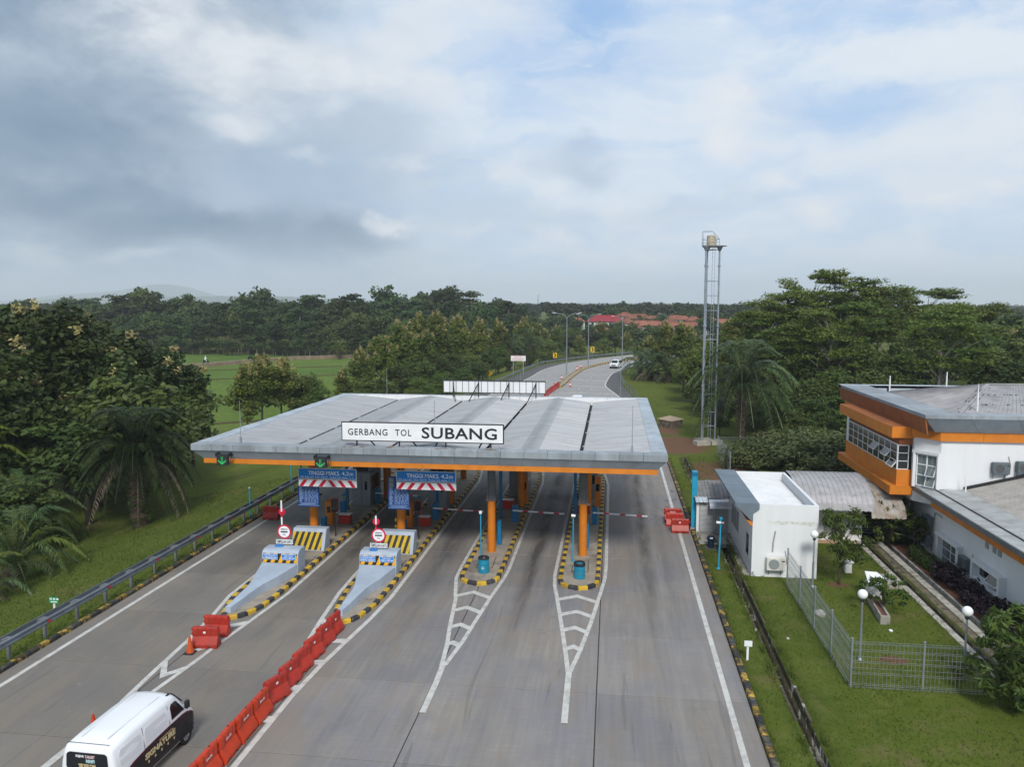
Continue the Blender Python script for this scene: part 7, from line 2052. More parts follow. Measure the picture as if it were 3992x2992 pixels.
# the far wooded plain reads as one mass
pts = []
rs = np.random.RandomState(8)
dd = 1.0
for k in range(5200):
    yy = 345 + 2600 * rs.rand() ** 1.9; ax = rs.uniform(-.98, .78); xx = ax * yy
    if 300 < yy < 470 and -40 < xx < 75: continue
    pts.append((xx, yy, rs.uniform(8, 13.5) + (2.5 if rs.rand() < .1 else 0)))
for k in range(220):
    xx = rs.uniform(-40, 80); yy = rs.uniform(425, 520); pts.append((xx, yy, rs.uniform(8, 13)))
P = np.array(pts); P[(P[:, 1] > 420) & (P[:, 1] < 700) & (np.abs(P[:, 0] / P[:, 1] - .05) < .14), 2] += 5.5; gz_ = ground_h(P[:, 0], P[:, 1])
near = P[:, 1] < 800
VV = []; FF = []; TT = []; base = 0
for sel, ncl, per, lsz in ((near, 9, 20, 1.7), (~near, 6, 11, 3.0)):
    Q = P[sel]; gz0 = gz_[sel]
    if not len(Q): continue
    cl = []
    m_n = len(Q)
    off = unit(m_n * ncl) * np.array([3.6, 3.6, 2.2]) * (rs.rand(m_n * ncl, 1) ** .4)
    rep = np.repeat(np.arange(m_n), ncl)
    c = np.column_stack([Q[rep, 0] + off[:, 0], Q[rep, 1] + off[:, 1], gz0[rep] + Q[rep, 2] * .74 + off[:, 2], np.full(m_n * ncl, 2.0), np.full(m_n * ncl, 2.0), np.full(m_n * ncl, 1.3)])
    v, f, t_ = leaves(c, per, lsz, up=.6, asp=.7, clump_tint=.35)
    tr_ = rs.rand(m_n)[rep].repeat(per); t_ = np.clip(.55 * t_ + .5 * tr_ - .05, 0, 1)
    VV.append(v); FF.append(f + base); TT.append(t_); base += len(v)
far = inst('far_wood', np_mesh('far_wood', np.vstack(VV), np.vstack(FF), FORESTLEAF, None, np.concatenate(TT)))
far['kind'] = 'stuff'; far['label'] = 'wooded plain stretching to the horizon'

# ------------------------------------------------------------------ rice fields
def paddy_material(name, a, b, row):
    m = bpy.data.materials.new(name); m.use_nodes = True
    t = NT(m.node_tree); bs_ = m.node_tree.nodes['Principled BSDF']
    pos = t.n('ShaderNodeNewGeometry').outputs['Position']
    n1, _ = t.noise(pos, .12, 6, .6); n2, _ = t.noise(t.scalev(pos, (3.2, .55, 1)), 1.0, 5, .7); n3, _ = t.noise(pos, 6, 3, .7)
    c = t.mix(t.mapr(n1, .35, .65), a, b); c = t.mix(t.mapr(n2, .40, .62, 0, .5), c, (.040, .062, .018)); c = t.mix(t.mapr(n3, .4, .7, 0, .3), c, (.13, .17, .05))
    t.put(bs_.inputs['Base Color'], c); bs_.inputs['Roughness'].default_value = .9; bs_.inputs['Specular IOR Level'].default_value = .1
    bp = t.n('ShaderNodeBump'); bp.inputs['Strength'].default_value = .6; bp.inputs['Distance'].default_value = .2
    t.put(bp.inputs['Height'], n2); m.node_tree.links.new(bp.outputs[0], bs_.inputs['Normal'])
    return m


PAD = [paddy_material('young_rice', (.105, .165, .024), (.135, .20, .032), 1), paddy_material('lush_rice', (.078, .145, .02), (.108, .18, .026), 1), paddy_material('pale_rice', (.13, .18, .034), (.165, .21, .045), 1)]
rice = structure('rice_field')
BUNDS = [[(-48, 80), (-39, 87)], [(-60, 92), (-51, 100), (-40, 106)], [(-76, 117), (-64, 122.5), (-46, 130)], [(-98, 148), (-84, 158), (-66, 168), (-44, 180)], [(-112, 168), (-96, 180), (-76, 192), (-60, 202)]]
TRACK = [(-118, 176), (-106, 188), (-100.5, 200), (-96, 210), (-90.5, 218.5), (-80, 226), (-66, 231)]
EARTH = M('dry_track_earth', (.27, .20, .14), (.20, .145, .10), rough=.95, scale=.8, dirt=(.10, .12, .04), dscale=.6, dlo=.52, dhi=.66)
BUNDM = M('grassy_bund', (.075, .085, .028), (.11, .10, .045), rough=.95, scale=1.2)
ZP = -2.2
parc = [[(-48, 80), (-39, 87), (-40, 106), (-51, 100), (-60, 92)], [(-60, 92), (-51, 100), (-40, 106), (-46, 130), (-64, 122.5), (-76, 117)], [(-76, 117), (-64, 122.5), (-46, 130), (-44, 180), (-66, 168), (-84, 158), (-98, 148)],
        [(-98, 148), (-84, 158), (-66, 168), (-44, 180), (-46, 210), (-60, 202), (-76, 192), (-96, 180), (-112, 168)], [(-112, 168), (-96, 180), (-76, 192), (-60, 202), (-58, 226), (-66, 231), (-80, 226), (-90.5, 218.5), (-96, 210), (-100.5, 200), (-106, 188), (-118, 176)],
        [(-118, 176), (-106, 188), (-100.5, 200), (-96, 210), (-90.5, 218.5), (-84, 236), (-120, 240), (-170, 245), (-180, 200)]]
for i, pc in enumerate(parc):
    m_ = MB(); m_.face([(x, y, ZP + .035 + .02 * (i % 2)) for x, y in pc]); m_.build('rice_parcel', PAD[[2, 0, 0, 1, 0, 1][i]], rice)
for b in BUNDS:
    m_ = MB(); q = cr(b, 8)
    for a, c in zip(q[:-1], q[1:]): m_.beam((a.x, a.y, ZP + .12), (c.x, c.y, ZP + .12), .55, .30)
    m_.build('bund', BUNDM, rice, fix=False)
m_ = MB(); q = cr(TRACK, 6)
for a, c in zip(q[:-1], q[1:]): m_.beam((a.x, a.y, ZP + .45), (c.x, c.y, ZP + .45), 2.2, 1.1)
trk = m_.build('dirt_path', EARTH, None); trk['kind'] = 'structure'

# ------------------------------------------------------------------ grass blades on the nearer lawns
def blades(name, boxes, dens, hmin, hmax, skip=None):
    V = []; T = []
    for (xa, xb, ya, yb) in boxes:
        n_ = int((xb - xa) * (yb - ya) * dens)
        x = RNG.uniform(xa, xb, n_); y = RNG.uniform(ya, yb, n_)
        keep = np.ones(n_, bool)
        for (a, b, c, d) in (skip or []): keep &= ~((x > a) & (x < b) & (y > c) & (y < d))
        x, y = x[keep], y[keep]; n_ = len(x); z = ground_h(x, y)
        patch = .5 + .5 * np.sin(x * 1.7 + 2 * np.sin(y * .9)) * np.cos(y * 1.3 + x * .4)
        h = (hmin + (hmax - hmin) * RNG.rand(n_)) * (.6 + .7 * patch); a = RNG.uniform(0, 6.28, n_); w = .018 + .014 * RNG.rand(n_)
        lx_ = RNG.normal(0, .45, n_) * h; ly_ = RNG.normal(0, .45, n_) * h
        p = np.stack([x, y, z - .01], 1); sd_ = np.stack([np.cos(a) * w, np.sin(a) * w, 0 * a], 1)
        V.append(np.stack([p - sd_, p + sd_, p + np.stack([lx_, ly_, h], 1)], 1).reshape(-1, 3)); T.append(np.clip(.25 + .3 * patch + .5 * (RNG.rand(n_) - .3), 0, 1))
    V = np.vstack(V); T = np.concatenate(T)
    o = inst(name, np_mesh(name, V, np.arange(len(V)).reshape(-1, 3), GRASSBLADE, None, T)); o['kind'] = 'stuff'; o['label'] = 'short grass'
    return o


def weeds(lines, hmin, hmax, per_m=26, spread=.10):
    """taller tufts along edges that nobody mows"""
    V = []; T = []
    for (x0, y0, x1, y1) in lines:
        L_ = math.hypot(x1 - x0, y1 - y0); n_ = int(L_ * per_m); u = RNG.rand(n_)
        clump = np.sin(u * L_ * 2.3 + 3 * np.sin(u * L_ * .71)) * .5 + .5
        keep = RNG.rand(n_) < .25 + .75 * clump; u = u[keep]; clump = clump[keep]; n_ = len(u)
        x = x0 + (x1 - x0) * u + RNG.normal(0, spread, n_); y = y0 + (y1 - y0) * u + RNG.normal(0, spread, n_)
        z = np.maximum(ground_h(x, y), -.12)
        h = (hmin + (hmax - hmin) * RNG.rand(n_)) * (.4 + .8 * clump); a = RNG.uniform(0, 6.28, n_); w = .016 + .02 * RNG.rand(n_)
        p = np.stack([x, y, z - .02], 1); sd_ = np.stack([np.cos(a) * w, np.sin(a) * w, 0 * a], 1)
        V.append(np.stack([p - sd_, p + sd_, p + np.stack([RNG.normal(0, .55, n_) * h, RNG.normal(0, .55, n_) * h, h], 1)], 1).reshape(-1, 3)); T.append(np.clip(.1 + .6 * RNG.rand(n_), 0, 1))
    V = np.vstack(V)
    o = inst('weeds', np_mesh('weeds', V, np.arange(len(V)).reshape(-1, 3), GRASSBLADE, None, np.concatenate(T))); o['kind'] = 'stuff'; o['label'] = 'ragged weeds along kerbs and drains'


weeds([(5.2, 16, 5.2, 72), (6.16, 14, 6.16, 71), (6.84, 14, 6.84, 71), (6.16, 14, 6.16, 71), (6.84, 14, 6.84, 71)], .08, .24, 34, .06)
weeds([(-23.3, 20, -23.3, 62), (-23.8, 20, -23.8, 62), (14.25, 20, 14.25, 46), (8.76, 28.7, 8.76, 39), (8.8, 28.64, 13.6, 28.64), (7.15, 40.2, 10.5, 40.2)], .08, .22, 22, .09)
blades('grass', [(5.17, 6.2, 18, 66), (6.82, 14.3, 18, 40), (10.5, 14.3, 40, 46), (6.9, 9.6, 52, 72), (9.6, 16, 52, 66)], 75, .04, .11, [(6.8, 7.2, 40.2, 45.4), (11.7, 12.9, 34.6, 38.2), (13.0, 14.3, 39.2, 40.7), (5.0, 7.3, 44.2, 47.8), (7.2, 10.45, 40.2, 52)])
blades('grass', [(-36, -23.25, 24, 60), (-44, -36, 34, 62)], 42, .06, .17)

# ================================================================== white delivery van
VANW = M('white_van_paint', (.80, .81, .83), rough=.3, spec=.5, local=True)
WRAP = M('black_vehicle_wrap', (.016, .014, .017), (.022, .018, .02), rough=.35, scale=3)
MAROON = M('maroon_wrap_edge', (.09, .008, .018), rough=.35)
TYRE = M('tyre_rubber', (.018, .018, .019), rough=.85)
RIM = M('alloy_rim', (.58, .59, .61), rough=.35, metal=.6)
GOLD = M('gold_lettering', (.62, .50, .27), rough=.4)
PLASTIC = M('black_trim_plastic', (.018, .018, .02), rough=.6)
SKIN = M('skin', (.30, .17, .11), rough=.6)
LAMPRED = M('red_lamp_lens', (.40, .012, .015), rough=.2)
LAMPCLR = M('clear_lamp_lens', (.55, .58, .60), rough=.12)

VL = (-14.20, 20.80, 0); VRZ = R(-1.5)
van = thing('delivery_van', 'white delivery van with black lower wrap and gold lettering at the lower left', 'van', VL, None, VRZ)
# local frame: x right, y forward, length 4.05
def vsec(y, hwb, hw, hwr, zb, zbelt, zr, crown=.03):
    """cross-section from left sill over the roof to right sill"""
    half = [(hwb, zb), (hw, zb + .16), (hw, (zb + zbelt) / 2), (hw - .005, zbelt), (hw - .03, zbelt + (zr - zbelt) * .35), (hwr + .05, zr - .17), (hwr + .015, zr - .08), (hwr - .06, zr - .025), (hwr * .5, zr + crown * .6), (0, zr + crown)]
    L_ = [(-x, y, z) for x, z in half]; R_ = [(x, y, z) for x, z in reversed(half[:-1])]
    return L_ + R_


secs = [vsec(-2.02, .74, .78, .64, .34, 1.10, 1.62), vsec(-1.99, .78, .815, .67, .30, 1.12, 1.78), vsec(-1.90, .80, .83, .69, .28, 1.12, 1.86), vsec(-1.2, .80, .833, .70, .25, 1.12, 1.90), vsec(.0, .80, .833, .70, .25, 1.12, 1.91), vsec(.85, .80, .833, .69, .25, 1.12, 1.885), vsec(1.05, .80, .832, .67, .25, 1.12, 1.84), vsec(1.30, .80, .83, .65, .25, 1.12, 1.62), vsec(1.56, .79, .825, .64, .26, 1.08, 1.30, .02), vsec(1.80, .77, .81, .62, .28, .96, 1.12, .02), vsec(1.95, .72, .77, .57, .30, .82, .98, .01), vsec(2.03, .66, .70, .5, .32, .66, .80, .0)]


def flank(y, z):
    """half width of the body at station y and height z"""
    ys_ = [r[0][1] for r in secs]; i = min(max(0, int(np.searchsorted(ys_, y)) - 1), len(secs) - 2)
    t_ = (y - ys_[i]) / (ys_[i + 1] - ys_[i]); h = len(secs[0]) // 2 + 1
    P_ = [(abs(secs[i][k][0]) * (1 - t_) + abs(secs[i + 1][k][0]) * t_, secs[i][k][2] * (1 - t_) + secs[i + 1][k][2] * t_) for k in range(h)]
    return float(np.interp(z, [p[1] for p in P_], [p[0] for p in P_]))


m_ = MB(); m_.loft(secs); body = m_.build('body', VANW, van, smooth=True)
# wrap: skin of the lower side, set 4 mm proud, with a maroon upper edge
def vpanel(name, mat, side, poly, off=.004, parent=van):
    """poly of (y,z) points on the flat flank"""
    xs = [side * (flank(y, z) + off) for y, z in poly]
    m_ = MB(); n_ = len(poly)
    vs = [(x, y, z) for x, (y, z) in zip(xs, poly)] + [(x - side * .02, y, z) for x, (y, z) in zip(xs, poly)]
    m_.raw(vs, [tuple(range(n_)), tuple(reversed(range(n_, 2 * n_)))] + [(i, (i + 1) % n_, n_ + (i + 1) % n_, n_ + i) for i in range(n_)])
    return m_.build(name, mat, parent)


SIDEW = M('van_side_panel', (.70, .71, .74), rough=.35, spec=.5)
for s_ in (-1, 1):
    yy = [-1.97, -1.85, -1.2, -.6, 0, .6, 1.25, 1.5, 1.78, 1.93]
    tops = [.80, .86, 1.0, 1.06, 1.09, 1.10, 1.10, 1.06, .94, .82]
    for a in range(len(yy) - 1):
        zl = [.30, .42, .62]
        y0_, y1_ = yy[a], yy[a + 1]; t0_, t1_ = tops[a] - .06, tops[a + 1] - .06
        for (za, zb) in ((.30, .43), (.43, .62)): vpanel('lower_wrap', WRAP, s_, [(y0_, za), (y1_, za), (y1_, zb), (y0_, zb)], .008)
        vpanel('lower_wrap', WRAP, s_, [(y0_, .62), (y1_, .62), (y1_, t1_), (y0_, t0_)], .008)
        vpanel('wrap_edge', MAROON, s_, [(y0_, t0_), (y1_, t1_), (y1_, tops[a + 1]), (y0_, tops[a])], .009)
    vpanel('side_window', GLASS, s_, [(.68, 1.20), (1.36, 1.20), (1.24, 1.40), (1.06, 1.62), (.98, 1.66), (.76, 1.66), (.68, 1.58)], .012)
    for ya, yb in ((-1.75, -.78), (-.62, .45)):
        vpanel('pressed_panel', SIDEW, s_, [(ya, 1.20), (yb - .12, 1.20), (yb, 1.28), (yb, 1.55), (yb - .10, 1.62), (ya + .06, 1.62), (ya, 1.54)], .006)
    for y in (-.70, .56):
        vpanel('door_seam', PLASTIC, s_, [(y, .32), (y + .014, .32), (y + .014, 1.10), (y, 1.10)], .012)
        vpanel('door_seam', PLASTIC, s_, [(y, 1.12), (y + .014, 1.12), (y + .014, 1.70), (y, 1.70)], .007)
    vpanel('door_handle', PLASTIC, s_, [(.62, 1.03), (.80, 1.03), (.80, 1.07), (.62, 1.07)], .03)
m_ = MB(); m_.raw([(-.58, 1.12, 1.78), (.58, 1.12, 1.78), (.64, 1.55, 1.33), (-.64, 1.55, 1.33), (-.56, 1.10, 1.76), (.56, 1.10, 1.76), (.62, 1.53, 1.31), (-.62, 1.53, 1.31)], [(0, 1, 2, 3), (7, 6, 5, 4), (0, 4, 5, 1), (1, 5, 6, 2), (2, 6, 7, 3), (3, 7, 4, 0)])
for v_i in range(len(m_.v)): m_.v[v_i] = (m_.v[v_i][0], m_.v[v_i][1] + .03, m_.v[v_i][2] + .025)
m_.build('windscreen', GLASS, van)
# rear: window with rounded corners, tailgate seam, lamps, bumper
rw = []
for cx_, cz, a0 in ((.50, 1.56, 0), (-.50, 1.56, 90), (-.52, 1.26, 180), (.52, 1.26, 270)):
    for k in range(5): a = R(a0 + 22.5 * k); rw.append((cx_ + .12 * math.cos(a), cz + .10 * math.sin(a)))
yrear = lambda z: -2.026 + max(0, (z - 1.60)) * .19
m_ = MB(); n_ = len(rw)
m_.raw([(x, yrear(z) - .008, z) for x, z in rw] + [(x, yrear(z) + .06, z) for x, z in rw], [tuple(range(n_)), tuple(reversed(range(n_, 2 * n_)))] + [(i, (i + 1) % n_, n_ + (i + 1) % n_, n_ + i) for i in range(n_)])
rwin = m_.build('rear_window', GLASS, van)
m_ = MB(); m_.box(-.72, .72, -2.10, -1.95, .30, .56); m_.build('rear_bumper', PLASTIC, van, bevel=.03)
for s_ in (-1, 1):
    m_ = MB(); m_.box(s_ * .76 - .05, s_ * .76 + .05, -2.03, -1.93, .70, 1.10); m_.build('tail_lamp', LAMPRED, van, bevel=.01)
    m_ = MB(); m_.box(s_ * .60 - .12, s_ * .60 + .12, 1.86, 1.99, .68, .84); m_.build('headlight', LAMPCLR, van, bevel=.02)
    m_ = MB(); m_.rbox((s_ * .90, 1.40, 1.22), (.13, .16, .26)); m_.build('wing_mirror', PLASTIC, van, bevel=.03)
m_ = MB(); m_.box(-.72, .72, 1.93, 2.06, .30, .52); m_.build('front_bumper', PLASTIC, van, bevel=.03)
m_ = MB(); m_.box(-.4, .4, 2.0, 2.045, .55, .66); m_.build('grille', PLASTIC, van)
m_ = MB(); m_.box(-.64, .64, -1.94, -1.925, 1.885, 1.893); m_.build('tailgate_seam', PLASTIC, van)
m_ = MB(); m_.box(-.42, -.38, -1.7, .7, 1.92, 1.932); m_.box(.38, .42, -1.7, .7, 1.92, 1.932); m_.build('roof_rib', VANW, van)
m_ = MB(); m_.rbox((.56, .92, 1.86), (.05, .16, .03)); m_.build('aerial_base', PLASTIC, van)
for s_ in (-1, 1):
    for y in (-1.28, 1.42):
        w_ = MB(); w_.raw([], [])
        ring = [(.18, .19), (.27, .205), (.30, .19), (.31, .10), (.30, .0), (.27, -.005)]
        vs = []; fs = []; N_ = 24
        for r_, xo in ring:
            for k in range(N_): a = 2 * math.pi * k / N_; vs.append((s_ * (.64 + xo), y + r_ * math.cos(a), .31 + r_ * math.sin(a)))
        for i in range(len(ring) - 1):
            for k in range(N_): fs.append((i * N_ + k, i * N_ + (k + 1) % N_, (i + 1) * N_ + (k + 1) % N_, (i + 1) * N_ + k))
        w_.raw(vs, fs); wh = w_.build('wheel', TYRE, van)
        rm = MB()
        rm.raw([(s_ * .80, y + .205 * math.cos(2 * math.pi * k / N_), .31 + .205 * math.sin(2 * math.pi * k / N_)) for k in range(N_)] + [(s_ * .825, y + .17 * math.cos(2 * math.pi * k / N_), .31 + .17 * math.sin(2 * math.pi * k / N_)) for k in range(N_)] + [(s_ * .79, y + .06 * math.cos(2 * math.pi * k / N_), .31 + .06 * math.sin(2 * math.pi * k / N_)) for k in range(N_)] + [(s_ * .83, y, .31)],
               [(k, (k + 1) % N_, N_ + (k + 1) % N_, N_ + k) for k in range(N_)] + [(N_ + k, N_ + (k + 1) % N_, 2 * N_ + (k + 1) % N_, 2 * N_ + k) for k in range(N_)] + [(2 * N_ + k, 2 * N_ + (k + 1) % N_, 3 * N_) for k in range(N_)])
        rm.build('rim', RIM, wh)
        hb = MB()
        for k in range(6): a = 2 * math.pi * k / 6; hb.rbox((s_ * .822, y + .11 * math.cos(a), .31 + .11 * math.sin(a) - .02), (.012, .035, .04))
        hb.build('rim_hole', PLASTIC, wh)
        ar = MB(); pts = [(y + .375 * math.cos(R(a)), .31 + .375 * math.sin(R(a))) for a in range(0, 181, 15)]
        ar.raw([(s_ * .828, p[0], max(p[1], .27)) for p in pts] + [(s_ * .845, p[0], max(p[1], .27)) for p in pts], [tuple(range(13)), tuple(range(25, 12, -1))] + [(k, k + 1, 14 + k, 13 + k) for k in range(12)])
        ar.build('wheel_arch', PLASTIC, van)
letter('SIGNATURE', (.848, .05, .80), van, GOLD, rot=(0, 0, R(90)), size=.3, width=1.5, height=.185, bold=.012)
letter('THE CHOCOLATOS'[:0] or 'Drink', (.842, .42, .80), van, GOLD, rot=(0, 0, R(90)), size=.1, width=.5, height=.05) if False else None
DG = MB()
rr = random.Random(5)
for k in range(5):
    y = -.55 + .32 * k; DG.raw([(.845, y + .045 * math.cos(a), .60 + .05 * math.sin(a)) for a in (0, 1.2, 2.4, 3.7, 5.0)], [(0, 1, 2, 3, 4)])
DG.build('gold_crest', GOLD, van)
DG = MB()
for k in range(8): DG.box(.842, .846, .0 + .09 * k, .06 + .09 * k, .925, .955)
DG.build('gold_line', GOLD, van)
letter('KEJAR', (-.20, -2.040, 1.555), van, WHITE_PAINT, size=.1, width=.25, height=.085, bold=.003)
letter('TARGET', (.10, -2.040, 1.555), van, M('pale_pink_print', (.66, .50, .52), rough=.5), size=.1, width=.30, height=.085, bold=.003)
letter('MIMPI', (.11, -2.040, 1.43), van, M('pale_cyan_print', (.42, .60, .62), rough=.5), size=.1, width=.26, height=.10, bold=.004)
letter('YES YOU CAN', (.0, -2.040, 1.29), van, GOLD, size=.1, width=.52, height=.105, bold=.004)
# driver behind the wheel, seen through the side window
L = (.0, 0, 0)
DR = thing('person', 'person in dark clothes driving the white delivery van', 'person', (VL[0] + .40, VL[1] + .75, .0), None, VRZ)
m_ = MB(); m_.tube([(0, 0, .85), (0, .02, 1.15), (0, .04, 1.36)], [.19, .20, .08], 10); m_.tube([(0, .04, 1.36), (0, .05, 1.42)], [.055, .055], 8); m_.build('torso', PLASTIC, DR, smooth=True)
m_ = MB(); m_.lathe((0, .06, 1.40), [(.05, 0), (.085, .06), (.095, .13), (.08, .20), (.04, .235)], 12); m_.build('head', SKIN, DR, smooth=True)
m_ = MB(); m_.lathe((0, .045, 1.52), [(.098, 0), (.095, .06), (.06, .125), (.001, .13)], 12); m_.build('hair', BLACK_PAINT, DR, smooth=True)
m_ = MB(); m_.tube([(.2, .05, 1.22), (.30, .14, 1.06), (.24, .38, 1.10)], [.055, .045, .035], 8); m_.build('arm', SKIN, DR, smooth=True)

# ================================================================== far cars
def far_car(label, x, y, rz, suv=True):
    t = thing('car', label, 'car', (x, y, .0), 'white cars on the far road', rz)
    hl, hw, zr = (2.35, .93, 1.78) if suv else (2.1, .86, 1.52)
    def sec(yy, w, wr, zb, zt): return [(-w, yy, zb), (-w, yy, zb + .35), (-w * .97, yy, min(zt, .98)), (-wr, yy, zt - .06), (-wr * .8, yy, zt), (wr * .8, yy, zt), (wr, yy, zt - .06), (w * .97, yy, min(zt, .98)), (w, yy, zb + .35), (w, yy, zb)]
    m_ = MB(); m_.loft([sec(hl, hw * .86, hw * .8, .36, .82), sec(hl - .15, hw * .97, hw * .88, .3, .98), sec(hl - .95, hw, hw * .90, .27, 1.10), sec(hl - 1.05, hw, hw * .88, .27, 1.14), sec(hl - 1.75, hw, hw * .76, .27, zr - .04), sec(0, hw, hw * .77, .27, zr), sec(-hl + .75, hw, hw * .75, .27, zr - .03), sec(-hl + .12, hw * .97, hw * .72, .3, 1.15), sec(-hl, hw * .9, hw * .7, .38, .95)])
    m_.build('body', VANW, t, smooth=False, bevel=.03)
    m_ = MB(); m_.raw([(-hw * .74, hl - 1.08, 1.16), (hw * .74, hl - 1.08, 1.16), (hw * .66, hl - 1.70, zr - .10), (-hw * .66, hl - 1.70, zr - .10)], [(0, 1, 2, 3)])
    m_.v = [(a, b + .05, c + .03) for a, b, c in m_.v]; m_.build('windscreen', GLASS, t)
    for s_ in (-1, 1):
        m_ = MB(); m_.raw([(s_ * (hw * .975), hl - 1.2, 1.04), (s_ * (hw * .975), -hl + .6, 1.04), (s_ * (hw * .80), -hl + .8, zr - .14), (s_ * (hw * .80), hl - 1.7, zr - .14)], [(0, 1, 2, 3)]); m_.v = [(a + s_ * .025, b, c) for a, b, c in m_.v]; m_.build('side_window', GLASS, t)
        m_ = MB(); m_.box(s_ * hw * .68 - .16, s_ * hw * .68 + .16, hl - .12, hl + .01, .78, .90); m_.build('headlight', LAMPCLR, t)
        m_ = MB(); m_.rbox((s_ * (hw + .1), hl - 1.35, 1.05), (.16, .12, .16)); m_.build('wing_mirror', VANW, t)
        for yy in (hl - .85, -hl + .85):
            m_ = MB(); m_.tube([(s_ * (hw - .2), yy, .36), (s_ * (hw + .02), yy, .36)], .36, 16); w_ = m_.build('wheel', TYRE, t)
            m_ = MB(); m_.tube([(s_ * (hw + .02), yy, .36), (s_ * (hw + .03), yy, .36)], .22, 12); m_.build('rim', RIM, w_)
    m_ = MB(); m_.box(-hw * .5, hw * .5, hl - .05, hl + .012, .60, .86); m_.build('grille', PLASTIC, t)
    m_ = MB(); m_.box(-hw * .9, hw * .9, hl - .1, hl + .02, .32, .52); m_.build('bumper', PLASTIC, t)
    if suv:
        for s_ in (-1, 1):
            m_ = MB(); m_.beam((s_ * .6, .6, zr + .06), (s_ * .6, -1.6, zr + .05), .04); m_.build('roof_rail', RIM, t)


far_car('white off-road car coming round the far bend past the striped median', .7, 173.5, R(168))
far_car('white car showing only its roof beyond the rear canopy edge', -4.72, 106.4, R(180), False)

# ================================================================== street lamps
def street_lamp(label, x, y, h, arms, rz):
    t = thing('street_lamp', label, 'street lamp', (x, y, 0), 'tall street lamps along the median', rz)
    m_ = MB(); m_.tube([(0, 0, 0), (0, 0, h * .5), (0, 0, h)], [.12, .095, .07], 8); m_.build('pole', GALV, t)
    m_ = MB(); m_.box(-.2, .2, -.2, .2, 0, .25); m_.build('pole_foot', CONCRETE, t)
    for s_ in arms:
        m_ = MB(); m_.tube([(0, 0, h - .1), (s_ * .25, 0, h + .35), (s_ * .9, 0, h + .75), (s_ * 2.3, 0, h + .98)], [.06, .05, .045, .04], 6); a_ = m_.build('arm', GALV, t)
        m_ = MB(); m_.loft([[(s_ * 2.2, -.1, h + .93), (s_ * 2.2, .1, h + .93), (s_ * 2.2, .08, h + 1.03), (s_ * 2.2, -.08, h + 1.03)], [(s_ * 2.9, -.07, h + 1.02), (s_ * 2.9, .07, h + 1.02), (s_ * 2.9, .05, h + 1.08), (s_ * 2.9, -.05, h + 1.08)]]); m_.build('lamp_head', WINFRAME, a_)


street_lamp('first double-armed street lamp on the median, left of the others', -8.9, 152.75, 11.3, (-1, 1), R(8))
street_lamp('second double-armed street lamp beyond the orange cones', -5.5, 178.9, 10.7, (-1, 1), R(-10))
street_lamp('street lamp right of the white off-road car with one visible arm', 2.4, 199.6, 10.0, (-1,), R(-10))
street_lamp('farthest street lamp before the red-roofed village with one arm', 17.1, 253, 10.0, (-1,), R(0))
m_ = None

# ================================================================== road signs by the far road
YSIGN = M('yellow_sign_face', (.74, .44, .005), rough=.45)
def post_sign(name, label, x, y, z, w, h, rz, chevron=False, diamond=False, zb=None):
    t = thing(name, label, 'sign', (x, y, -.1), 'yellow bend signs', rz)
    m_ = MB(); m_.box(-.04, .04, .02, .09, -.4, z + h / 2); m_.build('post', GALV, t)
    if diamond:
        s_ = w * .707
        for k, (mt, q, o) in enumerate(((BLACK_PAINT, s_, 0.0), (YSIGN, s_ - .05, -.008))):
            m_ = MB(); m_.raw([(0, o, z - q), (q, o, z), (0, o, z + q), (-q, o, z), (0, o + .006, z - q), (q, o + .006, z), (0, o + .006, z + q), (-q, o + .006, z)], [(0, 1, 2, 3), (7, 6, 5, 4), (0, 4, 5, 1), (1, 5, 6, 2), (2, 6, 7, 3), (3, 7, 4, 0)]); m_.build('sign_border' if k == 0 else 'sign_face', mt, t)
        m_ = MB(); pts = [(-.16, -.30), (-.16, -.02), (-.06, .14), (.10, .22)]
        for a, b in zip(pts[:-1], pts[1:]): m_.beam((a[0], -.014, z + a[1]), (b[0], -.014, z + b[1]), .012, .12) if False else m_.beam((a[0], -.014, z + a[1]), (b[0], -.014, z + b[1]), .10, .012)
        m_.raw([(.06, -.016, z + .38), (.30, -.016, z + .28), (.12, -.016, z + .08)], [(0, 1, 2)]); m_.build('arrow', BLACK_PAINT, t)
    else:
        m_ = MB(); m_.box(-w / 2, w / 2, -.01, .01, z - h / 2, z + h / 2); m_.build('sign_face', YSIGN, t)
        m_ = MB(); m_.raw([(-w * .32, -.016, z + h * .42), (0, -.016, z + h * .42), (w * .36, -.016, z), (0, -.016, z - h * .42), (-w * .32, -.016, z - h * .42), (w * .04, -.016, z)], [(0, 1, 2, 5), (5, 2, 3, 4)]); m_.build('chevron', BLACK_PAINT, t)


post_sign('warning_sign', 'yellow diamond warning sign with curved black arrow above the rear sign board', -22.65, 142.7, 1.35, 1.05, 1.05, R(-5), diamond=True)
post_sign('chevron_sign', 'small yellow chevron sign left of the first street lamp pole', -14.0, 191.0, 1.6, .95, 1.25, R(5))
post_sign('chevron_sign', 'small yellow chevron sign between the second and third street lamps', -5.4, 211.5, 1.9, 1.0, 1.5, R(0))
L = (-18.6, 154, -.3)
t = thing('billboard', 'white notice board with red heading on two posts left of far road', 'billboard', L)
for x in (-19.6, -17.6): m_ = MB(L); m_.box(x - .07, x + .07, 154.03, 154.13, -1.5, 3.0); m_.build('post', GALV, t)
m_ = MB(L); m_.box(-20.05, -17.1, 153.95, 154.03, 2.75, 3.82); m_.build('sign_face', WHITE_PAINT, t)
PINK = M('faded_red_print', (.55, .22, .24), rough=.6)
m_ = MB(L); m_.box(-20.0, -17.15, 153.935, 153.948, 3.72, 3.79)
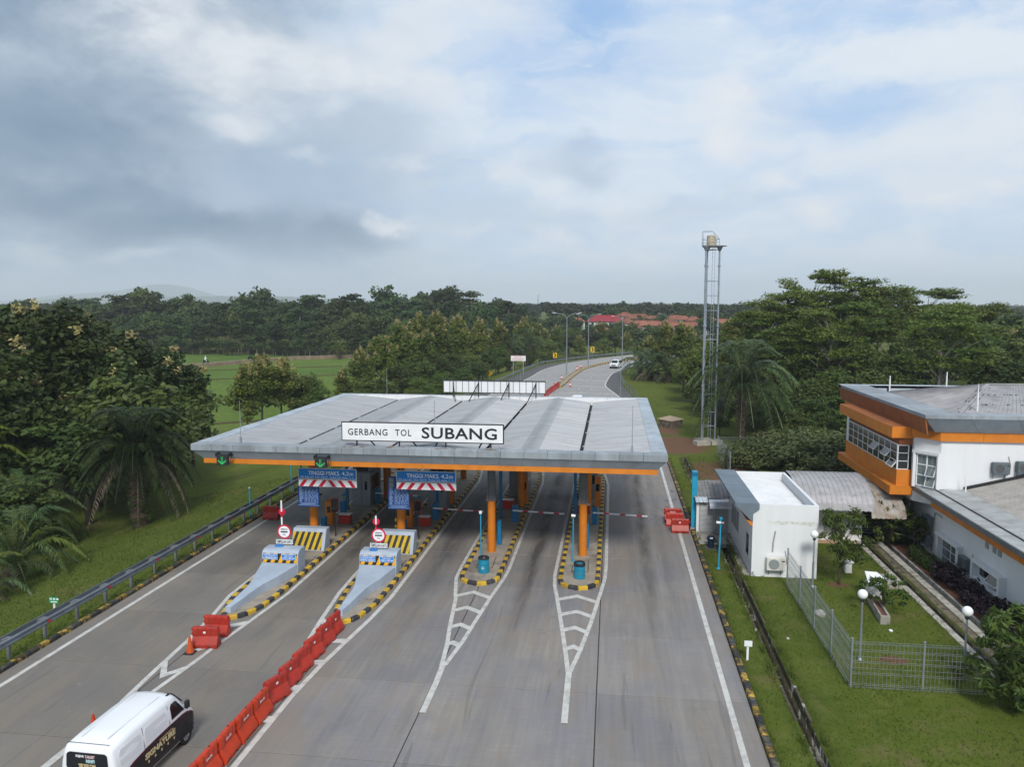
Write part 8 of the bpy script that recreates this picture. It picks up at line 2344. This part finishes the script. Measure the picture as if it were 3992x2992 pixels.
for j, (z, n_) in enumerate(((3.5, 9), (3.25, 14), (3.05, 14), (2.87, 8))):
    for k in range(n_):
        w = 2.4 / 14; x0 = -18.58 - w * n_ / 2 + w * k; m_.box(x0 + .02, x0 + w - .03, 153.935, 153.948, z - .05, z + .06)
m_.build('printed_line', PINK, t)

# ================================================================== village
GV = 'red-roofed village houses'
def house(label, x, y, zr, w, d, rz, roof, wall_h=2.6, tall=False):
    w *= .66; d *= .78; zr -= .6
    z0 = gh(x, y); rise = min(2.4, d * .26)
    ze = zr - rise
    t = thing('house', label, 'house', (x, y, z0), GV, rz)
    m_ = MB(); m_.box(-w / 2, w / 2, -d / 2, d / 2, -.5, ze - z0); m_.build('wall', HOUSEWALL, t)
    o = .6; rl = w / 2 - d * .32; e = ze - z0
    m_ = MB(); a = [(-w / 2 - o, -d / 2 - o, e - .2), (w / 2 + o, -d / 2 - o, e - .2), (w / 2 + o, d / 2 + o, e - .2), (-w / 2 - o, d / 2 + o, e - .2)]; b = [(-rl, 0, e + rise), (rl, 0, e + rise)]
    m_.raw(a + b, [(0, 1, 5, 4), (1, 2, 5), (2, 3, 4, 5), (3, 0, 4), (3, 2, 1, 0)]); rf = m_.build('roof', roof, t)
    m_ = MB(); m_.beam((-rl, 0, e + rise + .04), (rl, 0, e + rise + .04), .3, .18); m_.build('ridge_tile', roof, rf)
    for k in range(max(2, int(w / 3))):
        xx = -w / 2 + w * (k + .5) / max(2, int(w / 3)); zz = max(e - 1.7, .9)
        m_ = MB(); m_.box(xx - .5, xx + .5, -d / 2 - .03, -d / 2 + .02, zz, zz + 1.0); m_.build('window', GLASS, t)
    return t


HS = [('large crimson-roofed house with white walls above the others', -3.2, 332, 10.0, 22, 12, .05, REDROOF), ('orange-roofed house with high gable behind the crimson one', 4.9, 338, 11.2, 9, 8, .4, ROOFTILE), ('orange-roofed house right of the high gable', 11.0, 336, 10.5, 14, 9, -.2, ROOFTILE), ('low brown-roofed house in the back row by the third lamp top', 17.5, 342, 9.6, 12, 8, .1, ROOFTILE),
      ('orange-roofed house in the middle row below the gable', 11.2, 322, 8.0, 13, 9, .2, ROOFTILE), ('bright orange hip roof in the middle row, right one', 16.4, 324, 7.9, 13, 9, -.1, ROOFTILE), ('brown-tiled house right of the bright hip roof', 21.5, 318, 6.6, 13, 9, .1, ROOFTILE), ('bright orange roof lowest in front beside the dark trees', 13.4, 300, 5.2, 12, 9, .25, ROOFTILE),
      ('brown roof half hidden between the second and third lamps', 4.8, 326, 8.6, 12, 8, 0, ROOFTILE), ('orange roof low behind the trees left of the third lamp', -3.4, 306, 5.6, 9, 8, .5, ROOFTILE), ('red roof in the back row left of the tower', 25.5, 336, 10.0, 11, 8, -.1, ROOFTILE), ('red roof in the back row next to the tower', 29.2, 340, 9.7, 10, 8, .15, ROOFTILE),
      ('long low red roof in front of the tower', 29.2, 318, 7.5, 24, 9, .0, ROOFTILE), ('red roof seen between the tower legs', 33.0, 334, 9.5, 9, 8, .2, ROOFTILE), ('orange roof right of the tower legs', 38.8, 330, 9.2, 13, 9, -.2, ROOFTILE), ('small orange roof behind the first lamp arm', -14.9, 330, 8.9, 9, 7, .1, ROOFTILE),
      ('lone small red roof deep in the wood left of the lamps', -58, 334, 9.2, 6, 5, .3, REDROOF), ('brown roof right behind the bright middle hip roof', 23, 328, 8.2, 12, 8, 0, ROOFTILE), ('orange roof between the gable and the bright hip roof', 8.5, 318, 6.8, 8, 7, -.3, ROOFTILE), ('low red roof at the right end by the layered trees', 44, 326, 8.6, 12, 8, .1, ROOFTILE)]
for h_ in HS: house(*h_)
GVT = 'trees among the village houses'
for (x, y, z, kd) in [(.5, 300, 6.4, 'wood'), (4.5, 296, 6.4, 'wood'), (7.5, 308, 6.8, 'wood'), (-8.5, 312, 6.4, 'wood'), (-1, 316, 6.2, 'broad'), (2, 322, 7.4, 'broad'), (19.5, 304, 5.0, 'wood'), (25, 300, 4.8, 'wood'), (31, 302, 5.0, 'wood'), (20.6, 334, 10.0, 'wood'), (8, 346, 11, 'wood'), (14, 352, 11.5, 'wood'), (-12, 346, 11, 'wood'), (-20, 340, 10.5, 'wood'), (23, 350, 11.5, 'wood'), (32, 352, 11.5, 'wood'), (40, 346, 11.5, 'wood'), (0, 352, 12, 'wood'), (-6, 350, 11.5, 'woodflat'), (17, 314, 6.0, 'broad'), (36, 318, 7.2, 'wood'), (-26, 334, 9.6, 'wood'), (46, 340, 11.0, 'wood'), (-32, 326, 9, 'wood'), (12, 332, 9.2, 'wood'), (7.6, 329, 8.4, 'broad'), (26.5, 325, 7.4, 'broad'), (18.8, 333, 8.8, 'broad'), (14.6, 318, 6.2, 'broad'), (33, 312, 6, 'wood'), (27, 312, 5.6, 'broad'), (35.5, 326, 8.4, 'wood'), (1.2, 335, 8.6, 'wood'), (-4.5, 322, 7.0, 'wood'), (41.5, 320, 7.5, 'wood'), (10.5, 302, 4.8, 'broad'), (16.6, 304, 4.6, 'broad'), (-14.8, 322, 8.2, 'wood'), (-17.5, 320, 8.0, 'wood')]:
    tree(kd, 'village_tree', 'dark leafy tree standing among the red-roofed houses', x, y, z, GVT, 1.0)

# telecom mast on the skyline
L = (-95, 820, gh(-95, 820))
t = thing('telecom_mast', 'thin lattice mast on the skyline left of the road', 'mast', (-78, 820, gh(-78, 820)))
m_ = MB()
for a in (-1, 1):
    for b in (-1, 1): m_.beam((a * 1.1, b * 1.1, 0), (a * .3, b * .3, 26), .22)
for k in range(12):
    z = 2 * k + 1; s_ = 1.1 - .8 * z / 26; m_.beam((-s_, -s_, z), (s_, -s_, z + 2), .12); m_.beam((s_, -s_, z), (-s_, -s_, z + 2), .12)
m_.build('lattice', GALV, t, fix=False)
m_ = MB()
for z in (20, 23): m_.box(-.9, .9, -.5, .5, z, z + 1.6)
m_.build('antenna', WINFRAME, t)

# ================================================================== motorbikes on the dirt track
def rider(label, x, y, rz, shirt):
    z = -2.2 + 1.0
    t = thing('motorbike', label.replace('person', 'motorbike').replace(' riding', ' ridden'), 'motorbike', (x, y, z), 'motorbikes on the dirt track', rz)
    for yy in (-.62, .62):
        m_ = MB(); m_.tube([(-.05, yy, .29), (.05, yy, .29)], .29, 14); m_.build('wheel', TYRE, t)
    m_ = MB(); m_.loft([[(-.09, y_, z0), (.09, y_, z0), (.12, y_, z1), (-.12, y_, z1)] for y_, z0, z1 in ((-.75, .62, .80), (-.3, .35, .80), (.1, .28, .66), (.35, .35, .55), (.5, .55, .95), (.62, .7, .95))]); m_.build('frame', PLASTIC, t)
    m_ = MB(); m_.beam((-.33, .42, 1.02), (.33, .42, 1.02), .035); m_.build('handlebar', DARKSTEEL, t)
    p = thing('person', label, 'person', (x, y, z), 'riders on the dirt track', rz)
    me = bpy.data.meshes.new('body'); V_ = [(0, -.25, .86), (0, -.2, 1.12), (0, -.12, 1.38), (0, -.08, 1.5), (0, -.06, 1.64), (-.12, -.2, .84), (-.16, .15, .80), (-.15, .1, .38), (-.15, .22, .34), (.12, -.2, .84), (.16, .15, .80), (.15, .1, .38), (.15, .22, .34), (-.2, -.1, 1.36), (-.27, .12, 1.15), (-.28, .38, 1.06), (.2, -.1, 1.36), (.27, .12, 1.15), (.28, .38, 1.06)]
    E_ = [(0, 1), (1, 2), (2, 3), (3, 4), (0, 5), (5, 6), (6, 7), (7, 8), (0, 9), (9, 10), (10, 11), (11, 12), (2, 13), (13, 14), (14, 15), (2, 16), (16, 17), (17, 18)]
    me.from_pydata(V_, E_, [])
    ob = bpy.data.objects.new('body', me); COL.objects.link(ob); ob.parent = p; me.materials.append(shirt)
    sk = ob.modifiers.new('Skin', 'SKIN'); ob.modifiers.new('Sub', 'SUBSURF').levels = 1
    rad = [.15, .16, .15, .06, .10, .11, .085, .06, .05, .11, .085, .06, .05, .07, .05, .035, .07, .05, .035]
    for i, r_ in enumerate(rad): me.skin_vertices[0].data[i].radius = (r_, r_)
    me.skin_vertices[0].data[0].use_root = True
    m_ = MB(); m_.lathe((0, -.06, 1.56), [(.10, 0), (.13, .06), (.125, .14), (.07, .22), (.001, .235)], 12); m_.build('helmet', WHITE_PAINT if shirt is WHITE_PAINT else PLASTIC, p, smooth=True)


GREYSH = M('dark_shirt', (.05, .05, .06), rough=.9)
rider('person in white shirt riding along the dirt track, left one', -104.6, 190.6, R(-22), WHITE_PAINT)
rider('person in dark clothes riding along the dirt track, middle one', -98.9, 204.0, R(-25), GREYSH)
rider('person in dark clothes riding along the dirt track, right one', -86.5, 221.3, R(-50), GREYSH)

# ================================================================== hills on the horizon and the air in between
HILLM = M('wooded_hill', (.035, .055, .022), (.05, .07, .028), rough=.95, scale=.01)
def hill(name, prof, y, depth):
    """ridge line: (x, height) pairs, rounded front and back"""
    xs = np.linspace(prof[0][0], prof[-1][0], 90); hs = np.interp(xs, [p[0] for p in prof], [p[1] for p in prof])
    k = np.array([.05, .25, .4, .25, .05]); hs = np.convolve(np.pad(hs, 2, 'edge'), k, 'valid') + np.random.RandomState(4).normal(0, 1.4, 90)
    V_ = []; F_ = []
    for j in range(13):
        t_ = j / 12; c = math.sin(math.pi * t_) ** 1.2
        for x, h in zip(xs, hs): V_.append((x, y + depth * (t_ - .5), -8 + (h + 8) * c))
    n_ = len(xs)
    for j in range(12):
        for i in range(n_ - 1): F_.append((j * n_ + i, j * n_ + i + 1, (j + 1) * n_ + i + 1, (j + 1) * n_ + i))
    o = inst(name, np_mesh(name, np.array(V_), np.array(F_), HILLM, None, None, True)); o['kind'] = 'structure'
    return o


hill('hill', [(-6968, 13), (-6298, 40), (-5896, 74), (-5561, 118), (-5226, 129), (-4891, 161), (-4663, 212), (-4529, 217), (-4355, 198), (-4127, 123), (-3886, 80), (-3484, 40), (-3082, 24), (-2412, 16), (-1608, 11), (-938, 0)], 7500, 1800)
hill('hill', [(-4224, 13), (-3712, 58), (-3200, 69), (-2880, 63), (-2368, 71), (-1920, 53), (-1536, 34), (-896, 29), (-384, 18), (256, 21), (896, 11)], 5000, 900)

hz = MB(); hz.box(-8800, 8800, -500, 8900, -14, 232)
haze = hz.build('haze', []) if False else None
me = hz.mesh('haze', [], fix=True)
HM = bpy.data.materials.new('haze_air'); HM.use_nodes = True
HM.node_tree.nodes.clear(); tt = NT(HM.node_tree)
pv = tt.n('ShaderNodeVolumePrincipled'); pv.inputs['Color'].default_value = (.84, .90, 1.0, 1); pv.inputs['Density'].default_value = .00021; pv.inputs['Anisotropy'].default_value = .0
oo = tt.n('ShaderNodeOutputMaterial'); HM.node_tree.links.new(pv.outputs[0], oo.inputs['Volume'])
me.materials.append(HM)
haze = inst('haze', me); haze['kind'] = 'stuff'; haze['label'] = 'thin blue air haze over the plain'
